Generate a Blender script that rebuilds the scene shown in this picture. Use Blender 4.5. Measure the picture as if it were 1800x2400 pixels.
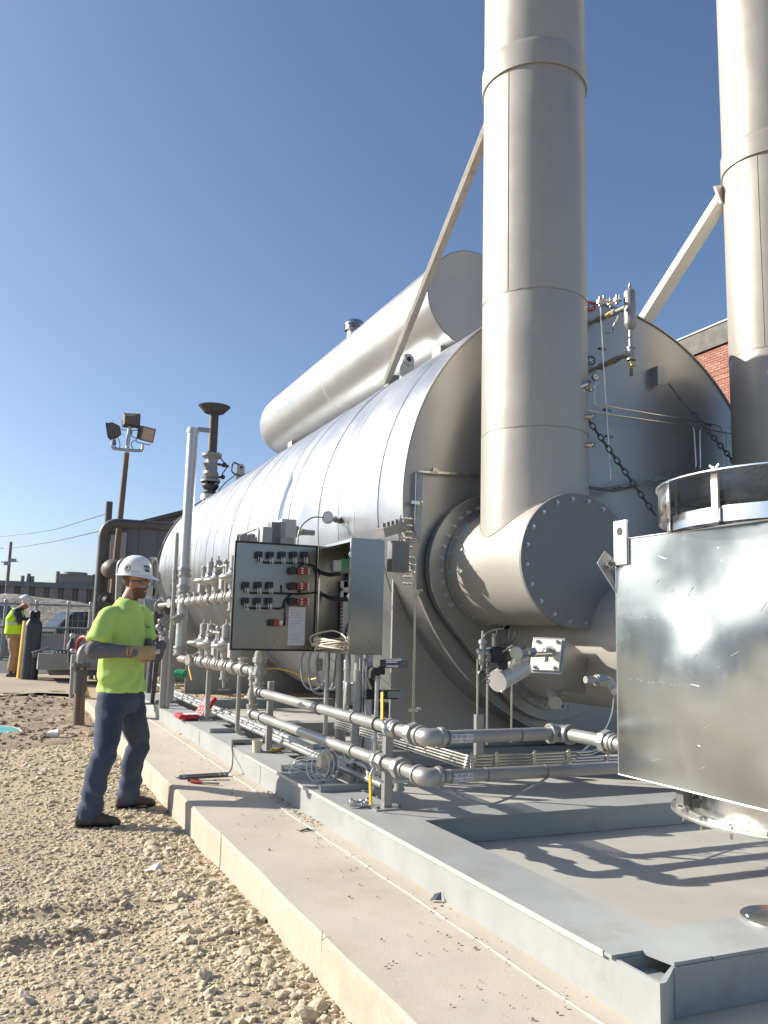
import bpy, bmesh, math, random
import numpy as np
from mathutils import Vector, Matrix, Quaternion
random.seed(7); RNG = np.random.default_rng(11)
for o in list(bpy.data.objects): bpy.data.objects.remove(o)
scene = bpy.context.scene
COL = scene.collection
R = math.radians

# ------------------------------------------------------------------ camera
CAM_H = 1.37
F_PX, IW, IH = 1975.0, 1800.0, 2400.0
_ro, _pi, _ya = R(1.43), R(8.15), R(23.75)
FWD = Vector((math.sin(_ya)*math.cos(_pi), math.cos(_ya)*math.cos(_pi), math.sin(_pi)))
_r0 = Vector((math.cos(_ya), -math.sin(_ya), 0)); _u0 = _r0.cross(FWD)
RGT = _r0*math.cos(_ro) + _u0*math.sin(_ro)
UP = -_r0*math.sin(_ro) + _u0*math.cos(_ro)
cam_d = bpy.data.cameras.new('camera'); cam = bpy.data.objects.new('camera', cam_d); COL.objects.link(cam)
cam.matrix_world = Matrix(((RGT.x, UP.x, -FWD.x, 0), (RGT.y, UP.y, -FWD.y, 0), (RGT.z, UP.z, -FWD.z, CAM_H), (0, 0, 0, 1)))
cam_d.sensor_fit = 'VERTICAL'; cam_d.sensor_height = 24.0; cam_d.lens = F_PX/IH*24.0
cam_d.clip_start = 0.05; cam_d.clip_end = 2000
scene.camera = cam

# ------------------------------------------------------------------ light
SUN_AZ = R(-54); SUN_EL = R(27.5)
w = bpy.data.worlds.new('World'); scene.world = w; w.use_nodes = True
nt = w.node_tree; bg = nt.nodes['Background']
sky = nt.nodes.new('ShaderNodeTexSky'); sky.sky_type = 'NISHITA'; sky.sun_disc = False
sky.sun_elevation = SUN_EL; sky.sun_rotation = SUN_AZ; sky.altitude = 0
sky.air_density = 0.8; sky.dust_density = 1.5; sky.ozone_density = 3.0
nt.links.new(sky.outputs[0], bg.inputs[0]); bg.inputs[1].default_value = 0.092
sd = bpy.data.lights.new('sun', 'SUN'); sun = bpy.data.objects.new('sun', sd); COL.objects.link(sun)
sd.energy = 4.5; sd.angle = R(0.53); sd.color = (1.0, 0.93, 0.82)
SDIR = Vector((math.sin(SUN_AZ)*math.cos(SUN_EL), math.cos(SUN_AZ)*math.cos(SUN_EL), math.sin(SUN_EL)))
sun.rotation_euler = SDIR.to_track_quat('Z', 'Y').to_euler()
scene.view_settings.view_transform = 'Standard'; scene.view_settings.look = 'None'
scene.view_settings.gamma = 1.0; scene.view_settings.exposure = 0.88
scene.view_settings.use_curve_mapping = False
scene.cycles.max_bounces = 8; scene.cycles.glossy_bounces = 4
scene.cycles.caustics_reflective = True; scene.cycles.blur_glossy = 1.0
scene.cycles.use_denoising = True

# survey: a photo pixel and one known coordinate give the point in the place
def P(x, y, X=None, Y=None, Z=None):
    d = FWD + RGT*((x-IW/2)/F_PX) - UP*((y-IH/2)/F_PX)
    if X is not None: t = X/d.x
    elif Y is not None: t = Y/d.y
    else: t = (Z-CAM_H)/d.z
    return Vector((0, 0, CAM_H)) + d*t

# ------------------------------------------------------------------ materials
def mat(name, col, rough=.5, metal=0., var=.1, vscale=3., bump=0., bscale=60., rvar=.08, stain=None, sscale=1.5, samt=.5, srough=None, wave=0., wscale=2., alpha=None, transm=0., stretch=None, btype='noise', emit=None):
    m = bpy.data.materials.new(name); m.use_nodes = True
    n = m.node_tree.nodes; l = m.node_tree.links; b = n['Principled BSDF']
    tc = n.new('ShaderNodeTexCoord'); src = tc.outputs['Object']
    if stretch:
        mp = n.new('ShaderNodeMapping'); mp.inputs['Scale'].default_value = stretch
        l.new(src, mp.inputs[0]); vec = mp.outputs[0]
    else: vec = src
    no = n.new('ShaderNodeTexNoise'); no.inputs['Scale'].default_value = vscale; no.inputs['Detail'].default_value = 7; no.inputs['Roughness'].default_value = .62
    l.new(vec, no.inputs['Vector'])
    c = Vector(col[:3])
    mx = n.new('ShaderNodeMix'); mx.data_type = 'RGBA'
    mr = n.new('ShaderNodeMapRange'); mr.inputs[1].default_value = .28; mr.inputs[2].default_value = .72
    l.new(no.outputs['Fac'], mr.inputs[0]); l.new(mr.outputs[0], mx.inputs['Factor'])
    mx.inputs['A'].default_value = (*[max(0, k*(1-var)) for k in c], 1); mx.inputs['B'].default_value = (*[min(1, k*(1+var)) for k in c], 1)
    out = mx.outputs['Result']
    if stain:
        n2 = n.new('ShaderNodeTexNoise'); n2.inputs['Scale'].default_value = sscale; n2.inputs['Detail'].default_value = 9; n2.inputs['Roughness'].default_value = .7
        l.new(src, n2.inputs['Vector'])
        r2 = n.new('ShaderNodeMapRange'); r2.inputs[1].default_value = .52; r2.inputs[2].default_value = .72; r2.inputs[4].default_value = samt
        l.new(n2.outputs['Fac'], r2.inputs[0])
        m2 = n.new('ShaderNodeMix'); m2.data_type = 'RGBA'; l.new(r2.outputs[0], m2.inputs['Factor'])
        l.new(out, m2.inputs['A']); m2.inputs['B'].default_value = (*stain, 1); out = m2.outputs['Result']
    l.new(out, b.inputs['Base Color'])
    rr = n.new('ShaderNodeMapRange'); rr.inputs[1].default_value = .3; rr.inputs[2].default_value = .7
    rr.inputs[3].default_value = max(.02, rough-rvar); rr.inputs[4].default_value = min(1, rough+rvar)
    l.new(no.outputs['Fac'], rr.inputs[0]); rout = rr.outputs[0]
    if srough is not None and stain:
        m3 = n.new('ShaderNodeMix'); m3.data_type = 'FLOAT'; l.new(r2.outputs[0], m3.inputs['Factor']); l.new(rout, m3.inputs['A']); m3.inputs['B'].default_value = srough; rout = m3.outputs['Result']
    l.new(rout, b.inputs['Roughness'])
    b.inputs['Metallic'].default_value = metal
    if bump:
        bn = n.new('ShaderNodeBump'); bn.inputs['Strength'].default_value = 1.0; bn.inputs['Distance'].default_value = bump
        if btype == 'noise':
            t = n.new('ShaderNodeTexNoise'); t.inputs['Detail'].default_value = 5; t.inputs['Roughness'].default_value = .6; h = t.outputs['Fac']
        else:
            t = n.new('ShaderNodeTexVoronoi'); h = t.outputs['Distance']
        t.inputs['Scale'].default_value = bscale; l.new(src, t.inputs['Vector'])
        l.new(h, bn.inputs['Height']); l.new(bn.outputs[0], b.inputs['Normal'])
    if wave:
        wn = n.new('ShaderNodeTexNoise'); wn.inputs['Scale'].default_value = wscale; wn.inputs['Detail'].default_value = 1.5; l.new(src, wn.inputs['Vector'])
        wb_ = n.new('ShaderNodeBump'); wb_.inputs['Distance'].default_value = wave; l.new(wn.outputs['Fac'], wb_.inputs['Height'])
        if bump: l.new(wb_.outputs[0], bn.inputs['Normal'])
        else: l.new(wb_.outputs[0], b.inputs['Normal'])
    if transm: b.inputs['Transmission Weight'].default_value = transm
    if alpha is not None: b.inputs['Alpha'].default_value = alpha
    return m

M = {}
def defm(key, *a, **k): M[key] = mat(key, *a, **k)
defm('gravel_dirt', (.42, .335, .22), .95, var=.28, vscale=9, bump=.012, bscale=38, stain=(.27, .215, .145), sscale=.9, samt=.55)
defm('stone', (.52, .44, .31), .9, var=.3, vscale=16, bump=.004, bscale=60)
defm('mud', (.29, .22, .15), .95, var=.3, vscale=5, bump=.03, bscale=12, stain=(.3, .23, .15), sscale=2, samt=.5)
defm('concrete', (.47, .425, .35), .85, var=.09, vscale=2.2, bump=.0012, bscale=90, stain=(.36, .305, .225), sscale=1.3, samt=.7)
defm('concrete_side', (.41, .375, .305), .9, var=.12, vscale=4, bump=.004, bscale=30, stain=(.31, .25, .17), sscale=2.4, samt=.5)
defm('bay_concrete', (.40, .39, .36), .85, var=.1, vscale=1.6, bump=.001, bscale=60, stain=(.30, .29, .26), sscale=.9, samt=.6)
defm('caulk', (.42, .39, .33), .7, var=.15, vscale=20, bump=.004, bscale=50)
defm('asphalt', (.085, .085, .085), .9, var=.2, vscale=1.2, bump=.004, bscale=80)
defm('apron', (.36, .30, .225), .92, var=.15, vscale=.8, bump=.004, bscale=30, stain=(.22, .17, .11), sscale=.7, samt=.6)
defm('mound', (.27, .25, .21), .95, var=.35, vscale=1.6, bump=.12, bscale=3, stain=(.12, .12, .09), sscale=.6, samt=.6)
defm('jacket', (.47, .48, .495), .35, 1., var=.05, vscale=1.2, bump=.0011, bscale=120, rvar=.05, btype='voronoi', stain=(.47, .48, .49), sscale=2.2, samt=.4, wave=.010, wscale=2.2)
defm('silver', (.37, .37, .357), .42, .6, var=.05, vscale=3, bump=.0004, bscale=160, rvar=.06)
defm('silver_head', (.35, .348, .338), .36, .7, var=.05, vscale=1.2, bump=.0003, bscale=120, rvar=.05, stain=(.27, .268, .258), sscale=1.2, samt=.4)
defm('plate_grey', (.20, .198, .19), .5, .1, var=.07, vscale=2, stain=(.16, .158, .15), sscale=2.5, samt=.5, bump=.0003, bscale=90)
defm('drum_paint', (.45, .455, .455), .36, .7, var=.05, vscale=.9, rvar=.04, wave=.012, wscale=2, stain=(.40, .40, .39), sscale=2, samt=.4)
defm('stack_paint', (.40, .38, .34), .46, .25, var=.05, vscale=1.5, stretch=(1, 1, .25), stain=(.30, .285, .25), sscale=1.3, samt=.5, bump=.0004, bscale=90, wave=.025, wscale=1.7)
defm('weld', (.33, .30, .26), .6, .4, var=.3, vscale=30)
defm('lug_paint', (.52, .515, .49), .45, .3, var=.05, vscale=6)
defm('brace_steel', (.42, .40, .36), .6, .35, var=.12, vscale=5, stain=(.24, .21, .17), sscale=7, samt=.7)
defm('white_steel', (.66, .635, .57), .5, .1, var=.05, vscale=4)
defm('skid_paint', (.315, .33, .325), .6, .08, var=.07, vscale=2.5, stain=(.25, .235, .205), sscale=4.5, samt=.65, bump=.0008, bscale=45, wave=.006, wscale=4)
defm('dark_steel', (.18, .18, .18), .5, .6, var=.2, vscale=8)
defm('black', (.022, .022, .024), .5, 0, var=.2, vscale=8)
defm('rubber', (.03, .03, .03), .75)
defm('galv', (.52, .53, .54), .40, .85, var=.08, vscale=14, bump=.0003, bscale=100)
defm('stainless', (.29, .285, .265), .30, 1., var=.03, vscale=1.3, rvar=.03)
defm('stainless_clean', (.66, .65, .63), .22, 1., var=.04, vscale=4)
defm('tube_steel', (.62, .60, .55), .25, 1., var=.05)
defm('aluminium_box', (.60, .645, .65), .20, 1., var=.05, vscale=1.6, stretch=(1, 1, .35), rvar=.05, stain=(.60, .63, .63), sscale=2.6, samt=.5, srough=.36, wave=.020, wscale=1.8)
defm('aluminium', (.80, .80, .79), .24, 1., var=.05, vscale=5, rvar=.08)
defm('alu_plate', (.50, .49, .46), .38, .8, var=.07, vscale=8)
defm('brass', (.55, .40, .13), .35, .9)
defm('yellow', (.75, .47, .05), .5, var=.08, vscale=12)
defm('yellow_post', (.62, .42, .10), .55, var=.1, vscale=3)
defm('red', (.50, .025, .03), .45, var=.1)
defm('red_dull', (.30, .035, .03), .5, var=.15)
defm('green', (.02, .26, .13), .45, var=.1)
defm('green_relay', (.12, .36, .20), .5)
defm('paper', (.70, .70, .73), .8, var=.04, vscale=40)
defm('white_plastic', (.72, .72, .70), .5, var=.03)
defm('cream_wire', (.66, .58, .44), .6, var=.1)
defm('white_wire', (.66, .66, .62), .5, var=.05)
defm('conduit_dark', (.17, .20, .25), .4, .6, var=.15, vscale=7)
defm('grey_box', (.36, .365, .36), .5, .2, var=.05)
defm('relief_paint', (.085, .085, .082), .55, .4, var=.2, vscale=9)
defm('valve_grey', (.30, .305, .29), .5, .35, var=.1, vscale=10)
defm('rust_pole', (.20, .145, .105), .8, .1, var=.25, vscale=6, stretch=(1, 1, .3))
defm('lamp_body', (.13, .12, .105), .6, .2, var=.15)
defm('lamp_glass', (.45, .40, .30), .15, 0, var=.1)
defm('pipe_dark', (.12, .115, .11), .55, .3, var=.15, vscale=4)
defm('insul_pipe', (.13, .11, .095), .6, .1, var=.2, vscale=5)
defm('shed_wall', (.20, .205, .21), .7, .1, var=.06, vscale=1)
defm('added_wall', (.70, .78, .78), .7, var=.15, vscale=.4)
defm('shed_roof', (.11, .11, .112), .7, .1, var=.1)
defm('shed_trim', (.38, .36, .33), .6)
defm('sheet_pile', (.31, .275, .235), .8, .1, var=.2, vscale=.6, stretch=(1, 1, .2))
defm('far_roof', (.22, .225, .23), .7)
defm('wood_pole', (.19, .18, .165), .85, var=.2)
defm('brick_red', (.33, .15, .11), .9, var=.2, vscale=1.4, bump=.003, bscale=60)
defm('brick_pale', (.38, .20, .15), .9, var=.2, vscale=1.4, bump=.003, bscale=60)
defm('mortar', (.40, .33, .28), .95)
defm('parapet', (.055, .053, .048), .6, .2)
defm('canopy_white', (.62, .63, .65), .5)
defm('fence_galv', (.40, .40, .39), .5, .6)
defm('car_paint', (.55, .58, .62), .25, .2, var=.03)
defm('car_dark', (.035, .04, .05), .2)
defm('glass_dark', (.03, .04, .05), .08)
defm('skin', (.42, .225, .145), .55, var=.1, vscale=14, bump=.0006, bscale=150)
defm('beard', (.13, .075, .05), .85, var=.25, vscale=90)
defm('hivis', (.45, .66, .16), .8, var=.05, vscale=5, bump=.0012, bscale=140)
defm('hivis_vest', (.52, .86, .03), .75, var=.06, vscale=6)
defm('reflective', (.55, .57, .52), .4, .2)
defm('grey_sleeve', (.135, .13, .14), .85, var=.1, vscale=8, bump=.001, bscale=140)
defm('denim', (.045, .061, .097), .88, var=.3, vscale=6, bump=.001, bscale=200, stain=(.095, .12, .18), sscale=5, samt=.6)  # lit highlights of the cloth painted in as random paler blue patches
defm('boots', (.085, .065, .052), .7, var=.3, vscale=14, bump=.002, bscale=50)
defm('boot_sole', (.035, .03, .027), .8)
defm('tan_glove', (.36, .27, .15), .8, var=.15, vscale=20)
defm('grey_glove', (.11, .105, .10), .8, var=.2, vscale=20)
defm('helmet', (.80, .80, .78), .3, var=.02)
defm('sticker_dark', (.06, .05, .055), .5)
defm('khaki', (.33, .235, .15), .85, var=.15, vscale=6)
defm('navy', (.035, .04, .065), .8, var=.2)
defm('clear_lens', (.9, .92, .92), .05, transm=1.)
defm('gauge_face', (.72, .70, .55), .4)
defm('teal', (.16, .50, .45), .5)
defm('dark_joint', (.40, .345, .25), .9)
defm('wall_block', (.30, .30, .29), .9, var=.1)
defm('gas_cyl', (.06, .07, .075), .45, .2, var=.15)
# ------------------------------------------------------------------ mesh helpers
def V(*a): return Vector(a[0] if len(a) == 1 else a)
def basis(d):
    d = Vector(d).normalized()
    a = Vector((0, 0, 1)) if abs(d.z) < .95 else Vector((1, 0, 0))
    x = a.cross(d).normalized(); return x, d.cross(x), d

class MB:
    def __init__(s): s.v = []; s.f = []
    def add(s, vs, fs):
        o = len(s.v); s.v.extend([tuple(q) for q in vs]); s.f.extend([tuple(i+o for i in f) for f in fs]); return s
    def box(s, c, d, ax=None):
        c = Vector(c); X, Y, Z = ax if ax else (Vector((1, 0, 0)), Vector((0, 1, 0)), Vector((0, 0, 1)))
        vs = [c + X*(i*d[0]/2) + Y*(j*d[1]/2) + Z*(k*d[2]/2) for k in (-1, 1) for j in (-1, 1) for i in (-1, 1)]
        return s.add(vs, [(0, 2, 3, 1), (4, 5, 7, 6), (0, 1, 5, 4), (2, 6, 7, 3), (0, 4, 6, 2), (1, 3, 7, 5)])
    def bb(s, a, b):
        a, b = Vector(a), Vector(b); return s.box((a+b)/2, [abs(q) for q in (b-a)])
    def bar(s, a, b, wx, wy, up=(0, 0, 1)):
        a, b = Vector(a), Vector(b); d = (b-a); L = d.length; d.normalize()
        x = Vector(up).cross(d)
        if x.length < 1e-4: x = Vector((1, 0, 0))
        x.normalize(); y = d.cross(x)
        return s.box((a+b)/2, (wx, wy, L), (x, y, d))
    def lathe(s, a, d, prof, n=20, ph=0.):
        a = Vector(a); x, y, z = basis(d); vs = []; fs = []; idx = []
        for t, r in prof:
            if r < 1e-6: idx.append([len(vs)]); vs.append(a+z*t)
            else:
                idx.append(list(range(len(vs), len(vs)+n)))
                for i in range(n):
                    q = 2*math.pi*i/n+ph; vs.append(a+z*t+x*(r*math.cos(q))+y*(r*math.sin(q)))
        for p, q in zip(idx[:-1], idx[1:]):
            for i in range(n):
                j = (i+1) % n
                if len(p) == 1 and len(q) == 1: continue
                if len(p) == 1: fs.append((q[i], q[j], p[0]))
                elif len(q) == 1: fs.append((p[i], p[j], q[0]))
                else: fs.append((p[i], p[j], q[j], q[i]))
        return s.add(vs, fs)
    def cyl(s, a, b, r, r2=None, n=16, caps=True):
        a, b = Vector(a), Vector(b); L = (b-a).length; r2 = r if r2 is None else r2
        pr = [(0, r), (L, r2)]
        if caps: pr = [(0, 0)]+pr+[(L, 0)]
        return s.lathe(a, b-a, pr, n)
    def hexp(s, a, b, r): return s.cyl(a, b, r, n=6)
    def sph(s, c, r, n=14, m=8, d=(0, 0, 1)):
        return s.lathe(c, d, [(-r*math.cos(math.pi*i/m), r*math.sin(math.pi*i/m)) for i in range(m+1)], n)
    def tube(s, pts, r, n=8, bend=0., closed=False, caps=True, seg=5):
        pts = [Vector(p) for p in pts]
        if bend > 0 and len(pts) > 2:
            q = [pts[0]]
            for a, b, c in zip(pts[:-2], pts[1:-1], pts[2:]):
                u = (a-b); w_ = (c-b); L = min(bend, u.length*.48, w_.length*.48); u.normalize(); w_.normalize()
                p0, p1 = b+u*L, b+w_*L
                for k in range(seg+1):
                    t = k/seg; q.append(p0*(1-t)**2+b*2*t*(1-t)+p1*t*t)
            q.append(pts[-1]); pts = q
        m = len(pts); tang = []
        for i in range(m):
            if closed: t = pts[(i+1) % m]-pts[i-1]
            else: t = pts[min(i+1, m-1)]-pts[max(i-1, 0)]
            tang.append(t.normalized() if t.length > 1e-9 else Vector((0, 0, 1)))
        x, y, _ = basis(tang[0]); vs = []; fs = []
        for i in range(m):
            if i: 
                q = tang[i-1].rotation_difference(tang[i]); x = q @ x; y = q @ y
            rr = r[i] if isinstance(r, (list, tuple)) else r
            for k in range(n):
                t = 2*math.pi*k/n; vs.append(pts[i]+x*(rr*math.cos(t))+y*(rr*math.sin(t)))
        for i in range(m if closed else m-1):
            i2 = (i+1) % m
            for k in range(n):
                k2 = (k+1) % n; fs.append((i*n+k, i*n+k2, i2*n+k2, i2*n+k))
        if caps and not closed:
            fs.append(tuple(range(n))[::-1]); fs.append(tuple((m-1)*n+k for k in range(n)))
        return s.add(vs, fs)
    def ring(s, c, d, R_, r, n=24, m=8):
        x, y, z = basis(d); c = Vector(c)
        return s.tube([c+x*(R_*math.cos(2*math.pi*i/n))+y*(R_*math.sin(2*math.pi*i/n)) for i in range(n)], r, m, closed=True)
    def prism(s, poly, vec):
        poly = [Vector(p) for p in poly]; vec = Vector(vec); n = len(poly)
        vs = poly+[p+vec for p in poly]
        return s.add(vs, [tuple(range(n))[::-1], tuple(range(n, 2*n))]+[(i, (i+1) % n, (i+1) % n+n, i+n) for i in range(n)])
    def loft(s, rings, caps=True):
        n = len(rings[0]); vs = [p for r_ in rings for p in r_]; fs = []
        for i in range(len(rings)-1):
            for k in range(n):
                k2 = (k+1) % n; fs.append((i*n+k, i*n+k2, (i+1)*n+k2, (i+1)*n+k))
        if caps: fs += [tuple(range(n))[::-1], tuple((len(rings)-1)*n+k for k in range(n))]
        return s.add(vs, fs)
    def mesh(s, name, off=(0, 0, 0), m=None, smooth=35):
        me = bpy.data.meshes.new(name); o = Vector(off)
        me.from_pydata([(q[0]-o.x, q[1]-o.y, q[2]-o.z) for q in s.v], [], s.f)
        bm = bmesh.new(); bm.from_mesh(me); bmesh.ops.recalc_face_normals(bm, faces=bm.faces); bm.to_mesh(me); bm.free()
        if m: me.materials.append(M[m] if isinstance(m, str) else m)
        if smooth:
            me.polygons.foreach_set('use_smooth', [True]*len(me.polygons)); me.set_sharp_from_angle(angle=R(smooth))
        return me
    def build(s, name, m, parent=None, smooth=35, bevel=0, label=None):
        me = s.mesh(name, org(parent), m, smooth); return link(name, me, parent, bevel, label)

def org(o):
    while o is not None and o.parent is not None: o = o.parent
    return o.location if o is not None else Vector((0, 0, 0))
def link(name, me, parent=None, bevel=0, label=None, M4=None):
    o = bpy.data.objects.new(name, me); COL.objects.link(o)
    if parent is not None: o.parent = parent
    if M4 is not None:
        o.matrix_local = Matrix.Translation(-org(parent)) @ M4 if parent is not None else M4
    if bevel:
        b = o.modifiers.new('bevel', 'BEVEL'); b.width = bevel; b.segments = 2; b.limit_method = 'ANGLE'; b.angle_limit = R(40); b.harden_normals = False
    if label: o['label'] = label
    return o
def thing(name, label, cat, loc, group=None):
    o = bpy.data.objects.new(name, None); COL.objects.link(o); o.location = Vector(loc); o.empty_display_size = .1
    o['label'] = label; o['category'] = cat
    if group: o['group'] = group
    return o
def tag(o, label, cat, group=None):
    o['label'] = label; o['category'] = cat
    if group: o['group'] = group
    return o
def struct(o, kind='structure', label=None):
    o['kind'] = kind
    if label: o['label'] = label
    return o
def dup(root, loc, label=None):
    def cp(o, par):
        c = o.copy(); COL.objects.link(c)
        if par is not None: c.parent = par
        for ch in o.children: cp(ch, c)
        return c
    r = cp(root, None); r.location = Vector(loc)
    if label: r['label'] = label
    return r
def frame_m(p, d, roll=0):
    x, y, z = basis(d); m = Matrix(((x.x, y.x, z.x, p[0]), (x.y, y.y, z.y, p[1]), (x.z, y.z, z.z, p[2]), (0, 0, 0, 1)))
    return m @ Matrix.Rotation(roll, 4, 'Z') if roll else m
_hash = np.random.default_rng(3).random((256, 256))
def vnoise(x, y):
    x = np.asarray(x, float); y = np.asarray(y, float)
    xi = np.floor(x).astype(int); yi = np.floor(y).astype(int); fx = x-xi; fy = y-yi
    fx = fx*fx*(3-2*fx); fy = fy*fy*(3-2*fy); h = lambda a, b: _hash[a % 256, b % 256]
    return (h(xi, yi)*(1-fx)+h(xi+1, yi)*fx)*(1-fy)+(h(xi, yi+1)*(1-fx)+h(xi+1, yi+1)*fx)*fy
def fbm(x, y, o=4):
    s = 0; a = .5
    for k in range(o): s = s+a*(vnoise(x*2**k+17*k, y*2**k+5*k)-.5); a *= .5
    return s
def from_np(name, v, f, m, smooth=False, parent=None):
    me = bpy.data.meshes.new(name); nv, nf = len(v), len(f); k = f.shape[1]
    me.vertices.add(nv); me.vertices.foreach_set('co', v.astype(np.float32).ravel())
    me.loops.add(nf*k); me.loops.foreach_set('vertex_index', f.astype(np.int32).ravel())
    me.polygons.add(nf); me.polygons.foreach_set('loop_start', np.arange(0, nf*k, k, dtype=np.int32))
    me.update(calc_edges=True); me.validate(); me.materials.append(M[m])
    me.polygons.foreach_set('use_smooth', np.full(nf, smooth)); me.update()
    return link(name, me, parent)
def grid(name, xs, ys, zf, m, smooth=True):
    X, Y = np.meshgrid(xs, ys); Z = zf(X, Y); v = np.stack([X, Y, Z], -1).reshape(-1, 3)
    nx, ny = len(xs), len(ys); i = np.arange(nx*ny).reshape(ny, nx)
    f = np.stack([i[:-1, :-1], i[:-1, 1:], i[1:, 1:], i[1:, :-1]], -1).reshape(-1, 4)
    return from_np(name, v, f, m, smooth)
def text_mesh(txt, size, name='text'):
    cu = bpy.data.curves.new(name, 'FONT'); cu.body = txt; cu.size = size; cu.align_x = 'CENTER'; cu.align_y = 'CENTER'; cu.space_line = .95
    o = bpy.data.objects.new(name, cu); COL.objects.link(o); bpy.context.view_layer.update()
    me = bpy.data.meshes.new_from_object(o.evaluated_get(bpy.context.evaluated_depsgraph_get()))
    bpy.data.objects.remove(o); return me
def smoothcurve(pts, n=8):
    pts = [Vector(p) for p in pts]; out = []
    q = [pts[0]*2-pts[1]]+pts+[pts[-1]*2-pts[-2]]
    for i in range(1, len(q)-2):
        a, b, c, d = q[i-1:i+3]
        for k in range(n):
            t = k/n; out.append(.5*((2*b)+(c-a)*t+(2*a-5*b+4*c-d)*t*t+(3*b-a-3*c+d)*t**3))
    out.append(pts[-1]); return out
# ------------------------------------------------------------------ ground
PAD_X, PAD_Z, SK_Z, SK_X, BAY_Z = 1.24, .175, .348, 1.90, .205
def base_z(x, y): return np.clip(np.asarray(y, float)-10, 0, 14)*.016
def ground_z(x, y):
    x = np.asarray(x, float); y = np.asarray(y, float)
    near = np.clip((30-y)/15, 0, 1)
    z = base_z(x, y)+near*(.07*fbm(x*.9, y*.9, 3)+.035*fbm(x*4+40, y*4, 3)+.014*fbm(x*17+9, y*17, 2))
    mudz = np.clip((y-10.2)/2, 0, 1)*np.clip((16.5-y)/2, 0, 1)*np.clip((1.6-x)/1., 0, 1)
    z = z+mudz*.16*fbm(x*1.6+7, y*1.6+3, 4)
    for (dx, k, wd, dp) in ((4.62, -.16, .06, .028), (4.08, .10, .08, .03)):
        d = (y-(dx+k*(x+.2)))/wd; z = z-dp*np.exp(-d*d)*np.clip((1.0-x)/.5, 0, 1)+dp*.6*np.exp(-((d-1.6)**2))*np.clip((1.0-x)/.5, 0, 1)
    return z-.012*np.clip((x-1.0)/.2, 0, 1)-3.0*np.clip((y-300)/600, 0, 1)
def axis_pts(segs):
    out = []
    for a, b, st in segs: out += list(np.arange(a, b, st))
    return np.array(out+[segs[-1][1]])
gx = axis_pts([(-400, -40, 60), (-40, -8, 4), (-8, -3, .5), (-3, 1.3, .035), (1.3, 3.2, .38), (3.2, 12, 2), (12, 60, 8), (60, 400, 60)])
gy = axis_pts([(-300, -20, 60), (-20, 0, 4), (0, 2, .4), (2, 8, .035), (8, 17, .1), (17, 30, .8), (30, 60, 5), (60, 900, 80)])
struct(grid('ground', gx, gy, ground_z, 'gravel_dirt'), label='pale dirt and gravel ground')
sx = axis_pts([(-80, -6, 2), (-6, 40, 1.5)]); 
struct(grid('asphalt_yard', sx, axis_pts([(21.5, 60, 1.2)]), lambda X, Y: base_z(X, Y)+.055, 'asphalt'), label='grey asphalt yard beyond the dirt')
struct(grid('added_asphalt', axis_pts([(-80, -15, 1.5)]), axis_pts([(-30, 21.4, 1.2)]), lambda X, Y: base_z(X, Y)+.06, 'asphalt'), label='grey asphalt added out of view left of the gravel for the polished box to mirror')  # unseen dark sheet added to darken the ground mirrored in the polished box
def apz(X, Y): return base_z(X, Y)+.05
ap_poly = []
v = []; f = []
cols = np.linspace(0, 1, 14)
for i, t in enumerate(cols):
    x = -9+10.4*t; y0 = 16.9-.9*t+.35*math.sin(x*1.7)+.2*math.sin(x*4.1); y1 = 21.5
    for k in range(4):
        y = y0+(y1-y0)*k/3; v.append((x, y, float(apz(x, y))+.008*math.sin(x*2+k)))
for i in range(13):
    for k in range(3): f.append((i*4+k, (i+1)*4+k, (i+1)*4+k+1, i*4+k+1))
struct(from_np('dirt_apron', np.array(v), np.array(f), 'apron', True), label='flat sandy concrete apron')
# brown mud sheet
def mudz(X, Y): return ground_z(X, Y)+.012+.05*fbm(X*3+4, Y*3, 3)-.10*np.clip(np.abs((X+1.5)/3.2)**4+np.abs((Y-13.4)/3.1)**4-.7+.5*fbm(X*1.5, Y*1.5, 3), 0, 1)
struct(grid('mud_patch', np.arange(-5.4, 1.25, .07), np.arange(9.8, 17.2, .07), mudz, 'mud'), label='rutted brown mud behind the worker')

# gravel: loose stones, nobody could count them
def ico():
    t = (1+5**.5)/2
    v = np.array([(-1, t, 0), (1, t, 0), (-1, -t, 0), (1, -t, 0), (0, -1, t), (0, 1, t), (0, -1, -t), (0, 1, -t), (t, 0, -1), (t, 0, 1), (-t, 0, -1), (-t, 0, 1)], float)
    v /= np.linalg.norm(v[0])
    f = np.array([(0, 11, 5), (0, 5, 1), (0, 1, 7), (0, 7, 10), (0, 10, 11), (1, 5, 9), (5, 11, 4), (11, 10, 2), (10, 7, 6), (7, 1, 8), (3, 9, 4), (3, 4, 2), (3, 2, 6), (3, 6, 8), (3, 8, 9), (4, 9, 5), (2, 4, 11), (6, 2, 10), (8, 6, 7), (9, 8, 1)])
    return v, f
def ico2():
    v, f = ico(); v = list(map(tuple, v)); cache = {}; nf = []
    def mid(a, b):
        k = (min(a, b), max(a, b))
        if k not in cache:
            q = np.array(v[a])+np.array(v[b]); q /= np.linalg.norm(q); v.append(tuple(q)); cache[k] = len(v)-1
        return cache[k]
    for a, b, c in f:
        x, y, z = mid(a, b), mid(b, c), mid(c, a); nf += [(a, x, z), (b, y, x), (c, z, y), (x, y, z)]
    return np.array(v), np.array(nf)
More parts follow.
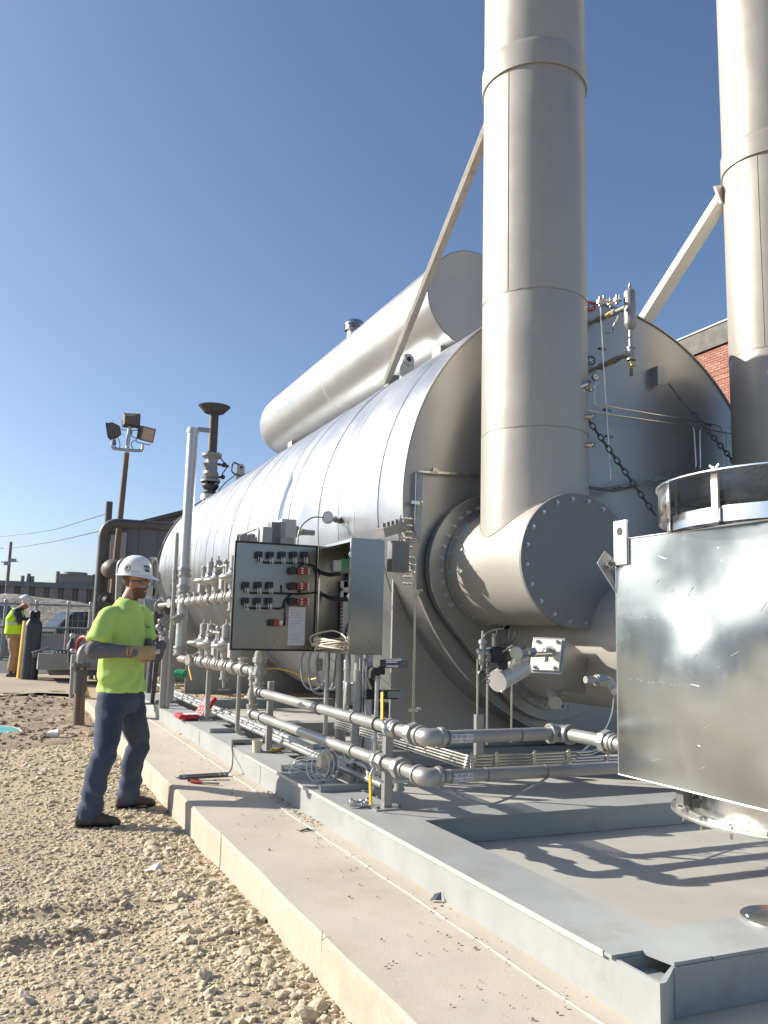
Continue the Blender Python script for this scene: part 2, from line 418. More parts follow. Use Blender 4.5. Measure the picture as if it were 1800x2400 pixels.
def scatter(name, n, size, xr, yr, maxx, seedv, m, hi=False, dens=None, zf=ground_z, flat=.62, group=None):
    rg = np.random.default_rng(seedv); bv, bf = ico2() if hi else ico(); nv = len(bv)
    x = rg.uniform(xr[0], xr[1], n*4); u = rg.random(n*4); y = yr[0]*(yr[1]/yr[0])**u
    ok = (x < maxx)
    d = np.clip(.5+1.5*fbm(x*.8+31, y*.8+11, 3)+.35*np.clip((x-.2)/1., 0, 1), .06, 1) if dens is None else dens(x, y)
    ok &= rg.random(n*4) < d
    x, y = x[ok][:n], y[ok][:n]; n = len(x)
    s = size*np.exp(rg.normal(0, .42, n)); s = np.minimum(s, size*2.4)
    x = np.minimum(x, maxx-s*.5)
    sh = np.stack([s*rg.uniform(.8, 1.5, n), s*rg.uniform(.6, 1.1, n), s*flat*rg.uniform(.6, 1.2, n)], -1)
    jit = 1+rg.normal(0, .17, (n, nv, 1)); p = bv[None]*jit*sh[:, None, :]
    a = rg.uniform(0, 6.283, n); ca, sa = np.cos(a)[:, None], np.sin(a)[:, None]
    tl = rg.normal(0, .25, n)[:, None]; px, py, pz = p[..., 0], p[..., 1], p[..., 2]
    px, pz = px*np.cos(tl)-pz*np.sin(tl), px*np.sin(tl)+pz*np.cos(tl)
    qx, qy = px*ca-py*sa, px*sa+py*ca
    z0 = zf(x, y)+sh[:, 2]*.12
    v = np.stack([qx+x[:, None], qy+y[:, None], pz+z0[:, None]], -1).reshape(-1, 3)
    f = (bf[None]+(np.arange(n)*nv)[:, None, None]).reshape(-1, 3)
    return struct(from_np(name, v, f, m, False), 'stuff')
scatter('gravel', 36000, .0075, (-3., 1.24), (2.0, 8.), 1.235, 1, 'stone')
scatter('gravel', 10000, .0125, (-3., 1.24), (1.9, 11.), 1.23, 2, 'stone')
scatter('gravel', 520, .0165, (-3., 1.24), (1.9, 12.), 1.21, 5, 'stone', hi=True)
scatter('gravel', 3500, .014, (-3., 1.24), (8., 15.), 1.22, 8, 'stone', dens=lambda x, y: np.clip(.25+.6*np.clip((x+.3), 0, 1), 0, 1))
scatter('gravel', 700, .018, (.2, 1.24), (2.2, 10), 1.22, 14, 'stone', hi=True, dens=lambda x, y: np.clip((x-.75)*2.4, 0, 1))
scatter('gravel', 1500, .03, (-4.5, 1.2), (10, 17), 1.1, 9, 'mud', dens=lambda x, y: .4+0*x, zf=lambda x, y: mudz(x, y))
scatter('gravel', 500, .03, (1.9, 4.5), (14.2, 20), 5, 19, 'stone', dens=lambda x, y: .5+0*x)

# concrete pad, cast in lengths with a raised inner strip and a caulk line
ys = [1.2, 3.32, 5.05, 6.78, 9.6, 12.2, 14.6]
pad = MB(); PF = 14.6
prof = [(PAD_X-.004, -.25), (PAD_X, PAD_Z-.014), (PAD_X+.014, PAD_Z), (1.795, PAD_Z), (1.797, PAD_Z+.006), (9.5, PAD_Z+.006), (9.5, -.25)]
yy = axis_pts([(.8, 8, .12), (8, PF, .5)])
rings = []
for y in yy:
    j = .004*math.sin(y*3.1)+.003*math.sin(y*7.7)
    rings.append([Vector((x+(j if x < 1.3 else 0), y, z+(.002*math.sin(y*5) if 0 < z < .17 else 0))) for x, z in prof])
pad.loft(rings)
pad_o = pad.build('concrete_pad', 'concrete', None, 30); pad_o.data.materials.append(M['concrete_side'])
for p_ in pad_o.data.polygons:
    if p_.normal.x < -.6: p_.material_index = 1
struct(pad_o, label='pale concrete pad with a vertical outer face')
mb = MB()
for y in yy[:-1]:
    mb.tube([(1.796+.003*math.sin(y*9), y, PAD_Z+.003), (1.796+.003*math.sin((y+.12)*9), y+(.12 if y < 8 else .5), PAD_Z+.003)], .0065+.0015*math.sin(y*23), 6)
mb.build('caulk_line', 'caulk', pad_o)
mb = MB()
for y in ys[1:-1]: mb.box((PAD_X-.0015, y, PAD_Z*.45-.02), (.003, .004, PAD_Z+.1))
mb.build('joint', 'dark_joint', pad_o)
def pad_zf(x, y): return PAD_Z+.006+0*x
scatter('debris', 330, .0035, (1.3, 2.0), (2.4, 9), 1.88, 23, 'mud', dens=lambda x, y: np.clip((x-1.2)*.9, 0, 1)*.6, zf=pad_zf)['label'] = 'specks of dried mud on the concrete'
scatter('debris', 160, .005, (1.82, 1.9), (5.1, 6.3), 1.895, 24, 'mud', dens=lambda x, y: 1+0*x, zf=pad_zf)['label'] = 'line of dirt along the skid beam'

# ------------------------------------------------------------------ backdrop: mound, sheet piling, buildings
def mound_z(X, Y):
    h = 2.62*np.clip((Y-37)/9, 0, 1)**.8*np.clip((62-Y)/8, 0, 1)
    return base_z(X, Y)-.05+h*(.86+.5*fbm(X*.11+3, Y*.11, 4))+.25*np.clip((Y-37)/4, 0, 1)*fbm(X*.9, Y*.9, 3)
struct(grid('gravel_mound', np.arange(-70, 9, .45), np.arange(36, 63, .45), mound_z, 'mound'), label='long grey gravel bank behind the fence')
t = thing('sheet_pile_wall', 'long brown ribbed steel wall with dark roof edge beyond the bank', 'wall', P(20, 1395, Y=64))
a, b = P(48, 1395, Y=64), P(232, 1395, Y=64); ztop = P(130, 1378, Y=64).z
n = 0; x = a.x-60
while x < b.x+3:
    wdt = .95
    m_ = MB().prism([(x, 64, 0), (x+.12, 63.72, 0), (x+wdt-.3, 63.72, 0), (x+wdt-.18, 64, 0), (x+wdt, 64, 0), (x+wdt, 64.3, 0), (x, 64.3, 0)], (0, 0, ztop))
    m_.build('panel', 'sheet_pile', t); x += wdt; n += 1
MB().bb((a.x-60.2, 63.6, ztop), (b.x+3.5, 66, ztop+.35)).build('coping', 'far_roof', t)
t = thing('rooftop_building', 'low dark flat roof with vents seen above the ribbed wall', 'building', (a.x, 76, 0))
zt = P(130, 1366, Y=76).z
MB().bb((a.x-4, 76, 0), (b.x+6, 90, zt)).build('body', 'far_roof', t)
c = P(178, 1362, Y=75.5)
mb = MB().bb((c.x-1.3, 76.2, zt+.01), (c.x+1.4, 78.5, zt+.8)); mb.cyl((c.x, 77, zt+.8), (c.x, 77, zt+1.0), 1.0); mb.build('rooftop_unit', 'far_roof', t)
for px, h in ((52, .5), (66, .7), (75, .5), (134, 1.0), (158, .9), (163, 1.0), (220, .9)):
    c = P(px, 1365, Y=76.5); MB().cyl((c.x, 76.6, zt-.01), (c.x, 76.6, zt+h), .16, n=8).build('vent_pipe', 'far_roof', t)
def pole(name, label, a, b, r, m, arms=()):
    t = thing(name, label, 'pole', a); MB().cyl(a, b, r*1.15, r*.85, n=10).build('mast', m, t)
    return t
p0, p1 = P(14, 1397, Y=60), P(26, 1270, Y=60); p0.z = 1.2
pl = pole('utility_pole', 'slim utility pole with small lamp heads at far left', p0, p1, .11, 'wood_pole')
for px, py in ((30, 1313), (17, 1321)):
    c = P(px, py, Y=59.8); MB().box(c, (.42, .3, .2)).build('lamp_head', 'grey_box', pl)
mb = MB(); cc = P(22, 1318, Y=60); mb.bar(cc-V(.5, 0, .02), cc+V(.5, 0, .1), .06, .06); mb.build('cross_arm', 'wood_pole', pl)
def wire(name, label, pts, r, m, cat, n=8, grp=None): 
    o = MB().tube(smoothcurve(pts, n), r, 6).build(name, m); return tag(o, label, cat, grp)
wire('overhead_cable', 'upper overhead cable sagging across the sky', [P(-60, 1264, Y=60), P(100, 1246, Y=48), P(190, 1222, Y=38), P(256, 1202, Y=30)], .016, 'black', 'cable')
wire('overhead_cable', 'lower overhead cable from the utility pole to the dark pipe', [P(-40, 1284, Y=60), P(26, 1284, Y=60), P(120, 1270, Y=46), P(250, 1241, Y=30)], .018, 'black', 'cable')

# grey metal shed behind the boiler
SY = 26.
xl = P(250, 1300, Y=SY).x; ze = P(250, 1250, Y=SY).z; pk = P(440, 1203, Y=SY)
slope = (pk.z-ze)/(pk.x-xl); ridge_x = xl+7.5; zr = ze+slope*7.5; xr = xl+15
shed = thing('metal_shed', 'dark grey metal shed with sloping roof behind the silver boiler', 'building', (xl, SY, 0))
MB().prism([(xl, SY, 0), (xr, SY, 0), (xr, SY, ze), (ridge_x, SY, zr), (xl, SY, ze)], (xl/SY*16+.3, 16, 0)).build('wall', 'shed_wall', shed)
k = 0; x = xl+.35
while x < xr-.2:
    zt = (ze+slope*(x-xl) if x < ridge_x else ze+slope*(xr-x))-.05
    MB().bb((x, SY-.03, .1), (x+.06, SY-.002, zt)).build('rib', 'shed_wall', shed); x += .55
rf = MB()
for s_, (xa, za, xb, zb) in enumerate(((xl-.25, ze-slope*.25, ridge_x, zr), (ridge_x, zr, xr+.25, ze-slope*.25))):
    rf.prism([(xa, SY-.25, za+.01), (xb, SY-.25, zb+.01), (xb, SY-.25, zb+.13), (xa, SY-.25, za+.13)], (xl/SY*16.5+.3, 16.5, 0))
rf.build('roof', 'shed_roof', shed)
for px in (262, 284): 
    c = P(px, 1330, Y=SY-.1); MB().bb((c.x-.09, SY-.16, .3), (c.x+.09, SY-.034, ze-.1+slope*(c.x-xl))).build('downpipe', 'shed_trim', shed)
for px in (430, 440): 
    c = P(px, 1212, Y=SY-.3); MB().tube([c+V(-.3, 0, -.2), c+V(.1, 0, .12), c+V(.4, 0, .15)], .05, 6).build('roof_bracket', 'lug_paint', shed)

# unseen building added left of the frame for the polished box to mirror
t = thing('added_warehouse', 'long pale building added out of view left of the yard for the polished box to mirror', 'building', (-36, 24, 0))
MB().bb((-52, 6, 0), (-34, 66, 6.2)).build('wall', 'added_wall', t)
MB().prism([(-52.3, 5.7, 6.21), (-33.7, 5.7, 6.21), (-43, 5.7, 7.2)], (0, 60.6, 0)).build('roof', 'shed_roof', t)
for k in range(9): MB().bb((-33.99, 9+6.4*k, 0.2), (-33.9, 11.6+6.4*k, 3.4)).build('roller_door', 'far_roof', t)
# brick building with dark parapet at right
BX = 20.
bt = thing('brick_building', 'red brick building with dark parapet beside the right stack', 'building', (BX, 22, 0))
zb0, zb1 = P(1650, 1003, X=BX).z, P(1650, 826, X=BX).z; zp = P(1650, 778, X=BX).z
MB().bb((BX+.05, 12, 0), (BX+12, 40, zb1)).build('wall', 'brick_red', bt)
MB().bb((BX-.12, 11.8, zb1+.003), (BX+12.2, 40.2, zp)).build('parapet', 'parapet', bt)
MB().bb((BX-.16, 11.7, zp+.002), (BX+12.3, 40.3, zp+.05)).build('coping', 'dark_steel', bt)
MB().bb((BX-.9, 12, zb0-1.1), (BX+.04, 40, zb0-.1)).build('canopy', 'canopy_white', bt)
BH, BL = .083, .27; y0, y1 = 12.1, 39.8
MB().bb((BX+.005, y0, zb0-.5), (BX+.045, y1, zb1-.005)).build('mortar_bed', 'mortar', bt)
bms = [MB().box((0, 0, 0), (.05, BL-.014, BH-.014)).mesh('brick', m=mm, smooth=0) for mm in ('brick_red', 'brick_pale', 'brick_red')]
nb = 0; row = 0; zz = zb1-.06
rows = []
while zz > zb0-.1:
    rec = row in (9, 11, 13); y = y0+(BL/2 if row % 2 else 0)
    while y < y1-.1:
        rows.append((y, zz, rec)); y += BL
    zz -= BH; row += 1
seen = [(y, z, rec) for (y, z, rec) in rows if 18.6 < y < 22.0]
seen.sort(key=lambda q: abs(q[1]-(zb1-.9))+abs(q[0]-20.2)*.6)
for y, z, rec in seen[:300]:
    link('brick', bms[random.randrange(3)], bt, M4=Matrix.Translation((BX-.01+(.02 if rec else random.uniform(-.003, .003)), y, z)))
rest = MB(); ks = set((y, z) for y, z, _ in seen[:300])
for y, z, rec in rows:
    if (y, z) not in ks: rest.box((BX-.008, y, z), (.05, BL-.014, BH-.014))
struct(rest.build('brickwork', 'brick_red', bt, 0), 'stuff')
# ------------------------------------------------------------------ steel skid
skid = thing('steel_skid', 'long grey painted steel skid carrying the boiler on the concrete pad', 'skid', (SK_X, 2.24, PAD_Z))
Y0s, Y1s, YE = 2.24, 12.3, 21.2
# side beam: web with coped front corner, top flange with small lip
web = MB()
zc = .337
web.prism([(SK_X, 2.15, PAD_Z+.006), (SK_X, YE, PAD_Z+.006), (SK_X, YE, SK_Z-.012), (SK_X, 2.15, SK_Z-.012)], (.012, 0, 0))
web.build('beam_web', 'skid_paint', skid)
fl = MB().prism([(SK_X-.012, 2.36, SK_Z-.012), (2.016, 2.36, SK_Z-.012), (2.04, Y0s, SK_Z-.012), (2.2, Y0s, SK_Z-.012), (2.2, YE, SK_Z-.012), (SK_X-.012, YE, SK_Z-.012)], (0, 0, .012))
fl.build('top_flange', 'skid_paint', skid)
MB().bb((SK_X-.016, 2.40, SK_Z-.018), (SK_X-.0125, 7.0, SK_Z+.003)).build('flange_lip', 'lug_paint', skid)
MB().bb((SK_X+.014, Y0s+.12, PAD_Z+.02), (2.19, Y0s+.13, SK_Z-.014)).build('end_stiffener', 'skid_paint', skid)
MB().bb((2.035, Y0s-.005, PAD_Z+.007), (8.4, Y0s+.01, SK_Z-.013)).build('front_web', 'skid_paint', skid)
MB().bb((2.203, Y0s-.003, SK_Z-.012), (8.4, 2.505, SK_Z)).build('front_flange', 'skid_paint', skid)
pts = [Vector((SK_X+.0125, 2.15, PAD_Z+.007)), Vector((SK_X+.03, 2.155, PAD_Z+.007)), Vector((SK_X+.07, 2.185, PAD_Z+.007)), Vector((2.035, Y0s-.003, PAD_Z+.007)), Vector((2.035, Y0s+.009, PAD_Z+.007)), Vector((SK_X+.06, 2.20, PAD_Z+.007)), Vector((SK_X+.0125, 2.165, PAD_Z+.007))]
MB().prism(pts, (0, 0, SK_Z-PAD_Z-.02)).build('corner_cap', 'skid_paint', skid, 60)
for y, nm in ((4.34, 'cross_beam'), (6.86, 'cross_beam'), (9.2, 'cross_beam'), (12.4, 'cross_beam')):
    m_ = MB().bb((2.203, y, SK_Z-.013), (8.4, y+.28, SK_Z-.001)); m_.bb((2.203, y+.006, BAY_Z+.004), (8.4, y+.02, SK_Z-.0135)); m_.build(nm, 'skid_paint', skid)
for y in (6.58, 8.86):
    MB().bb((SK_X-.003, y, PAD_Z+.008), (SK_X-.0005, y+.004, SK_Z-.014)).build('weld_seam', 'weld', skid)
MB().bb((2.204, Y0s+.012, PAD_Z+.008), (8.38, 12.3, BAY_Z)).build('bay_floor', 'bay_concrete', skid)
MB().prism([(SK_X-.01, YE, PAD_Z), (2.25, YE, PAD_Z), (2.25, YE, SK_Z), (SK_X-.01, YE, SK_Z)], (0, .012, 0)).build('end_plate', 'skid_paint', skid)

MB().prism([(SK_X+.013, 2.37, SK_Z-.055), (2.03, 2.37, SK_Z-.055), (2.05, 2.25, SK_Z-.055), (SK_X+.014, 2.17, SK_Z-.055)], (0, 0, .004)).build('cope_plate', 'skid_paint', skid)
# ------------------------------------------------------------------ boiler
BXc, BZc, BR, BY0, BY1 = 5.24, 2.56, 2.17, 6.60, 19.9
boiler = thing('boiler', 'huge horizontal silver cylinder boiler clad in metal sheets, on the steel skid', 'boiler', (BXc, BY0, SK_Z))
seams = [BY0+.01]; rr = random.Random(4)
while seams[-1] < BY1-.5: seams.append(seams[-1]+rr.choice((.46, .52, .58, .62)))
seams[-1] = BY1-.05
for i, (a, b) in enumerate(zip(seams[:-1], seams[1:])):
    r0 = BR+rr.uniform(-.003, .003); dz = rr.uniform(-.002, .002)
    vs = MB(); n = 120; prof = [(0, r0-.006), (.0005, r0), ((b-a)*.25, r0+.0008), ((b-a)*.5, r0+.0015), ((b-a)*.75, r0+.001), (b-a-.008, r0-.002), (b-a-.0075, r0-.012)]
    vs.lathe((BXc, a, BZc+dz), (0, 1, 0), prof, n, ph=rr.random()); vs.build('jacket_sheet', 'jacket', boiler, 50)
MB().lathe((BXc, BY0+.02, BZc), (0, 1, 0), [(0, BR-.02), (BY1-BY0-.1, BR-.02)], 96).build('inner_wrap', 'dark_steel', boiler, 50)
MB().lathe((BXc, BY0-.02, BZc), (0, 1, 0), [(.02, 0), (.02, BR-.02), (.0, BR-.012), (0, BR+.001), (.03, BR+.003), (.031, 0)], 128).build('front_rim', 'silver', boiler)
MB().lathe((BXc, BY0, BZc), (0, 1, 0), [(-.004, 0), (-.004, BR-.021), (.03, BR-.021), (.03, 0)], 128).build('front_head', 'silver_head', boiler)
MB().lathe((BXc, BY1-.06, BZc), (0, 1, 0), [(0, BR+.004), (0, BR+.03), (.09, BR+.03), (.09, 0)], 128).build('rear_rim', 'dark_steel', boiler)
MB().lathe((BXc, BY1+.03, BZc), (0, 1, 0), [(0, BR-.02), (.3, BR*.8), (.55, BR*.45), (.62, 0)], 64).build('rear_head', 'silver_head', boiler)
# saddles
def saddle(y, hw, m='silver'):
    rs = BR-.04; lim = R(60)
    arc = [Vector((BXc+rs*math.sin(q), y, BZc-rs*math.cos(q))) for q in np.linspace(lim, -lim, 40)]
    if hw < rs:
        lim = math.asin(hw/rs); arc = [Vector((BXc+rs*math.sin(q), y, BZc-rs*math.cos(q))) for q in np.linspace(lim, -lim, 40)]; pts = [Vector((BXc-hw, y, SK_Z+.001)), Vector((BXc+hw, y, SK_Z+.001))]+arc
    else: pts = [Vector((BXc-hw, y, SK_Z+.001)), Vector((BXc+hw, y, SK_Z+.001)), Vector((BXc+hw, y, .85))]+arc+[Vector((BXc-hw, y, .85))]
    MB().prism(pts, (0, .03, 0)).build('saddle_plate', m, boiler)
    for k in range(4): x = BXc-hw+.35+(2*hw-.7)*k/3; MB().bb((x-.012, y+.031, SK_Z+.001), (x+.012, y+.26, BZc-math.sqrt(max(.01, rs**2-(x-BXc)**2))-.02 if abs(x-BXc) < 1.9 else .80)).build('saddle_rib', m, boiler)
saddle(7.0, 2.05, 'silver'); saddle(13.6, 2.6); saddle(18.9, 2.4)
for y in (6.87, 13.45, 18.75): MB().bb((BXc-2.75, y, SK_Z-.0005 if y > 10 else BAY_Z+.003), (BXc+2.75, y+.28, SK_Z+.0008)).build('saddle_base', 'silver', boiler)
def lug(x, y, h=.34, wdt=.2, ang=0):
    z = BZc+math.sqrt(BR**2-(x-BXc)**2)-.06; r = wdt*.42
    t = thing('lifting_lug', '', 'lifting lug', (x, y, z))
    pts = [Vector((x-wdt/2, y, z)), Vector((x+wdt/2, y, z))]+[Vector((x+r*math.cos(q), y, z+h+r*math.sin(q))) for q in np.linspace(0, math.pi, 12)]
    MB().prism(pts, (0, .06, 0)).build('plate', 'lug_paint', t, bevel=.004)
    MB().lathe((x, y-.025, z+h), (0, 1, 0), [(0, .035), (0, r*.86), (.11, r*.86), (.11, .035), (0, .035)], 20).build('eye_ring', 'lug_paint', t)
    MB().cyl((x, y-.0245, z+h), (x, y+.0, z+h), .034, n=16).build('eye_hole', 'black', t)
    return t
l1 = lug(4.47, 9.5); l1['label'] = 'pale lifting lug with round eye beside the diagonal stack brace'
l2 = lug(4.5, 18.2, .4, .2); l2['label'] = 'pale lifting lug with shackle near the black relief valve'
MB().tube(smoothcurve([(4.44, 18.14, 4.98), (4.3, 18.1, 5.0), (4.28, 18.1, 4.8), (4.5, 18.12, 4.74), (4.7, 18.1, 4.85)]), .02, 6).build('shackle', 'dark_steel', l2)
# steam drum
DX, DZ, DR = 5.24, 5.725, .665
drum = thing('steam_drum', 'smooth silver steam drum lying on top of the large boiler', 'drum', (DX, 9.2, DZ-DR))
MB().lathe((DX, 9.2, DZ), (0, 1, 0), [(0, DR-.012), (.004, DR-.004), (.015, DR), (5.2, DR), (7.55, DR), (7.85, DR*.985), (8.03, DR*.93), (8.16, DR*.82), (8.26, DR*.6), (8.3, DR*.3), (8.31, 0)], 96).build('shell', 'drum_paint', drum)
MB().lathe((DX, 9.198, DZ), (0, 1, 0), [(0, 0), (0, DR-.015), (.05, DR-.015), (.05, 0)], 96).build('end_plate', 'silver_head', drum, label='flat grey end plate')
MB().lathe((DX, 13.2, DZ), (0, 1, 0), [(0, DR), (.001, DR+.002), (.025, DR+.002), (.026, DR)], 96).build('seam_band', 'lug_paint', drum)
for y, lab in ((9.5, ''), (15.9, '')):
    MB().bb((4.93, y, 4.45), (5.55, y+.24, 5.3)).build('saddle_block', 'lug_paint', drum, bevel=.006)
vt = P(830, 782, Y=14.5); vz = P(825, 758, Y=14.5).z
t = thing('roof_vent', 'shiny domed vent cap peeking over the top of the steam drum', 'vent', (vt.x, 14.5, DZ+DR*.3))
MB().cyl((vt.x, 14.5, DZ), (vt.x, 14.5, vz-.16), .14, n=20).build('neck', 'galv', t)
for k in range(3): MB().lathe((vt.x, 14.5, vz-.16+.035*k), (0, 0, 1), [(0, .15), (.012, .19), (.02, .19), (.03, .15)], 24).build('louver', 'stainless_clean', t)
MB().lathe((vt.x, 14.5, vz-.05), (0, 0, 1), [(0, .2), (.05, .19), (.1, .15), (.13, .08), (.14, 0)], 24).build('dome', 'stainless_clean', t)

# ------------------------------------------------------------------ bolts (shared)
def bolt_mesh(r, h=.03, stud=.02):
    mb = MB().lathe((0, 0, 0), (0, 0, 1), [(-.004, r*1.25), (.003, r*1.25), (.003, r*1.0)], 10)
    mb.hexp((0, 0, .003), (0, 0, h), r*1.05); mb.cyl((0, 0, h), (0, 0, h+stud), r*.55, n=8); return mb.mesh('bolt', m='galv')
BOLT_S, BOLT_M = bolt_mesh(.0145, .018, .010), bolt_mesh(.018, .022, .024)
def bolts(par, mesh, c, d, rad, n, ph=0, name='bolt'):
    x, y, z = basis(d)
    for i in range(n):
        q = 2*math.pi*i/n+ph; p = Vector(c)+x*(rad*math.cos(q))+y*(rad*math.sin(q)); link(name, mesh, par, M4=frame_m(p, d, q))

# pear-shaped burner front cover
C1, R1 = (3.965, 1.955), .675; C2, R2 = (4.59, 1.335), .715
def pear(c1, r1, c2, r2, n=30):
    dx, dz = c2[0]-c1[0], c2[1]-c1[1]; L = math.hypot(dx, dz); a = math.atan2(dz, dx); b = math.acos((r1-r2)/L)
    out = []
    for q in np.linspace(a+b, a-b+2*math.pi, n): out.append((c1[0]+r1*math.cos(q), c1[1]+r1*math.sin(q)))
    for q in np.linspace(a-b, a+b, n): out.append((c2[0]+r2*math.cos(q), c2[1]+r2*math.sin(q)))
    return out
def mirror(p, f): return (2*5.41-p[0], p[1]) if f else p
for mir in (False, True):
    fr = thing('burner_cover', 'bolted pear shaped cover plate on the boiler front, around the %s' % ('left stack outlet' if not mir else 'right burner'), 'cover plate', (mirror(C1, mir)[0], 6.46, C1[1]), 'burner covers on the boiler front')
    c1, c2 = mirror(C1, mir), mirror(C2, mir)
    MB().prism([(x, 6.475, z) for x, z in pear(c1, R1, c2, R2)], (0, .035, 0)).build('cover', 'valve_grey' if False else 'silver_head', fr, bevel=.004)
    MB().prism([(x, 6.53, z) for x, z in pear(c1, R1-.005, c2, R2-.005)], (0, .03, 0)).build('seat_flange', 'silver_head', fr)
    MB().prism([(x, 6.5605, z) for x, z in pear(c1, R1-.13, c2, R2-.13)], (0, .034, 0)).build('neck_ring', 'silver_head', fr)
    pp = pear(c1, R1-.105, c2, R2-.115, 400); acc = 0; last = None
    P3 = [Vector((x, 6.475, z)) for x, z in pp]; tot = sum((P3[i]-P3[i-1]).length for i in range(len(P3))); nb = 52; step = tot/nb; nxt = 0
    for i in range(len(P3)):
        if i: acc += (P3[i]-P3[i-1]).length
        if acc >= nxt and nxt < tot-.5*step:
            link('bolt', BOLT_M, fr, M4=frame_m(P3[i], (0, -1, 0), i)); nxt += step
    for c, r in ((c1, .53), (c2, .62)):
        MB().lathe((c[0], 6.44, c[1]), (0, 1, 0), [(0, r-.1), (0, r), (.034, r), (.034, r-.1)], 48).build('inner_flange', 'silver_head', fr)
        bolts(fr, BOLT_S, (c[0], 6.44, c[1]), (0, -1, 0), r-.035, 20, .1)

# exhaust stacks
SX, SY_, SZ = 3.965, 5.885, 1.955
def make_stack():
    t = thing('exhaust_stack', 'tall beige metal exhaust stack nearest the control cabinet, with its large bolted end plate', 'exhaust stack', (SX, SY_, SZ), 'exhaust stacks in front of the boiler')
    MB().lathe((SX, 5.315, SZ), (0, 1, 0), [(0, .495), (1.14, .495)], 96).build('tee_body', 'stack_paint', t)
    MB().lathe((SX, SY_, SZ), (0, 0, 1), [(0, .448), (1.08, .448)], 96).build('stack_section', 'stack_paint', t)
    zs = [3.035, 4.19, 6.19, 8.35, 10.6]
    for a, b in zip(zs[:-1], zs[1:]): MB().lathe((SX, SY_, a+.001), (0, 0, 1), [(0, .4475), (.004, .448), (b-a-.005, .448), (b-a-.001, .4475)], 96, ph=a).build('stack_section', 'stack_paint', t)
    MB().lathe((SX, SY_, 6.19), (0, 0, 1), [(0, .4485), (0, .466), (.20, .466), (.245, .452), (.25, .4485)], 96).build('collar', 'stack_paint', t)
    MB().lathe((SX, SY_, 10.6), (0, 0, 1), [(0, .44), (0, .38), (-.3, .38)], 48).build('rim', 'stack_paint', t)
    for z in (3.035, 4.19):
        w_ = MB()
        x, y = SX, SY_
        pts = [Vector((x+.4485*math.cos(q), y+.4485*math.sin(q), z+.004*math.sin(q*23)*math.sin(q*7))) for q in np.linspace(0, 2*math.pi, 120)[:-1]]
        w_.tube(pts, .0045, 5, closed=True); w_.build('weld_seam', 'weld', t)
    MB().tube([(SX+.4483*math.cos(3.62), SY_+.4483*math.sin(3.62), 4.2), (SX+.4483*math.cos(3.62), SY_+.4483*math.sin(3.62), 6.18)], .0035, 5).build('weld_seam', 'weld', t)
    # saddle weld where the shaft meets the tee
    pts = []
    for q in np.linspace(0, 2*math.pi, 100)[:-1]:
        dx, dy = .450*math.cos(q), .450*math.sin(q); pts.append(Vector((SX+dx, SY_+dy, SZ+math.sqrt(max(0, .495**2-dx*dx))+.002)))
    MB().tube(pts, .006, 6, closed=True).build('weld_seam', 'weld', t)
    MB().lathe((SX, 5.29, SZ), (0, 1, 0), [(.02, .0), (0, 0), (0, .520), (.024, .522), (.024, .3)], 96).build('end_plate', 'plate_grey', t)
    bolts(t, BOLT_S, (SX, 5.29, SZ), (0, -1, 0), .475, 20, .12)
    return t
st1 = make_stack()
st2 = dup(st1, (6.86, SY_, SZ), 'tall beige metal exhaust stack at the right edge, with a round shadow on it')
for k, (px, py) in enumerate(((1338, 981), (1338, 1047))):
    p = P(px, py, Y=5.62); d = Vector((p.x-SX, p.y-SY_, 0)).normalized(); q = Vector((SX, SY_, p.z))+d*.447
    o = MB().cyl(q-d*.01, q+d*.03, .022, n=14).hexp(q+d*.03, q+d*.055, .024).cyl(q+d*.055, q+d*.07, .018).build('pipe_plug', 'tube_steel'); tag(o, '%s hex pipe plug on the right flank of the left stack' % ('upper', 'lower')[k], 'pipe plug')
# braces
def brace(name, label, a, b, wx, wy, m, up):
    t = thing(name, label, 'brace', b); a, b = Vector(a), Vector(b); MB().bar(a, b, wx, wy, up).build('bar', m, t, bevel=.003); return t
b1 = brace('stack_brace', 'long flat grey diagonal brace from the left stack down to the boiler top', P(1150, 285, Y=6.3), P(905, 893, Y=9.9)+V(0, 0, -.02), .125, .05, 'brace_steel', (0, -1, .15))
q = P(918, 884, Y=9.93); MB().box(q+V(.02, .04, -.07), (.16, .14, .2)).build('foot', 'dark_steel', b1, bevel=.004)
def hit_shell(x, y):
    for k in range(2000):
        Y = 6.6+k*.002; p = P(x, y, Y=Y)
    return p
b2a = P(1700, 455, Y=6.3); b2b = P(1452, 845, Y=7.3); b2b = b2a+(b2b-b2a)*1.02
b2 = brace('stack_brace', 'square white painted diagonal brace from the right stack down behind the boiler top', b2a, b2b, .13, .13, 'white_steel', (0, -1, 0))
q = P(1684, 450, Y=6.2); MB().box(q+V(.12, 0, .01), (.40, .03, .19), (Vector((.9, .2, .38)).normalized(), Vector((-.2, .98, 0)).normalized(), Vector((-.4, -.0, .92)).normalized())).build('gusset_plate', 'white_steel', b2)
for dx in (-.02, .07): MB().cyl(q+V(dx, -.04, .01+dx*.35), q+V(dx, -.0, .01+dx*.35), .018, n=10).build('bolt', 'dark_steel', b2)
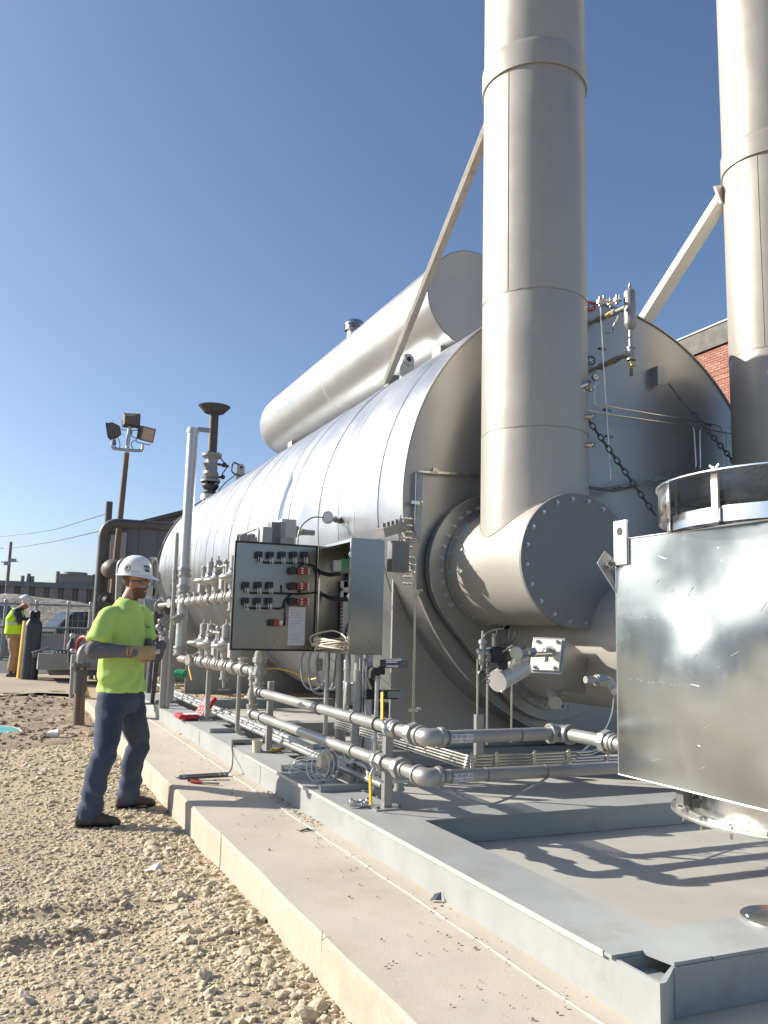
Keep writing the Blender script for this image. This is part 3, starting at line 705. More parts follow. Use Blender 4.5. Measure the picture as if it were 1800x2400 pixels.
# ------------------------------------------------------------------ gas piping along the skid
GX, GR = 2.06, .0355
def union(mb, c, d, r, L=.10):
    c = Vector(c); d = Vector(d).normalized()
    mb.cyl(c-d*L*.5, c-d*L*.28, r*1.22, n=18); mb.lathe(c-d*L*.28, d, [(0, r*1.2), (.0, r*1.75), (L*.34, r*1.75), (L*.36, r*1.5)], 8)
    mb.cyl(c+d*L*.08, c+d*L*.3, r*1.38, n=18); mb.cyl(c+d*L*.3, c+d*L*.5, r*1.22, n=18); return mb
def coupling(mb, c, d, r, L=.07):
    c = Vector(c); d = Vector(d).normalized(); mb.lathe(c-d*L/2, d, [(0, r), (0, r*1.22), (.012, r*1.27), (.014, r*1.16), (L-.014, r*1.16), (L-.012, r*1.27), (L, r*1.22), (L, r)], 20); return mb
def elbow(c, d1, d2, r):
    c = Vector(c); d1 = Vector(d1).normalized(); d2 = Vector(d2).normalized(); L = r*2.1
    mb = MB().tube([c+d1*L, c, c+d2*L], r*1.2, 20, bend=r*2, seg=9)
    for d in (d1, d2): mb.lathe(c+d*(L*.78), d, [(0, r*1.15), (0, r*1.38), (r*.55, r*1.38), (r*.55, r)], 22)
    return mb
def tee_fit(c, d1, d2, r):
    c = Vector(c); d1 = Vector(d1).normalized(); d2 = Vector(d2).normalized(); mb = MB().cyl(c-d1*r*2, c+d1*r*2, r*1.2, n=20).cyl(c, c+d2*r*2, r*1.2, n=20)
    for d in (d1, -d1, d2): mb.lathe(c+d*r*1.6, d, [(0, r*1.1), (0, r*1.38), (r*.5, r*1.38), (r*.5, r)], 22)
    return mb
def pipe_label(par, txt, c, r, size):
    # sticker wrapped on a pipe that runs along X, facing the open side (-Y)
    c = Vector(c); hw, a0, a1 = .062, R(28), R(-48)
    def pt(u, a, rr): return Vector((c.x+u, c.y-rr*math.cos(a), c.z+rr*math.sin(a)))
    vs = []; fs = []
    for i in range(9):
        a = a0+(a1-a0)*i/8
        for u in (-hw, hw): vs.append(pt(u, a, r+.0012))
    fs = [(2*i, 2*i+1, 2*i+3, 2*i+2) for i in range(8)]
    st = MB().add(vs, fs).build('sticker', 'paper', par)
    me = text_mesh(txt, size); o = org(par); am = (a0+a1)/2
    for v in me.vertices:
        p = pt(v.co.x, am+v.co.y/(r+.002), r+.0022); v.co = p-o
    me.materials.append(M['sticker_dark']); link('lettering', me, st)
def lever(par, stem, tip, m='yellow', side=(0, -1, 0)):
    stem, tip = Vector(stem), Vector(tip); d = (tip-stem); k = stem+d*.28+Vector(side)*.02
    MB().tube([stem, stem+d*.12, k], .007, 6).hexp(stem-Vector((.02, 0, 0)), stem+Vector((.012, 0, 0)), .013).build('lever', 'galv', par)
    return MB().bar(k, tip, .021, .010, side).build('handle', m, par, bevel=.003)

z1, z2 = .832, .628
yA, yB, ye1, ye2 = 7.31, 7.50, 4.04, 4.06
g1 = thing('gas_pipe', 'upper thick silver gas pipe along the skid, with a sticker reading BURNER #1 GAS TRAIN', 'gas pipe', (GX, ye1, z1), 'gas pipes along the skid')
TX = 2.905
MB().cyl((GX, yA-.06, z1), (GX, ye1+.05, z1), GR, n=24).build('pipe', 'silver', g1)
MB().cyl((GX+.06, ye1, z1), (TX-.05, ye1, z1+.004), GR, n=24).build('pipe', 'silver', g1)
MB().cyl((TX, ye1-.05, z1+.004), (TX, 3.40, z1+.004), GR, n=24).build('pipe', 'silver', g1)
elbow((GX, ye1, z1), (0, 1, 0), (1, 0, 0), GR*1.12).build('elbow', 'silver', g1)
MB().cyl((GX, ye1+.03, z1-.045), (GX, ye1+.03, z1-.075), .006, n=6).build('drain_stub', 'tube_steel', g1)
elbow((TX, ye1, z1+.004), (-1, 0, 0), (0, -1, 0), GR*1.12).build('elbow', 'silver', g1)
yu = P(1420, 1745, X=TX).y
union(MB(), (GX, P(968, 1719, X=GX).y, z1), (0, 1, 0), GR, .15).build('union', 'silver', g1)
union(MB(), (TX, 3.63, z1+.004), (0, -1, 0), GR, .13).build('union', 'silver', g1)
yv1 = P(925, 1708, X=GX).y
MB().lathe((GX, yv1-.06, z1), (0, 1, 0), [(0, GR), (0, GR*1.5), (.035, GR*1.5), (.04, GR*1.2), (.09, GR*1.2), (.095, GR*1.55), (.13, GR*1.55), (.13, GR)], 8).sph((GX, yv1, z1), GR*1.45).build('valve_body', 'silver', g1)
lever(g1, P(905, 1712, X=GX-.06), P(896, 1622, X=GX-.06), side=(-1, -.3, 0))
for yy_ in (5.05, 5.72): coupling(MB(), (GX, yy_, z1), (0, 1, 0), GR, .012).build('weld_ring', 'silver', g1)
for xx in (2.17, 2.62): MB().lathe((xx, ye1, z1), (1, 0, 0), [(0, GR), (0, GR+.003), (.006, GR+.003), (.006, GR)], 20).build('weld_ring', 'dark_steel', g1)
pipe_label(g1, 'BURNER #1\nGAS TRAIN', (P(1085, 1735, Y=ye1-GR).x, ye1, z1), GR, .0235)
g2 = thing('gas_pipe', 'lower thick silver gas pipe along the skid, with a sticker reading BURNER #2 GAS TRAIN', 'gas pipe', (GX, ye2, z2), 'gas pipes along the skid')
MB().cyl((GX, yB-.06, z2), (GX, ye2+.05, z2), GR, n=24).build('pipe', 'silver', g2)
MB().cyl((GX+.06, ye2, z2), (6.9, ye2, z2+.004), GR, n=24).build('pipe', 'silver', g2)
elbow((GX, ye2, z2), (0, 1, 0), (1, 0, 0), GR*1.12).build('elbow', 'silver', g2)
union(MB(), (GX, P(937, 1795, X=GX).y, z2), (0, 1, 0), GR, .15).build('union', 'silver', g2)
yv2 = P(896, 1778, X=GX).y
MB().lathe((GX, yv2-.06, z2), (0, 1, 0), [(0, GR), (0, GR*1.5), (.035, GR*1.5), (.04, GR*1.2), (.09, GR*1.2), (.095, GR*1.55), (.13, GR*1.55), (.13, GR)], 8).sph((GX, yv2, z2), GR*1.45).build('valve_body', 'silver', g2)
lever(g2, P(876, 1790, X=GX-.06), P(869, 1886, X=GX-.06), side=(-1, -.3, 0))
for yy_ in (4.72, 5.05): coupling(MB(), (GX, yy_, z2), (0, 1, 0), GR, .012).build('weld_ring', 'silver', g2)
for xx in (2.16, 2.2, 2.42, 2.8): MB().lathe((xx, ye2, z2), (1, 0, 0), [(0, GR), (0, GR+.003), (.006, GR+.003), (.006, GR)], 20).build('weld_ring', 'dark_steel', g2)
pipe_label(g2, 'BURNER #2\nGAS TRAIN', (P(1086, 1822, Y=ye2-GR).x, ye2, z2), GR, .0235)
# risers
zu, zl = 1.69, 1.00
MB().cyl((GX, yA, z1), (GX, yA, zu), GR, n=22).build('riser', 'silver', g1)
elbow((GX, yA, z1), (0, 0, 1), (0, -1, 0), GR*1.05).build('elbow', 'silver', g1)
for z in (1.12, 1.0): union(MB(), (GX, yA, z), (0, 0, 1), GR*1.05, .12 if z > 1.05 else .08).build('union', 'silver', g1)
MB().cyl((GX, yB, z2), (GX, yB, zl), GR*.8, n=22).build('riser', 'silver', g2)
elbow((GX, yB, z2), (0, 0, 1), (0, -1, 0), GR*1.05).build('elbow', 'silver', g2)
elbow((GX, yB, zl), (0, 0, -1), (0, 1, 0), GR*.95).build('elbow', 'silver', g2)
union(MB(), (GX, yB, .80), (0, 0, 1), GR*.85, .10).build('union', 'silver', g2)
coupling(MB(), (GX, yB, .90), (0, 0, 1), GR*.85, .06).build('coupling', 'silver', g2)

# gas trains (valve rows)
def diaphragm(par, y, z, r=.12, x=GX):
    MB().lathe((x, y, z), (0, 0, 1), [(0, .05), (.05, .055), (.075, r*.8), (.09, r*1.12), (.10, r*1.16), (.112, r*1.16), (.122, r*1.12), (.135, r*.65), (.16, .062), (.19, .05)], 24).build('regulator', 'silver', par)
    MB().lathe((x, y, z+.185), (0, 0, 1), [(0, .05), (0, .062), (.012, .062), (.014, .047), (.13, .047), (.14, .035), (.15, .012), (.19, .010), (.19, 0)], 18).build('spring_tower', 'silver', par)
def actuator(par, y, z, x=GX):
    MB().bb((x-.055, y-.06, z), (x+.055, y+.06, z+.14)).build('actuator_box', 'grey_box', par, bevel=.006)
    MB().lathe((x, y, z+.14), (0, 0, 1), [(0, .05), (.02, .05), (.03, .03), (.12, .026), (.15, .034), (.17, .02), (.17, 0)], 14).build('solenoid', 'silver', par)
def flanged(par, y, z, r=GR, x=GX):
    MB().lathe((x, y-.09, z), (0, 1, 0), [(0, r), (0, r*1.55), (.03, r*1.6), (.04, r*1.25), (.06, r*1.75), (.09, r*2.0), (.12, r*1.75), (.14, r*1.25), (.15, r*1.6), (.18, r*1.55), (.18, r)], 20).build('valve_body', 'silver', par)
    MB().lathe((x, y, z+r*1.5), (0, 0, 1), [(0, r*1.1), (.03, r*1.1), (.031, r*1.45), (.05, r*1.45), (.05, 0)], 16).build('bonnet', 'silver', par)
for nm, z, y0, y1, lab in (('lower', zl, yB, 10.4, 'lower row of silver gas valves and regulators left of the control cabinet'), ('upper', zu, yA, 11.9, 'upper row of silver gas valves and regulators, mostly behind the open cabinet door')):
    t = thing('gas_train', lab, 'valve train', (GX, y0, z), 'gas trains beside the cabinet')
    MB().cyl((GX, y0+.05, z), (GX, y1, z), GR, n=22).build('pipe', 'silver', t)
    yv = y0+.38; k = 0
    while yv < y1-.5:
        flanged(t, yv, z)
        if k % 4 == 0: coupling(MB(), (GX, yv+.17, z), (0, 1, 0), GR, .1).build('coupling', 'silver', t)
        else: union(MB(), (GX, yv+.17, z), (0, 1, 0), GR, .12).build('union', 'silver', t)
        if k in (2, 4): diaphragm(t, yv, z+.09, .13)
        if k in (1, 3, 6): actuator(t, yv, z+.09)
        if k == 2:
            MB().lathe((GX, yv-.0, z-.05), (0, 0, -1), [(0, .04), (.07, .04), (.072, .05), (.09, .05), (.1, .02), (.17, .014), (.17, 0)], 14).bar((GX-.05, yv, z-.24), (GX+.06, yv, z-.24), .012, .012).build('drip_leg', 'silver', t)
        if k == 5: diaphragm(t, yv, z+.1, .16)
        yv += .36; k += 1
    coupling(MB(), (GX, y1-.2, z), (0, 1, 0), GR, .1).build('coupling', 'silver', t)
    c = V(GX-.05, y1-.32, z); MB().lathe(c, (-1, -.35, 0), [(0, .06), (.04, .065), (.05, .06), (.05, .0)], 20).build('strainer_cap', 'silver', t)
    MB().tube([(GX+.02, y0+1.0, z+.42), (GX+.02, y0+1.0, z+.62), (GX+.02, y0+.3, z+.62), (GX+.02, y0+.3, z+.2)], .011, 8, bend=.06).build('sense_line', 'valve_grey', t)
    MB().tube([(GX-.03, y0+1.9, z+.05), (GX-.03, y0+1.9, z+.33), (GX-.03, y0+1.3, z+.33), (GX-.03, y0+1.3, z+.05)], .012, 8, bend=.02).build('bypass_line', 'silver', t)
    MB().sph((GX-.03, y0+1.62, z+.33), .03).cyl((GX-.09, y0+1.62, z+.33), (GX+.03, y0+1.62, z+.33), .012).build('test_cock', 'silver', t)
    if nm == 'lower': lever(t, P(445, 1553, X=GX-.05), P(449, 1594, X=GX-.05), side=(-1, -.2, 0))
    else:
        MB().cyl((GX, y1, z), (GX, y1+1.6, z), GR*.9, n=16).lathe((GX, y1+1.0, z), (0, 1, 0), [(0, GR), (0, GR*2), (.05, GR*2), (.05, GR)], 18).build('inlet_pipe', 'valve_grey', t)
        lever(t, P(412, 1412, X=GX-.05), P(410, 1376, X=GX-.05), side=(-1, -.2, 0))
# vent pipe
vy = 11.05; vt_ = thing('vent_pipe', 'tall galvanised vent pipe rising beside the gas trains with a bracket at its top', 'vent pipe', (GX, vy, 1.1))
top = P(443, 1012, X=GX); bot = P(423, 1530, X=GX)
MB().cyl((GX, vy, 1.06), (GX, vy, 4.0), .070, n=28).build('pipe', 'galv', vt_)
for z in (1.08, 1.86, 2.08): MB().lathe((GX, vy, z-.06), (0, 0, 1), [(0, .07), (0, .088), (.03, .092), (.035, .078), (.085, .078), (.09, .092), (.12, .088), (.12, .07)], 24).build('coupling', 'silver', vt_)
MB().lathe((GX, vy, 3.93), (0, 0, 1), [(0, .071), (0, .082), (.04, .082), (.04, .071)], 24).build('clamp_ring', 'galv', vt_)
MB().bb((GX+.06, vy-.03, 3.955), (GX+.22, vy-.022, 4.02)).build('bracket', 'valve_grey', vt_)
MB().cyl((GX-.105, vy+.1, .36), (GX-.105, vy+.1, 2.6), .028, n=14).build('side_conduit', 'silver', vt_)
for z in (1.25, 2.05): coupling(MB(), (GX-.105, vy+.1, z), (0, 0, 1), .030, .16).build('coupling', 'silver', vt_)
MB().tube([(GX, vy, 1.08), (GX, vy, .98), (GX, vy-.5, .98)], .045, 14, bend=.06).build('foot_bend', 'silver', vt_)
MB().bb((GX-.2, vy+.12, SK_Z), (GX-.08, vy+.16, 1.25)).build('flat_post', 'silver', vt_)
MB().cyl((GX-.01, vy-.03, 1.52), (GX-.14, vy-.1, 1.44), .05, n=14).build('drip_cap', 'silver', vt_)
# pipe support posts
k = 0
for (x, y, zt, lab) in ((2.13, 4.70, .80, 'square steel post holding up both gas pipes near the elbows'), (2.125, 7.156, .93, 'square steel post holding up both gas pipes below the cabinet door'), (2.13, 9.62, .97, 'square steel post under the lower valve row, beside the red tool case'), (2.13, 8.1, .96, 'thin bent grey pipe leg under the lower valve row')):
    t = thing('support_post', lab, 'post', (x, y, SK_Z), 'posts under the gas pipes')
    if k < 3:
        MB().box((x, y, (SK_Z+.01+zt)/2), (.05, .05, zt-SK_Z-.01)).build('post', 'silver', t, bevel=.003)
        MB().box((x, y, SK_Z+.005), (.19, .15, .009)).build('base_plate', 'silver', t)
        for zz in ((z1, z2) if k < 2 else (zl,)):
            MB().tube([(x+.05, y-.012, zz)]+[(GX+(GR+.006)*math.cos(q), y-.012, zz+(GR+.006)*math.sin(q)) for q in np.linspace(1.2, 5.1, 12)]+[(x+.05, y-.012, zz-.02)], .005, 6).build('u_bolt', 'dark_steel', t)
        for s_ in (-1, 1): MB().hexp((x+.07*s_, y-.04, SK_Z+.009), (x+.07*s_, y-.04, SK_Z+.02), .011).build('anchor_nut', 'dark_steel', t)
    else:
        MB().tube([(x-.04, y, zt), (x-.04, y, SK_Z+.05), (x+.03, y+.02, SK_Z+.03)], .022, 12, bend=.07).build('post', 'silver', t)
    k += 1
# conduits on short struts
for i, (y, lab) in enumerate(((5.28, 'nearest the camera'), (6.12, 'beside the white wire coil'), (7.62, 'beside the white cup'), (8.5, 'in front of the bent pipe leg'), (9.72, 'below the red tool case'), (11.9, 'farthest along the skid'))):
    t = thing('strut_channel', 'short grey steel channel lying across the skid beam, '+lab, 'channel', (2.1, y, SK_Z), 'channels across the skid beam')
    L0 = 1.925; L1 = 2.5
    MB().bb((L0, y-.02, SK_Z+.001), (L1, y+.02, SK_Z+.004)).bb((L0, y-.021, SK_Z+.0045), (L1, y-.0185, SK_Z+.042)).bb((L0, y+.0185, SK_Z+.0045), (L1, y+.021, SK_Z+.042)).bb((L0, y-.0184, SK_Z+.0385), (L1, y-.009, SK_Z+.0415)).bb((L0, y+.009, SK_Z+.0385), (L1, y+.0184, SK_Z+.0415)).build('channel', 'skid_paint', t)
    MB().bb((L0-.003, y-.02, SK_Z+.002), (L0-.0005, y+.02, SK_Z+.041)).build('end_face', 'dark_steel', t)
czz = SK_Z+.072
for i, (x, y0, y1, r, m, lab) in enumerate(((2.375, 6.62, 15., .030, 'silver', 'thickest galvanised conduit running along the skid to a dark junction fitting'), (2.24, 5.0, 13., .022, 'silver', 'thin galvanised conduit nearest the edge of the skid'), (2.30, 5.75, 13.5, .022, 'silver', 'middle galvanised conduit of the three on the skid'))):
    t = thing('conduit', lab, 'conduit', (x, y0, czz), 'conduits along the skid')
    MB().cyl((x, y0, czz), (x, y1, czz), r, n=16).build('pipe', m, t)
    for y in (5.28, 6.12, 7.62, 8.5, 9.72, 11.9):
        if y > y0+.05: MB().lathe((x, y-.012, czz), (0, 1, 0), [(0, r), (0, r+.005), (.024, r+.005), (.024, r)], 16).box((x, y, czz+r+.012), (.008, .024, .024)).build('clamp', 'galv', t)
    for y in np.arange(y0+.9, y1, 2.1): coupling(MB(), (x, float(y), czz), (0, 1, 0), r, .09).build('coupling', 'galv', t)
t = thing('junction_fitting', 'dark cast conduit fitting at the end of the thickest conduit', 'conduit fitting', (2.375, 6.5, czz))
MB().bb((2.335, 6.42, czz-.05), (2.415, 6.62, czz+.05)).build('body', 'conduit_dark', t, bevel=.012); MB().lathe((2.375, 6.25, czz), (0, 1, 0), [(0, .03), (0, .045), (.17, .045)], 8).build('hub', 'valve_grey', t)
MB().cyl((2.375, 5.6, czz), (2.375, 6.25, czz), .028, n=14).build('stub', 'silver', t)
t = thing('conduit_tee', 'grey pipe tee and short pipe between the wire coil and the nearest post', 'pipe tee', (2.30, 5.5, .5))
tee_fit((2.30, 5.62, .47), (0, 0, 1), (0, -1, 0), .03).build('tee', 'silver', t); MB().cyl((2.30, 5.6, .47), (2.28, 4.86, .47), .026, n=16).build('pipe', 'silver', t)
elbow((2.28, 4.85, .47), (0, 1, 0), (0, 0, -1), .026).build('elbow', 'silver', t); MB().cyl((2.30, 5.62, .30), (2.30, 5.62, 1.1), .028, n=14).build('leg', 'silver', t)
MB().tube([(2.28, 5.1, .44), (2.28, 5.1, .535), (2.28, 5.1, .56), (2.30, 5.1, .57)], .008, 6).build('hanger', 'galv', t)
# bundle of small tubes in front of the boiler
ty = 4.30; bx = P(1100, 1785, Y=ty)
tb = thing('tubing_bundle', 'stack of five bright small tubes running below the upper gas pipe', 'tubing', (bx.x, ty, bx.z), None)
for k in range(5):
    z = bx.z-.004+.0165*(k-2)
    MB().tube([(bx.x-.02+.004*k, 6.42, z), (bx.x-.02+.004*k, ty, z), (bx.x+.85, ty, z+.0), (bx.x+.9, ty, z+(.02 if k > 2 else 0)), (6.0, ty, z+(.02 if k > 2 else 0))], .0068, 8, bend=.03).build('tube', 'tube_steel', tb)
for dx in (.0, .16, .42, .66, .95):
    MB().bb((bx.x+dx, ty-.016, bx.z-.055), (bx.x+dx+.02, ty-.009, bx.z+.05)).cyl((bx.x+dx+.01, ty-.014, bx.z-.065), (bx.x+dx+.01, ty-.014, bx.z-.05), .008, n=8).build('clamp', 'tube_steel', tb)
c = P(1132, 1770, Y=4.26); t = thing('angle_bracket', 'thin bright angle bracket crossing behind both gas pipes below the gauge', 'bracket', (c.x, 4.36, .56))
MB().bb((c.x-.004, 4.33, .56), (c.x+.0, 4.36, .915)).bb((c.x+.0005, 4.33, .56), (c.x+.045, 4.334, .915)).build('angle', 'silver', t)
# ------------------------------------------------------------------ control cabinet with open door
CX0, CX1, CY0, CY1, CZ0, CZ1 = 2.45, 2.735, 6.185, 6.97, 1.195, 2.11
cab = thing('control_cabinet', 'stainless steel control cabinet with its wired door swung open, left of the stack', 'cabinet', (2.6, 6.6, SK_Z))
th = .004
b = MB()
b.bb((CX0, CY0, CZ0), (CX1, CY0+th, CZ1)); b.build('near_side', 'stainless', cab)
MB().bb((CX0, CY1-th, CZ0), (CX1, CY1, CZ1)).build('far_side', 'stainless', cab)
MB().bb((CX1-th, CY0+th, CZ0), (CX1, CY1-th, CZ1)).build('back', 'stainless', cab)
MB().bb((CX0, CY0+th, CZ1-th), (CX1-th, CY1-th, CZ1)).build('top', 'stainless', cab)
MB().bb((CX0, CY0+th, CZ0), (CX1-th, CY1-th, CZ0+th)).build('bottom', 'stainless', cab)
lip = MB()
lip.bb((CX0-.002, CY0+th+.001, CZ0+th), (CX0+.012, CY0+.03, CZ1-th)).bb((CX0-.002, CY1-.03, CZ0+th), (CX0+.012, CY1-th-.001, CZ1-th)).bb((CX0-.0015, CY0+.03, CZ1-.03), (CX0+.011, CY1-.03, CZ1-th-.001)).bb((CX0-.0015, CY0+.03, CZ0+th+.001), (CX0+.011, CY1-.03, CZ0+.03)); lip.build('door_lip', 'stainless_clean', cab)
MB().bb((CX1-.02, CY0+.06, CZ0+.08), (CX1-.016, CY1-.06, CZ1-.07)).build('back_panel', 'white_plastic', cab)
for z in (CZ0+.12, CZ0+.45, CZ0+.78):
    MB().box((CX0-.004, CY0+.012, z), (.02, .022, .045)).cyl((CX0-.022, CY0+.012, z), (CX0-.012, CY0+.012, z), .008, n=8).build('latch', 'stainless_clean', cab, bevel=.003)
# inside
MB().box((CX1-.05, 6.905, CZ0+.36), (.05, .06, .50)).build('terminal_strip', 'white_plastic', cab)
for k in range(14): MB().box((CX1-.079, 6.905, CZ0+.15+.03*k), (.008, .05, .017)).build('terminal', 'dark_steel' if k % 3 else 'red_dull', cab)
MB().box((CX1-.06, 6.915, CZ1-.17), (.07, .09, .13)).build('relay_module', 'green_relay', cab, bevel=.004)
MB().box((CX1-.12, 6.93, CZ1-.17), (.06, .07, .10)).build('relay_module', 'white_plastic', cab, bevel=.004)
MB().box((CX1-.06, 6.90, CZ1-.33), (.06, .05, .06)).build('relay_module', 'white_plastic', cab, bevel=.004)
MB().box((CX1-.06, 6.90, CZ1-.43), (.06, .05, .07)).build('relay_module', 'white_plastic', cab, bevel=.004)
MB().box((CX1-.05, 6.60, CZ0+.4), (.05, .04, .60)).build('wire_duct', 'grey_box', cab)
for k in range(7):
    pts = [(CX1-.07, 6.65+.02*k, CZ0+.03)]+[(CX1-.08-.02*math.sin(k+q), 6.6+.02*k+.05*math.sin(q*1.3+k), CZ0+.05+.05*q) for q in range(1, 5)]
    MB().tube(smoothcurve(pts, 4), .005, 5).build('wire', 'black', cab)
# posts and conduits below
for y in (6.26, 6.80): MB().box((2.66, y, (BAY_Z+CZ0)/2+.003), (.045, .045, CZ0-BAY_Z-.008)).build('post', 'galv', cab, bevel=.003)
for i, (x, y, r, zb) in enumerate(((2.52, 6.55, .026, BAY_Z), (2.50, 6.33, .024, .70), (2.56, 6.24, .030, .55), (2.46, 6.68, .02, BAY_Z), (2.64, 6.45, .02, BAY_Z), (2.60, 6.66, .024, BAY_Z))):
    o_ = MB().cyl((x, y, zb+.004), (x, y, CZ0-.001), r, n=14); coupling(o_, (x, y, CZ0-.09), (0, 0, 1), r, .08); coupling(o_, (x, y, zb+.25), (0, 0, 1), r, .07); o_.build('conduit', ('silver', 'galv', 'silver', 'galv', 'silver', 'silver')[i], cab)
for i, (px, py) in enumerate(((818, 1626), (832, 1626))):
    c = P(px, py, Y=6.1); r = .02
    MB().tube([c+V(r*math.cos(q), 0, (.055 if math.sin(q) > 0 else -.055)+r*math.sin(q)) for q in np.linspace(0, 2*math.pi, 18)[:-1]], .005, 6, closed=True).build('conduit_cover_rim', 'tube_steel', cab)
    MB().box(c+V(0, .03, 0), (.046, .05, .17)).build('conduit_body', 'silver', cab, bevel=.012)
for k in range(5):
    y = 6.2+.02*k; pts = [(2.52+.015*k, 6.12, 1.17), (2.51+.012*k, 6.08, .9), (2.50+.02*k, 6.06+.01*k, .65), (2.47+.015*k, 6.02, .5), (2.45+.01*k, 6.05, .36)]
    MB().tube(smoothcurve(pts, 5), .0045, 5).build('wire', 'black' if k % 2 else 'grey_box', cab)
for k in range(3):
    x0 = 2.28+.05*k; y = 6.83-.05*k; d = .13+.03*(k % 2)
    MB().tube(smoothcurve([(x0+.02, y, CZ0-.0), (x0, y, CZ0-.10), (x0+.03, y-.02, CZ0-.14-d), (x0+.12, y-.04, CZ0-.18-d), (x0+.2, y-.06, CZ0-.1-d), (x0+.22, y-.08, CZ0-.01)], 6), .010, 8).build('flex_hose', 'grey_box', cab)
MB().box((2.41, 6.72, CZ0-.10), (.035, .05, .10)).build('connector_box', 'valve_grey', cab, bevel=.004)
MB().tube(smoothcurve([P(625, 1568, Y=7.0), P(650, 1567, Y=7.0), P(690, 1577, Y=6.95), P(720, 1592, Y=6.9), P(742, 1590, Y=6.8)], 5), .009, 7).build('jacketed_cable', 'brass', cab)
# the door, seen from its inside
DXa, DXb = 1.705, 2.445; DY = 6.975; door = MB().bb((DXa, DY, CZ0), (DXb, DY+.022, CZ1)).build('door', 'stainless', cab, bevel=.003, label='open door showing its wired inside')
gk = MB(); g = .016
gk.bb((DXa+.002, DY-.008, CZ1-g), (DXb-.002, DY-.0005, CZ1)).bb((DXa+.002, DY-.008, CZ0), (DXb-.002, DY-.0005, CZ0+g)).bb((DXa, DY-.0085, CZ0+g), (DXa+g, DY-.0005, CZ1-g)).bb((DXb-g, DY-.0085, CZ0+g), (DXb, DY-.0005, CZ1-g)); gk.build('gasket', 'rubber', door)
DPY = DY-.001
def dp(px, py, off=0.): p = P(px, py, Y=DPY-off); return p
rows = [(1301, (607, 634, 661, 688, 714)), (1372, (576, 605, 632)), (1409, (575, 603, 630))]
for py, xs in rows:
    for px in xs:
        c = dp(px, py, .03); MB().box(c, (.052, .05, .058)).box(c+V(0, -.028, -.008), (.036, .006, .03)).build('switch_block', 'black', door, bevel=.004)
        for s_ in (-.012, .006, .016): MB().tube(smoothcurve([c+V(s_, -.03, -.02), c+V(s_, -.036, -.045), c+V(s_+.01, -.02, -.075)], 4), .0028, 5).build('wire', 'white_wire', door)
for px, py in ((702, 1338), (701, 1374), (701, 1410)):
    c = dp(px, py, .03)
    MB().box(c+V(.045, 0, 0), (.055, .05, .062)).box(c+V(-.01, 0, 0), (.03, .045, .055)).build('contact_block', 'red_dull', door, bevel=.004)
    MB().lathe(c+V(-.065, .0, 0), (0, -1, 0), [(-.02, .034), (.03, .034), (.034, .028), (.034, 0)], 16).build('operator_body', 'black', door)
    for s_ in (-.02, 0, .02): MB().box(c+V(.015, -.028, s_), (.02, .008, .01)).box(c+V(.075, -.026, s_), (.012, .01, .012)).build('terminal', 'white_plastic', door)
c = dp(646, 1460, .03); MB().box(c, (.05, .05, .06)).build('contact_block', 'red_dull', door, bevel=.004); MB().box(c+V(-.04, .005, 0), (.04, .045, .055)).build('operator_body', 'black', door, bevel=.008)
MB().box(c+V(.04, -.01, 0), (.03, .03, .04)).build('terminal', 'tube_steel', door)
for pts in ([(605, 1313), (618, 1319), (650, 1320), (690, 1321), (722, 1322), (742, 1332)], [(572, 1384), (585, 1390), (640, 1391), (700, 1393), (745, 1390), (765, 1398), (790, 1406)],
            [(572, 1421), (585, 1426), (630, 1427), (660, 1426), (668, 1408), (682, 1394)], [(667, 1412), (668, 1460), (660, 1465)], [(659, 1373), (660, 1388)], [(700, 1330), (715, 1322), (735, 1328)], [(700, 1385), (703, 1390)]):
    P_ = [dp(x, y, .012) for x, y in pts]
    for j in range(2): MB().tube(smoothcurve([p+V(0, 0, .008*j) for p in P_], 5), .0055, 6).build('wire_bundle', 'black', door)
for px, py in ((618, 1318), (648, 1319), (675, 1320), (700, 1321), (591, 1389), (617, 1390), (644, 1391), (590, 1425), (615, 1427), (643, 1427), (667, 1433)):
    MB().box(dp(px, py, .004), (.02, .006, .016)).build('tie_mount', 'white_plastic', door)
for k, (a, b_) in enumerate((((738, 1336), (795, 1333)), ((745, 1390), (800, 1407)))):
    for j in range(3):
        p = dp(*a, .02)+V(0, 0, .012*j); q = V(CX1-.1, 6.55, P(*b_, Y=6.55).z+.012*j)
        MB().tube(smoothcurve([p, p+V(.06, -.05, -.04), (p+q)/2+V(0, 0, -.05+.02*k), q], 6), .007, 6).build('wire_loom', 'black', cab)
a, b_ = dp(677, 1422), dp(713, 1513)
pap = MB().bb((a.x, DPY-.003, b_.z), (b_.x, DPY-.0012, a.z)).build('paper_sheet', 'paper', door, 0)
for k in range(22):
    zz = a.z-.02-(a.z-b_.z-.04)*k/21; l_ = random.uniform(.3, .95)
    if k in (6, 14): continue
    MB().bb((a.x+.012, DPY-.0036, zz-.002), (a.x+.012+(b_.x-a.x-.024)*l_, DPY-.0031, zz+.001)).build('print_line', 'grey_box', pap, 0)
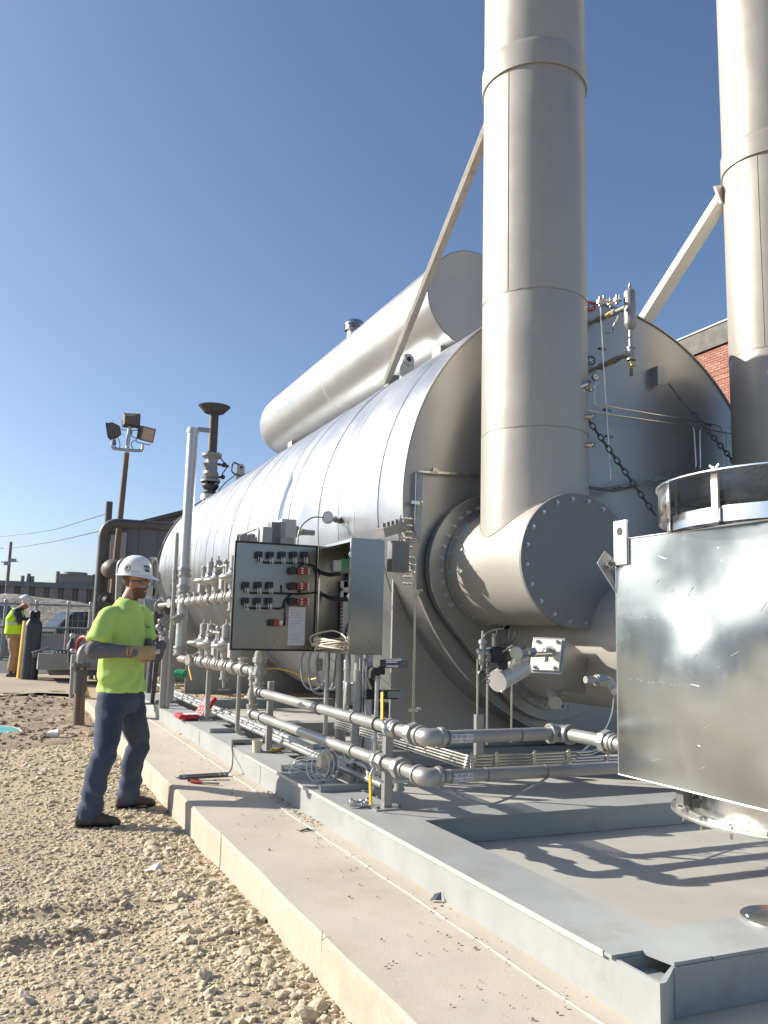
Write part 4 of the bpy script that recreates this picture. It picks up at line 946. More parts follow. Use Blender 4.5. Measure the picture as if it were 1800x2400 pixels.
# coil of cream cable on the cabinet floor
t = thing('cable_coil', 'coil of cream cable lying in the bottom of the open cabinet', 'cable coil', (CX0, 6.5, CZ0+.05))
m_ = MB()
for k in range(9):
    cx, cy = 2.47+.01*math.sin(k*2.1), 6.58+.012*math.cos(k*1.7); rx, ry = .10+.008*(k % 4), .27+.012*(k % 3)
    m_.tube([(cx+rx*math.cos(q)-.02, cy+ry*math.sin(q), CZ0+.035+.009*k+.012*math.sin(q*2+k)) for q in np.linspace(0, 2*math.pi, 36)[:-1]], .0062, 6, closed=True)
m_.build('coil', 'cream_wire', t)
MB().tube(smoothcurve([(2.33, 6.7, CZ0+.05), (2.36, 6.82, CZ0+.13), (2.45, 6.55, CZ0+.18), (2.48, 6.32, CZ0+.12), (2.44, 6.28, CZ0+.03)], 8), .0065, 6).build('loose_turn', 'cream_wire', t)
# boxes and gauges on the boiler side, seen above the door
def shell_pt(z, y, off=0.):
    return V(BXc-math.sqrt((BR+off)**2-(z-BZc)**2), y, z)
t = thing('junction_box', 'group of small grey junction boxes on the boiler side, above the open door', 'junction box', (2.95, 8.3, 2.4))
for i, (px, py, w_, h_, m_) in enumerate(((622, 1262, .10, .22, 'grey_box'), (642, 1255, .10, .26, 'dark_steel'), (657, 1254, .08, .26, 'grey_box'), (672, 1250, .16, .28, 'lug_paint'))):
    c = P(px, py, Y=8.2+.05*i); MB().box(c, (w_, .14, h_)).build('box', m_, t, bevel=.006)
c = P(672, 1268, Y=8.1); MB().box(c, (.13, .07, .07)).build('connector', 'valve_grey', t, bevel=.006)
for px, py in ((571, 1262), (590, 1264), (694, 1246)):
    c = P(px, py, Y=8.4); MB().lathe(c, (1, 0, 0), [(-.06, .04), (-.02, .06), (.02, .06), (.05, .035), (.12, .03), (.2, .03)], 14).build('gland', 'valve_grey', t)
t = thing('dial_gauge', 'dial gauge on a stub high on the boiler side, above the cabinet', 'gauge', P(770, 1213, Y=8.0))
c = P(768, 1213, Y=8.0); n_ = V(-.5, -.84, .1).normalized()
MB().lathe(c, n_, [(-.02, 0), (-.02, .062), (.02, .062), (.024, .056)], 24).build('case', 'galv', t); MB().lathe(c, n_, [(.018, .056), (.0181, 0)], 24).build('face', 'white_plastic', t)
MB().cyl(c-n_*.02, c+V(.16, .1, .0), .025, n=12).cyl(c+V(.1, .06, 0), c+V(.2, .13, .0), .036, n=10).build('stub', 'valve_grey', t)
MB().tube(smoothcurve([c+V(-.05, 0, 0), c+V(-.2, -.05, -.03), c+V(-.33, -.1, -.17), c+V(-.34, -.12, -.42)], 8), .007, 6).build('capillary', 'dark_steel', t)
t = thing('conduit_wireway', 'flat grey wireway running from the cabinet top to the boiler front', 'wireway', P(930, 1235, Y=6.5))
a = P(890, 1250, Y=6.45); b_ = P(948, 1232, Y=6.58); MB().bar(a, b_, .1, .08, (0, 0, 1)).build('trough', 'valve_grey', t); 
for k in range(5): q = a.lerp(b_, .15+.17*k); MB().cyl(q+V(0, 0, .03), q+V(0, 0, .075), .018, n=8).build('gland', 'dark_steel', t)
c = P(933, 1305, Y=6.5); MB().box(c, (.16, .1, .26)).build('terminal_housing', 'dark_steel', t)
# ------------------------------------------------------------------ instrument tubing and fittings on the boiler front
def tubing(name, label, polys, r=.0068, bend=.06, m='tube_steel', loc=None):
    t = thing(name, label, 'tubing', loc or polys[0][0])
    for p in polys: MB().tube(p, r, 8, bend=bend).build('tube', m, t)
    return t
# vertical bundle left of the stack
FY = 6.545
ps = []
for k in range(4):
    dx = 4.3*k
    top = P(976+dx, 1104+k, Y=FY); bot = P(969+dx*.7, 1700, Y=FY)
    ps.append([P(1140, 1112+2*k, Y=FY), top, P(972+dx, 1250+6*k, Y=FY), P(950, 1252+6*k, Y=FY)])
for k in range(3): ps.append([P(951-3*k, 1305+17*k, Y=FY), P(975-2*k, 1307+17*k, Y=FY), P(975-2*k, 1400, Y=FY), P(970-2*k, 1705, Y=FY)])
tv = tubing('tubing_bundle', 'slim bundle of bright vertical tubes on the boiler front left of the stack', ps, .0062, .03)
for px, py in ((974, 1178), (973, 1386), (969, 1664)):
    c = P(px, py, Y=FY-.012); MB().box(c, (.085, .012, .03)).cyl(c+V(.055, -.02, .01), c+V(.055, .03, .01), .012, n=8).build('clamp', 'tube_steel', tv)
for k, (px, py) in enumerate(((957, 1216), (957, 1232), (957, 1247), (957, 1262), (958, 1282), (955, 1306), (956, 1322), (956, 1338), (956, 1352), (955, 1368))):
    c = P(px, py, Y=FY-.01); MB().hexp(c+V(-.03, 0, 0), c+V(-.01, 0, 0), .013).hexp(c+V(.005, 0, 0), c+V(.025, 0, 0), .013).cyl(c+V(-.045, 0, 0), c+V(.04, 0, 0), .007, n=8).build('compression_fitting', 'tube_steel', tv)
for k in range(5):
    a = P(946, 1262+10*k, Y=FY-.01); MB().tube(smoothcurve([a, a+V(-.04, 0, .05), a+V(-.05, 0, .12), a+V(-.03, 0, .2)], 4), .006, 6).build('tube', 'tube_steel', tv)
c = P(1020, 1101, Y=FY-.01); MB().hexp(c+V(-.03, 0, 0), c+V(.03, 0, -.004), .02).build('fitting', 'tube_steel', tv)
# tubing across the right part of the front
YF = 6.50
def q_(pts, Y=YF): return [P(x, y, Y=Y) for x, y in pts]
tubing('instrument_tube', 'vertical bright tube dropping from the top fittings past the pressure gauge', [q_([(1407, 707), (1409, 760), (1416, 878), (1422, 960), (1432, 1128), (1425, 1136), (1380, 1146)], 6.4)])
tubing('instrument_tube', 'long thin tube from the brass valve across the front, ending in a square loop', [q_([(1346, 925), (1349, 955), (1398, 966), (1432, 972), (1626, 1000), (1632, 1100), (1524, 1124), (1400, 1147)], 6.42), q_([(1800, 1032), (1640, 1003), (1642, 1102), (1530, 1129)], 6.44)])
tubing('instrument_tube', 'thin tube below the pressure gauge running right to the tall loop', [q_([(1391, 925), (1393, 950), (1424, 952), (1456, 958), (1658, 992), (1692, 1000), (1694, 1104), (1560, 1132), (1450, 1142)], 6.45), q_([(1800, 1016), (1702, 1002), (1705, 1106), (1690, 1112), (1560, 1137)], 6.46)])
for k in range(2): pass
t = thing('tube_tray', 'dark tube run with small clamps across the front beside the large end plate', 'tubing', P(1400, 1146, Y=6.4))
MB().tube(q_([(1382, 1143), (1440, 1150), (1490, 1138)], 6.38), .014, 8).build('run', 'dark_steel', t)
for px, py in ((1412, 728+90), (1424, 961), (1428, 1023), (1660, 996), (1448, 1146), (1460, 1144)):
    c = P(px, py, Y=6.42); MB().box(c, (.09, .012, .022)).cyl(c+V(-.035, -.02, 0), c+V(-.035, .02, 0), .01, n=8).build('clamp', 'dark_steel', t)
for k, (a, b_) in enumerate((((1512, 1125), (1548, 1119)), ((1527, 1128), (1566, 1121)), ((1543, 1133), (1583, 1126)))): MB().cyl(P(*a, Y=6.36), P(*b_, Y=6.36), .0075, n=8).build('tube_end', 'tube_steel', t)
# water column assembly at top right
YW = 5.95
t = thing('water_column', 'silver upright bottle shaped water column standing off the boiler front, right of the stack', 'water column', P(1480, 720, Y=YW))
c0, c1 = P(1478, 770, Y=YW), P(1477, 680, Y=YW); ax_ = V(0, 0, 1)
hb = (c1.z-c0.z); rb = .058
MB().lathe((c0.x, YW, c0.z), ax_, [(-.02, 0), (-.02, .02), (.0, .035), (.03, .052), (.05, rb), (hb-.03, rb), (hb-.01, rb*.85), (hb+.01, rb*.4), (hb+.015, .012), (hb+.03, .018), (hb+.04, .018), (hb+.045, .009), (hb+.07, .007), (hb+.07, 0)], 24).build('bottle', 'silver', t)
MB().cyl((c0.x, YW, c0.z-.24), (c0.x, YW, c0.z-.01), .021, n=16).build('down_pipe', 'silver', t)
zc_ = P(1484, 830, Y=YW).z
tee_fit((c0.x, YW, zc_), (0, 0, 1), (-.75, .66, 0), .03).build('tee', 'silver', t)
MB().cyl((c0.x, YW, zc_-.14), (c0.x, YW, zc_-.05), .016, n=12).box((c0.x, YW-.02, zc_-.115), (.05, .02, .016)).build('drain_cock', 'brass', t); MB().cyl((c0.x, YW, zc_-.21), (c0.x, YW, zc_-.14), .016, n=8).build('drain_nipple', 'dark_steel', t)
def side_pipe(zp, px, py, nm):
    e = P(px, py, Y=6.58); s_ = V(c0.x-.02, YW, zp); o_ = MB().cyl(s_, e, .021, n=14); d = (e-s_)
    o_.lathe(s_+d*.35, d, [(0, .02), (0, .034), (.06, .034), (.06, .02)], 8); o_.lathe(e-d*.25, d, [(0, .02), (0, .036), (.10, .036), (.10, .02)], 10); o_.build('side_pipe', 'valve_grey', t)
    MB().lathe(s_+d*.45, d, [(0, .02), (0, .03), (.1, .03), (.1, .02)], 10).build('brass_body', 'brass', t); return s_, d
zt_ = P(1455, 713, Y=YW).z
side_pipe(zt_, 1396, 752, 'a'); side_pipe(zc_, 1402, 862, 'b')
for px, py in ((1407, 708), (1417, 705), (1432, 711), (1447, 703)):
    c = P(px, py, Y=6.0); MB().cyl(c+V(0, 0, -.04), c+V(0, 0, .05), .016, n=10).hexp(c+V(-.03, 0, 0), c+V(.03, 0, 0), .021).build('cock', 'tube_steel', t)
MB().tube([P(1448, 740, Y=5.97), P(1447, 748, Y=5.97), P(1437, 763, Y=6.0), P(1435, 779, Y=6.05), P(1418, 780, Y=6.1)], .007, 8, bend=.03).build('tube', 'tube_steel', t)
for px, py, m_, lab in ((1384, 719, 'red', 'small red handwheel beside the stack at the top of the boiler front'), (1384, 845, 'dark_steel', 'small dark handwheel beside the stack below the red one')):
    c = P(px, py, Y=6.3); d = V(-.45, -.89, 0).normalized(); t2 = thing('handwheel', lab, 'handwheel', c)
    o_ = MB().ring(c, d, .042, .009, 16, 6)
    x, y, z = basis(d)
    for k in range(5): q = 2*math.pi*k/5; o_.cyl(c, c+x*(.042*math.cos(q))+y*(.042*math.sin(q)), .005, n=6)
    o_.build('wheel', m_, t2); MB().cyl(c-d*.02, c+d*.012, .013, n=10).cyl(c, c-d*.22, .009, n=8).build('stem', 'tube_steel', t2)
# sample valve + gauge on stack flank
sd_ = V(.50, -.86, 0)
c = P(1345, 913, Y=5.5); v = V(.78, .35, .16)
t = thing('sample_valve', 'bright brass coloured valve with hex nuts on the right flank of the left stack', 'valve', c)
MB().cyl(P(1326, 918, Y=5.5), P(1336, 915, Y=5.5), .022, n=14).hexp(P(1335, 915, Y=5.5), P(1345, 911, Y=5.5), .036).cyl(P(1346, 911, Y=5.5), P(1372, 901, Y=5.5), .030, n=16).hexp(P(1372, 901, Y=5.5), P(1381, 898, Y=5.5), .034).build('body', 'tube_steel', t)
MB().cyl(P(1346, 925, Y=5.5), P(1346, 937, Y=5.5), .010, n=8).hexp(P(1346, 929, Y=5.5), P(1346, 934, Y=5.5), .014).cyl(P(1368, 912, Y=5.5), P(1368, 921, Y=5.5), .012, n=8).build('branch', 'tube_steel', t)
MB().tube(q_([(1346, 936), (1348, 952), (1352, 958), (1366, 962)], 5.5), .0062, 8, bend=.03).build('tube', 'tube_steel', t)
MB().tube(q_([(1366, 905), (1385, 914), (1392, 912)], 5.5), .016, 8).build('arm', 'tube_steel', t)
c = P(1396, 884, Y=5.45); n_ = V(-.25, -.97, .0).normalized()
t = thing('pressure_gauge', 'round pressure gauge with a white dial right of the left stack', 'gauge', c)
MB().lathe(c, n_, [(-.02, 0), (-.02, .030), (.012, .031), (.015, .026)], 24).build('case', 'dark_steel', t); MB().lathe(c, n_, [(.011, .027), (.0112, 0)], 24).build('face', 'white_plastic', t)
MB().bar(c+n_*.014+V(-.012, 0, -.01), c+n_*.014+V(.012, 0, .014), .003, .002).build('needle', 'black', t)
MB().cyl(c+V(0, 0, -.03), P(1392, 925, Y=5.45), .008, n=8).hexp(P(1392, 905, Y=5.45), P(1392, 913, Y=5.45), .018).build('stem', 'tube_steel', t)
MB().tube(q_([(1392, 925), (1393, 945), (1400, 951), (1422, 952)], 5.45), .0065, 8, bend=.04).build('siphon', 'tube_steel', t)
# bracket plates and chains
def chain(par, a, b, n, r=.008, sag=.0):
    a, b = Vector(a), Vector(b); d = (b-a)/n; L = d.length; x, y, z = basis(d); mesh_ = None
    lk = [Vector((.022*math.cos(q), 0, .5*L*1.28*math.sin(q)+(0))) for q in np.linspace(0, 2*math.pi, 15)[:-1]]
    me = MB().tube(lk, r, 6, closed=True).mesh('link', m='dark_steel')
    for i in range(n):
        p = a+d*(i+.5)+V(0, 0, -sag*4*(i+.5)/n*(1-(i+.5)/n)); link('link', me, par, M4=frame_m(p, d, math.pi/2*(i % 2)+.4))
c = P(1547, 880, Y=6.5)
t = thing('chain', 'dark chain hanging from a bracket plate down to the right stack', 'chain', c)
MB().bb((c.x-.03, 6.50, c.z-.10), (c.x+.075, 6.512, c.z+.10)).bb((c.x-.03, 6.5125, c.z-.10), (c.x-.018, 6.6, c.z+.10)).build('bracket_plate', 'silver_head', t)
a = P(1567, 898, Y=6.48); e = P(1722, 1085, Y=6.3); m_ = a.lerp(e, .33)
MB().cyl(a, m_, .013, n=8).hexp(a.lerp(m_, .45), a.lerp(m_, .6), .022).build('turnbuckle', 'dark_steel', t); chain(t, m_, e, 14)
a = P(1375, 978, Y=6.3); e = P(1535, 1205, Y=6.3)
t = thing('chain', 'dark chain slanting down from behind the left stack to the rain hood', 'chain', a); chain(t, a, e, 17)
# ------------------------------------------------------------------ burner below the left stack outlet
ex, ez = C2
brn = thing('burner', 'lower silver burner barrel with a bright square cover plate under the left stack outlet', 'burner', (ex, 5.2, ez))
MB().lathe((ex, 4.7, ez), (0, 1, 0), [(0, .2), (0, .53), (1.74, .53)], 80).build('barrel', 'stack_paint', brn)
MB().lathe((ex, 4.62, ez), (0, 1, 0), [(0, 0), (0, .56), (.078, .56), (.078, .3)], 64).build('front_plate', 'silver_head', brn)
cp = P(1281, 1535, Y=5.12); n_ = V(-.80, -.52, .30).normalized(); x = V(0, 0, 1).cross(n_).normalized(); y = n_.cross(x); ax3 = (x, y, n_)
MB().box(cp, (.215, .23, .016), ax3).build('cover_plate', 'white_steel', brn, bevel=.003)
MB().box(cp-n_*.26, (.25, .27, .50), ax3).build('plate_housing', 'silver_head', brn, bevel=.006)
for u in (-.075, .075):
    for v_ in (-.095, .095): p = cp+x*u+y*v_+n_*.009; MB().lathe(p, n_, [(0, .014), (.01, .013), (.016, .006), (.016, 0)], 10).build('cover_bolt', 'tube_steel', brn)
c = cp+x*.05+y*.01+n_*.03
MB().cyl(c, c+n_*.05, .035, n=12).hexp(c+x*-.05+n_*.03, c+x*.02+n_*.03, .026).tube(smoothcurve([c+n_*.05, c+n_*.09+y*-.02, c+n_*.09+y*-.09], 5), .02, 8).build('sight_port', 'valve_grey', brn)
a = P(1297, 1612, Y=5.75); e = P(1302, 1647, Y=5.5)
MB().cyl(a, e, .052, n=24).build('stub_pipe', 'stack_paint', brn)
for px in (1265, 1420):
    pass
MB().cyl(P(1255, 1400, Y=6.0), P(1250, 1462, Y=6.0), .03, n=12).build('drain_nipple', 'silver', brn)
c = P(1375, 1485, Y=5.5); MB().cyl(c, c+V(.25, .0, .0), .03, n=12).lathe(c+V(.1, 0, 0), (1, 0, 0), [(0, .03), (0, .05), (.05, .05), (.05, .03)], 12).build('port_nipple', 'silver_head', brn)
t = thing('rod_fitting', 'pale rod with a hex nut and angled elbow just left of the polished box', 'fitting', P(1420, 1595, Y=4.6))
yy = 4.6; MB().cyl(P(1372, 1593, Y=yy), P(1400, 1594, Y=yy), .024, n=16).build('rod', 'silver', t)
MB().hexp(P(1399, 1594, Y=yy), P(1417, 1595, Y=yy), .042).cyl(P(1395, 1594, Y=yy), P(1399, 1594, Y=yy), .034, n=12).build('nut', 'silver', t)
MB().tube([P(1415, 1595, Y=yy), P(1424, 1596, Y=yy), P(1440, 1612, Y=yy), P(1447, 1622, Y=yy)], .032, 12, bend=.05).build('elbow', 'silver', t)
MB().sph(P(1443, 1618, Y=yy-.03), .03).build('end_cap', 'lug_paint', t)
# wire from the fitting
w1 = smoothcurve([P(1440, 1630, Y=4.5), P(1432, 1680, Y=4.45), P(1410, 1722, Y=4.4), P(1372, 1755, Y=4.35), P(1335, 1790, Y=4.2), P(1250, 1842, Y=3.95), P(1190, 1872, Y=3.9), P(1140, 1885, Y=3.9), P(1085, 1868, Y=3.95), P(1055, 1848, Y=4.0)], 8)
tag(MB().tube(w1, .0055, 6).build('loose_cable', 'valve_grey'), 'thin loose cable hanging in a curve below both gas pipes', 'cable')
# pilot / igniter valve cluster
YP = 4.42
t = thing('pilot_valves', 'cluster of small valves and a round gauge on thin tubes in front of the burner', 'valve cluster', P(1180, 1560, Y=YP))
def qy(px, py, Y=YP): return P(px, py, Y=Y)
for px, y0, y1 in ((1118, 1545, 1745), (1141, 1540, 1745), (1198, 1545, 1740)): MB().cyl(qy(px, y1), qy(px+1, y0), .0065, n=8).build('tube', 'tube_steel', t)
c = qy(1131, 1530); MB().lathe(c+V(0, 0, -.10), (0, 0, 1), [(0, 0), (0, .012), (.03, .012), (.031, .02), (.05, .02), (.06, .026), (.11, .026), (.12, .018), (.15, .018), (.155, .026), (.175, .024), (.185, .008), (.23, .007), (.23, 0)], 14).build('regulator', 'silver', t)
MB().hexp(c+V(-.035, 0, .01), c+V(.035, 0, .01), .017).cyl(c+V(.03, 0, .02), c+V(.12, 0, .015), .011, n=8).build('cross_fitting', 'tube_steel', t)
c = qy(1165, 1535); MB().box(c, (.10, .08, .095)).box(c+V(.02, -.03, -.06), (.06, .04, .05)).build('solenoid_body', 'black', t, bevel=.01)
MB().cyl(c+V(0, 0, .05), c+V(0, 0, .125), .033, n=16).cyl(c+V(0, 0, .125), c+V(0, 0, .15), .006, n=8).build('coil', 'relief_paint', t)
MB().bar(c+V(.0, -.05, .02), c+V(.08, -.05, .055), .016, .012).build('bright_lever', 'stainless_clean', t)
c = qy(1210, 1532, YP-.03); n_ = V(-.55, -.80, .2).normalized()
MB().lathe(c, n_, [(-.03, 0), (-.03, .045), (.01, .047), (.014, .04)], 24).build('gauge_case', 'tube_steel', t); MB().lathe(c, n_, [(.009, .041), (.0092, 0)], 24).build('gauge_face', 'gauge_face', t)
MB().cyl(qy(1222, 1535), qy(1290, 1533, YP+.25), .017, n=10).hexp(qy(1235, 1530, YP), qy(1250, 1526, YP+.05), .026).cyl(qy(1222, 1548), qy(1236, 1540), .02, n=10).build('valve_stem', 'tube_steel', t)
MB().cyl(qy(1165, 1597), qy(1223, 1563, YP+.12), .066, n=28).build('actuator_can', 'lug_paint', t)
MB().sph(qy(1177, 1621, YP-.03), .010).build('pin', 'stainless_clean', t)
MB().tube(smoothcurve([qy(1132, 1498), qy(1140, 1484), qy(1160, 1476, YP+.3), qy(1180, 1473, YP+.6)], 6), .005, 6).build('lead_wire', 'valve_grey', t)
for a, b_ in (((1178, 1508), (1195, 1478)), ((1182, 1512), (1213, 1482)), ((1205, 1518), (1207, 1480)), ((1222, 1520), (1232, 1498))):
    m0 = ((a[0]+b_[0])/2+4, (a[1]+b_[1])/2+6); MB().tube(smoothcurve([qy(*a), qy(*m0, YP+.1), qy(*b_, YP+.3)], 6), .004, 6).build('lead_wire', 'rubber', t)
chain(t, qy(1141, 1530, YP-.03), qy(1139, 1600, YP-.03), 10, .003)
MB().bar(qy(1120, 1580, YP-.02), qy(1130, 1567, YP-.02), .014, .008).build('small_handle', 'tube_steel', t)
# locking levers right of cabinet posts
t = thing('clamp_rod', 'galvanised upright rod with a black rubber head beside the yellow handle', 'rod', P(885, 1690, Y=5.2))
MB().cyl(V(P(884, 1590, Y=5.2).x, 5.2, BAY_Z), P(884, 1592, Y=5.2), .014, n=12).build('rod', 'galv', t); MB().cyl(P(883, 1592, Y=5.2), P(883, 1584, Y=5.2), .026, n=14).build('collar', 'silver', t)
c = P(884, 1573, Y=5.2); MB().box(c, (.095, .06, .045)).box(c+V(-.04, 0, -.02), (.03, .05, .06)).box(c+V(.02, 0, .02), (.05, .055, .03)).build('head', 'rubber', t, bevel=.008)
t = thing('black_valve', 'black ball valve with a grey bar handle behind the upright rod', 'valve', P(900, 1628, Y=6.2))
c = P(875, 1612, Y=6.2); MB().box(c+V(0, 0, .05), (.08, .08, .22)).cyl(c+V(-.06, 0, -.05), c+V(.22, 0, -.05), .04, n=12).build('body', 'black', t, bevel=.01)
MB().bar(P(908, 1628, Y=6.15), P(950, 1628, Y=6.15), .016, .05).build('bar_handle', 'valve_grey', t); MB().bar(P(849, 1568, Y=6.15), P(868, 1615, Y=6.15), .03, .02).build('bright_lever', 'stainless_clean', t)
t = thing('pipe_stub', 'three bright tube ends clipped under the near edge of the cabinet', 'tubing', P(920, 1555, Y=6.1))
for k, (a, b_) in enumerate((((904, 1548), (940, 1545)), ((905, 1552), (930, 1551)), ((904, 1561), (932, 1561)))): MB().cyl(P(*a, Y=6.1), P(*b_, Y=6.1), .012, n=10).build('tube_end', 'stainless_clean', t)
MB().bb(P(900, 1566, Y=6.12), P(946, 1546, Y=6.2)).build('clip', 'dark_steel', t)
t = thing('pipe_strut', 'slanted grey pipe leg in front of the left end of the front saddle', 'pipe', P(845, 1730, Y=6.3)); MB().cyl(P(832, 1700, Y=6.35), V(P(856, 1762, Y=6.3).x, 6.3, BAY_Z), .05, n=16).build('leg', 'silver', t)

# ------------------------------------------------------------------ polished air intake box
AX0, AX1, AY0, AY1, AZ0, AZ1 = 2.80, 4.0, 1.95, 3.43, .712, 1.865
boxt = thing('intake_box', 'large polished aluminium box with scratched side hanging at the right edge', 'box', (3.4, 2.7, AZ0))
s_ = MB(); nu, nv_ = 28, 24
def skinface(fn, name, m='aluminium_box'):
    vs = []; fs = []
    for i in range(nv_+1):
        for j in range(nu+1): vs.append(fn(j/nu, i/nv_))
    for i in range(nv_):
        for j in range(nu): a = i*(nu+1)+j; fs.append((a, a+1, a+nu+2, a+nu+1))
    return MB().add(vs, fs).build(name, m, boxt, 60)
def oil(u, v): e = 16*u*(1-u)*v*(1-v); return e*(.017*math.sin(3.1*u+2.4*v+.4)+.008*math.sin(6.3*u-5*v+1)+.0022*math.sin(13*u+9*v))+.0006*math.sin(u*31+2*math.sin(v*9))*e
skinface(lambda u, v: V(AX0-oil(u, v), AY1+(AY0-AY1)*u, AZ0+(AZ1-AZ0)*v), 'side_panel')
MB().bb((AX0+.004, AY1-.006, AZ0), (AX1, AY1, AZ1)).build('back_panel', 'aluminium_box', boxt)
MB().bb((AX0+.004, AY0, AZ0), (AX1, AY0+.006, AZ1)).build('front_panel', 'aluminium_box', boxt)
MB().bb((AX0+.004, AY0+.007, AZ1-.006), (AX1, AY1-.007, AZ1)).build('top_panel', 'aluminium', boxt)
MB().bb((AX0+.004, AY0+.007, AZ0), (AX1, AY1-.007, AZ0+.006)).build('bottom_panel', 'aluminium', boxt)
MB().bb((AX1-.006, AY0+.007, AZ0+.007), (AX1, AY1-.007, AZ1-.007)).build('side_panel', 'aluminium_box', boxt)
rim = MB()
for (y, z) in ((None, AZ0), (None, AZ1)): rim.cyl((AX0+.001, AY0, z), (AX0+.001, AY1, z), .0045, n=8)
rim.cyl((AX0+.001, AY1, AZ0), (AX0+.001, AY1, AZ1), .004, n=8); rim.build('edge_seam', 'aluminium', boxt)
rs = random.Random(5)
for k in range(38):
    u, v = rs.uniform(.03, .97), rs.uniform(.05, .92); L = rs.choice((.004, .006, .012, .03, .05)); a = rs.uniform(-.9, .4)
    p = V(AX0-oil(u, v)-.0008, AY1+(AY0-AY1)*u, AZ0+(AZ1-AZ0)*v); MB().bar(p-V(0, math.cos(a), math.sin(a))*L/2, p+V(0, math.cos(a), math.sin(a))*L/2, .0012, .0028, (1, 0, 0)).build('scratch', 'lug_paint', boxt, 0)
for v0, lab in ((.66, ''), (.40, '')):
    for k in range(14): 
        u = .07+.018*k if v0 < .5 else .05+.012*k; p = V(AX0-oil(u, v0)-.0006, AY1+(AY0-AY1)*u, AZ0+(AZ1-AZ0)*(v0+.004*math.sin(k))); 
        if k % 3 != 1: MB().box(p, (.001, .007, .0022)).build('scuff', 'lug_paint', boxt, 0)
# corner lifting plates
xr_ = V(1, 0, 0); 
pa, pb = P(1446, 1335, Y=AY1-.02), P(1483, 1235, Y=AY1-.02)
tl = P(1463, 1285, X=AX0-.008)
hz = (AZ1-.16, AZ1+.14)
pl_y = AY1-.055
pl_ = MB().prism([(AX0-.016, AY1-.005, AZ1-.13), (AX0-.016, AY1-.105, AZ1-.13), (AX0-.016, AY1-.105, AZ1+.095), (AX0-.016, AY1-.005, AZ1+.095)], (.012, 0, 0)).build('lifting_plate', 'alu_plate', boxt, bevel=.002)
MB().lathe((AX0-.0175, AY1-.055, AZ1+.04), (-1, 0, 0), [(0, .017), (.0012, .020), (.0014, 0)], 24).build('hole', 'black', pl_)
for yy in (AY1-.107,): MB().tube([(AX0-.006, yy, AZ1-.13+.006*k) for k in range(24)], [.003+.0012*(k % 2) for k in range(24)], 6).build('weld_bead', 'aluminium', boxt)
# hinged square plate with pin at the corner
hp = P(1425, 1335, Y=AY1+.02); n_ = V(-.9, -.38, .18).normalized(); ux = V(-.28, .42, .86); ux = (ux-n_*ux.dot(n_)).normalized(); uy = n_.cross(ux)
pc_ = P(1437, 1343, Y=AY1+.03); sq = .125
ang = R(-35); 
a1, a2, a3, a4 = [P(x, y, Y=AY1+yo) for x, y, yo in ((1418, 1290, .05), (1475, 1347, .0), (1448, 1395, -.01), (1400, 1319, .05))]
nn = (a2-a1).cross(a4-a1).normalized(); nn = nn if nn.dot(V(-.4, -.9, 0)) > 0 else -nn
hpl = MB().prism([a1, a2, a3, a4], -nn*.010).build('hinge_plate', 'alu_plate', boxt, bevel=.0015)
cc = (a1*.52+a4*.22+a2*.26+a3*0.0); hc = P(1422, 1326, Y=AY1+.04)
MB().cyl(hc-nn*.02, hc+nn*.045, .013, n=16).build('pin', 'dark_steel', hpl); MB().ring(hc+nn*.045, nn, .017, .0032, 16, 6).build('split_ring', 'tube_steel', hpl)
MB().tube([a2+nn*.004, a3+nn*.004], .006, 6).build('weld_bead', 'aluminium', boxt)
# collar and rain hood on top
KX, KY = 3.30, 2.70; kr = .605
ctop = 1.932
MB().lathe((KX, KY, AZ1+.0005), (0, 0, 1), [(0, kr), (ctop-AZ1, kr), (ctop-AZ1, kr-.006), (0, kr-.006)], 72).build('collar', 'aluminium', boxt, 50)
hr, hz0, hz1 = .648, 1.912, 2.075
MB().lathe((KX, KY, hz1), (0, 0, 1), [(0, 0), (0, hr+.012), (.006, hr+.012), (.006, 0)], 80).build('hood_plate', 'aluminium', boxt, 50)
sk_ = MB(); vs = []; fs = []
qs = np.linspace(R(-20), R(160), 48)
for q in qs:
    for z in (hz0, hz1-.001): vs.append((KX+hr*math.cos(q), KY+hr*math.sin(q), z))
fs = [(2*i, 2*i+2, 2*i+3, 2*i+1) for i in range(len(qs)-1)]
so = MB().add(vs, fs).build('hood_skirt', 'aluminium', boxt, 60); sm_ = so.modifiers.new('solid', 'SOLIDIFY'); sm_.thickness = .004
for q in (149, 185, 221, 257, 293, 329, 5, 77, 113):
    q = R(q); c = V(KX+(kr+.008)*math.cos(q), KY+(kr+.008)*math.sin(q), 0); rd = V(math.cos(q), math.sin(q), 0); tg = V(-math.sin(q), math.cos(q), 0)
    lg = MB().box(c+V(0, 0, (hz1+ctop-.07)/2), (.012, .036, hz1-ctop+.068), (rd, tg, V(0, 0, 1))).build('hood_leg', 'alu_plate', boxt, bevel=.002)
    p = c+V(0, 0, hz1+.006)
    wn = MB().cyl(p+V(0, 0, .0015), p+V(0, 0, .022), .008, n=10)
    for s_ in (-1, 1): wn.bar(p+tg*.006*s_+V(0, 0, .012), p+tg*.024*s_+V(0, 0, .03), .008, .004, rd)
    wn.build('wing_nut', 'stainless_clean', lg)
    MB().tube([c+tg*.02+V(0, 0, ctop-.065+.008*k) for k in range(8)], [.004+.001*(k % 2) for k in range(8)], 6).build('weld_bead', 'aluminium', lg)
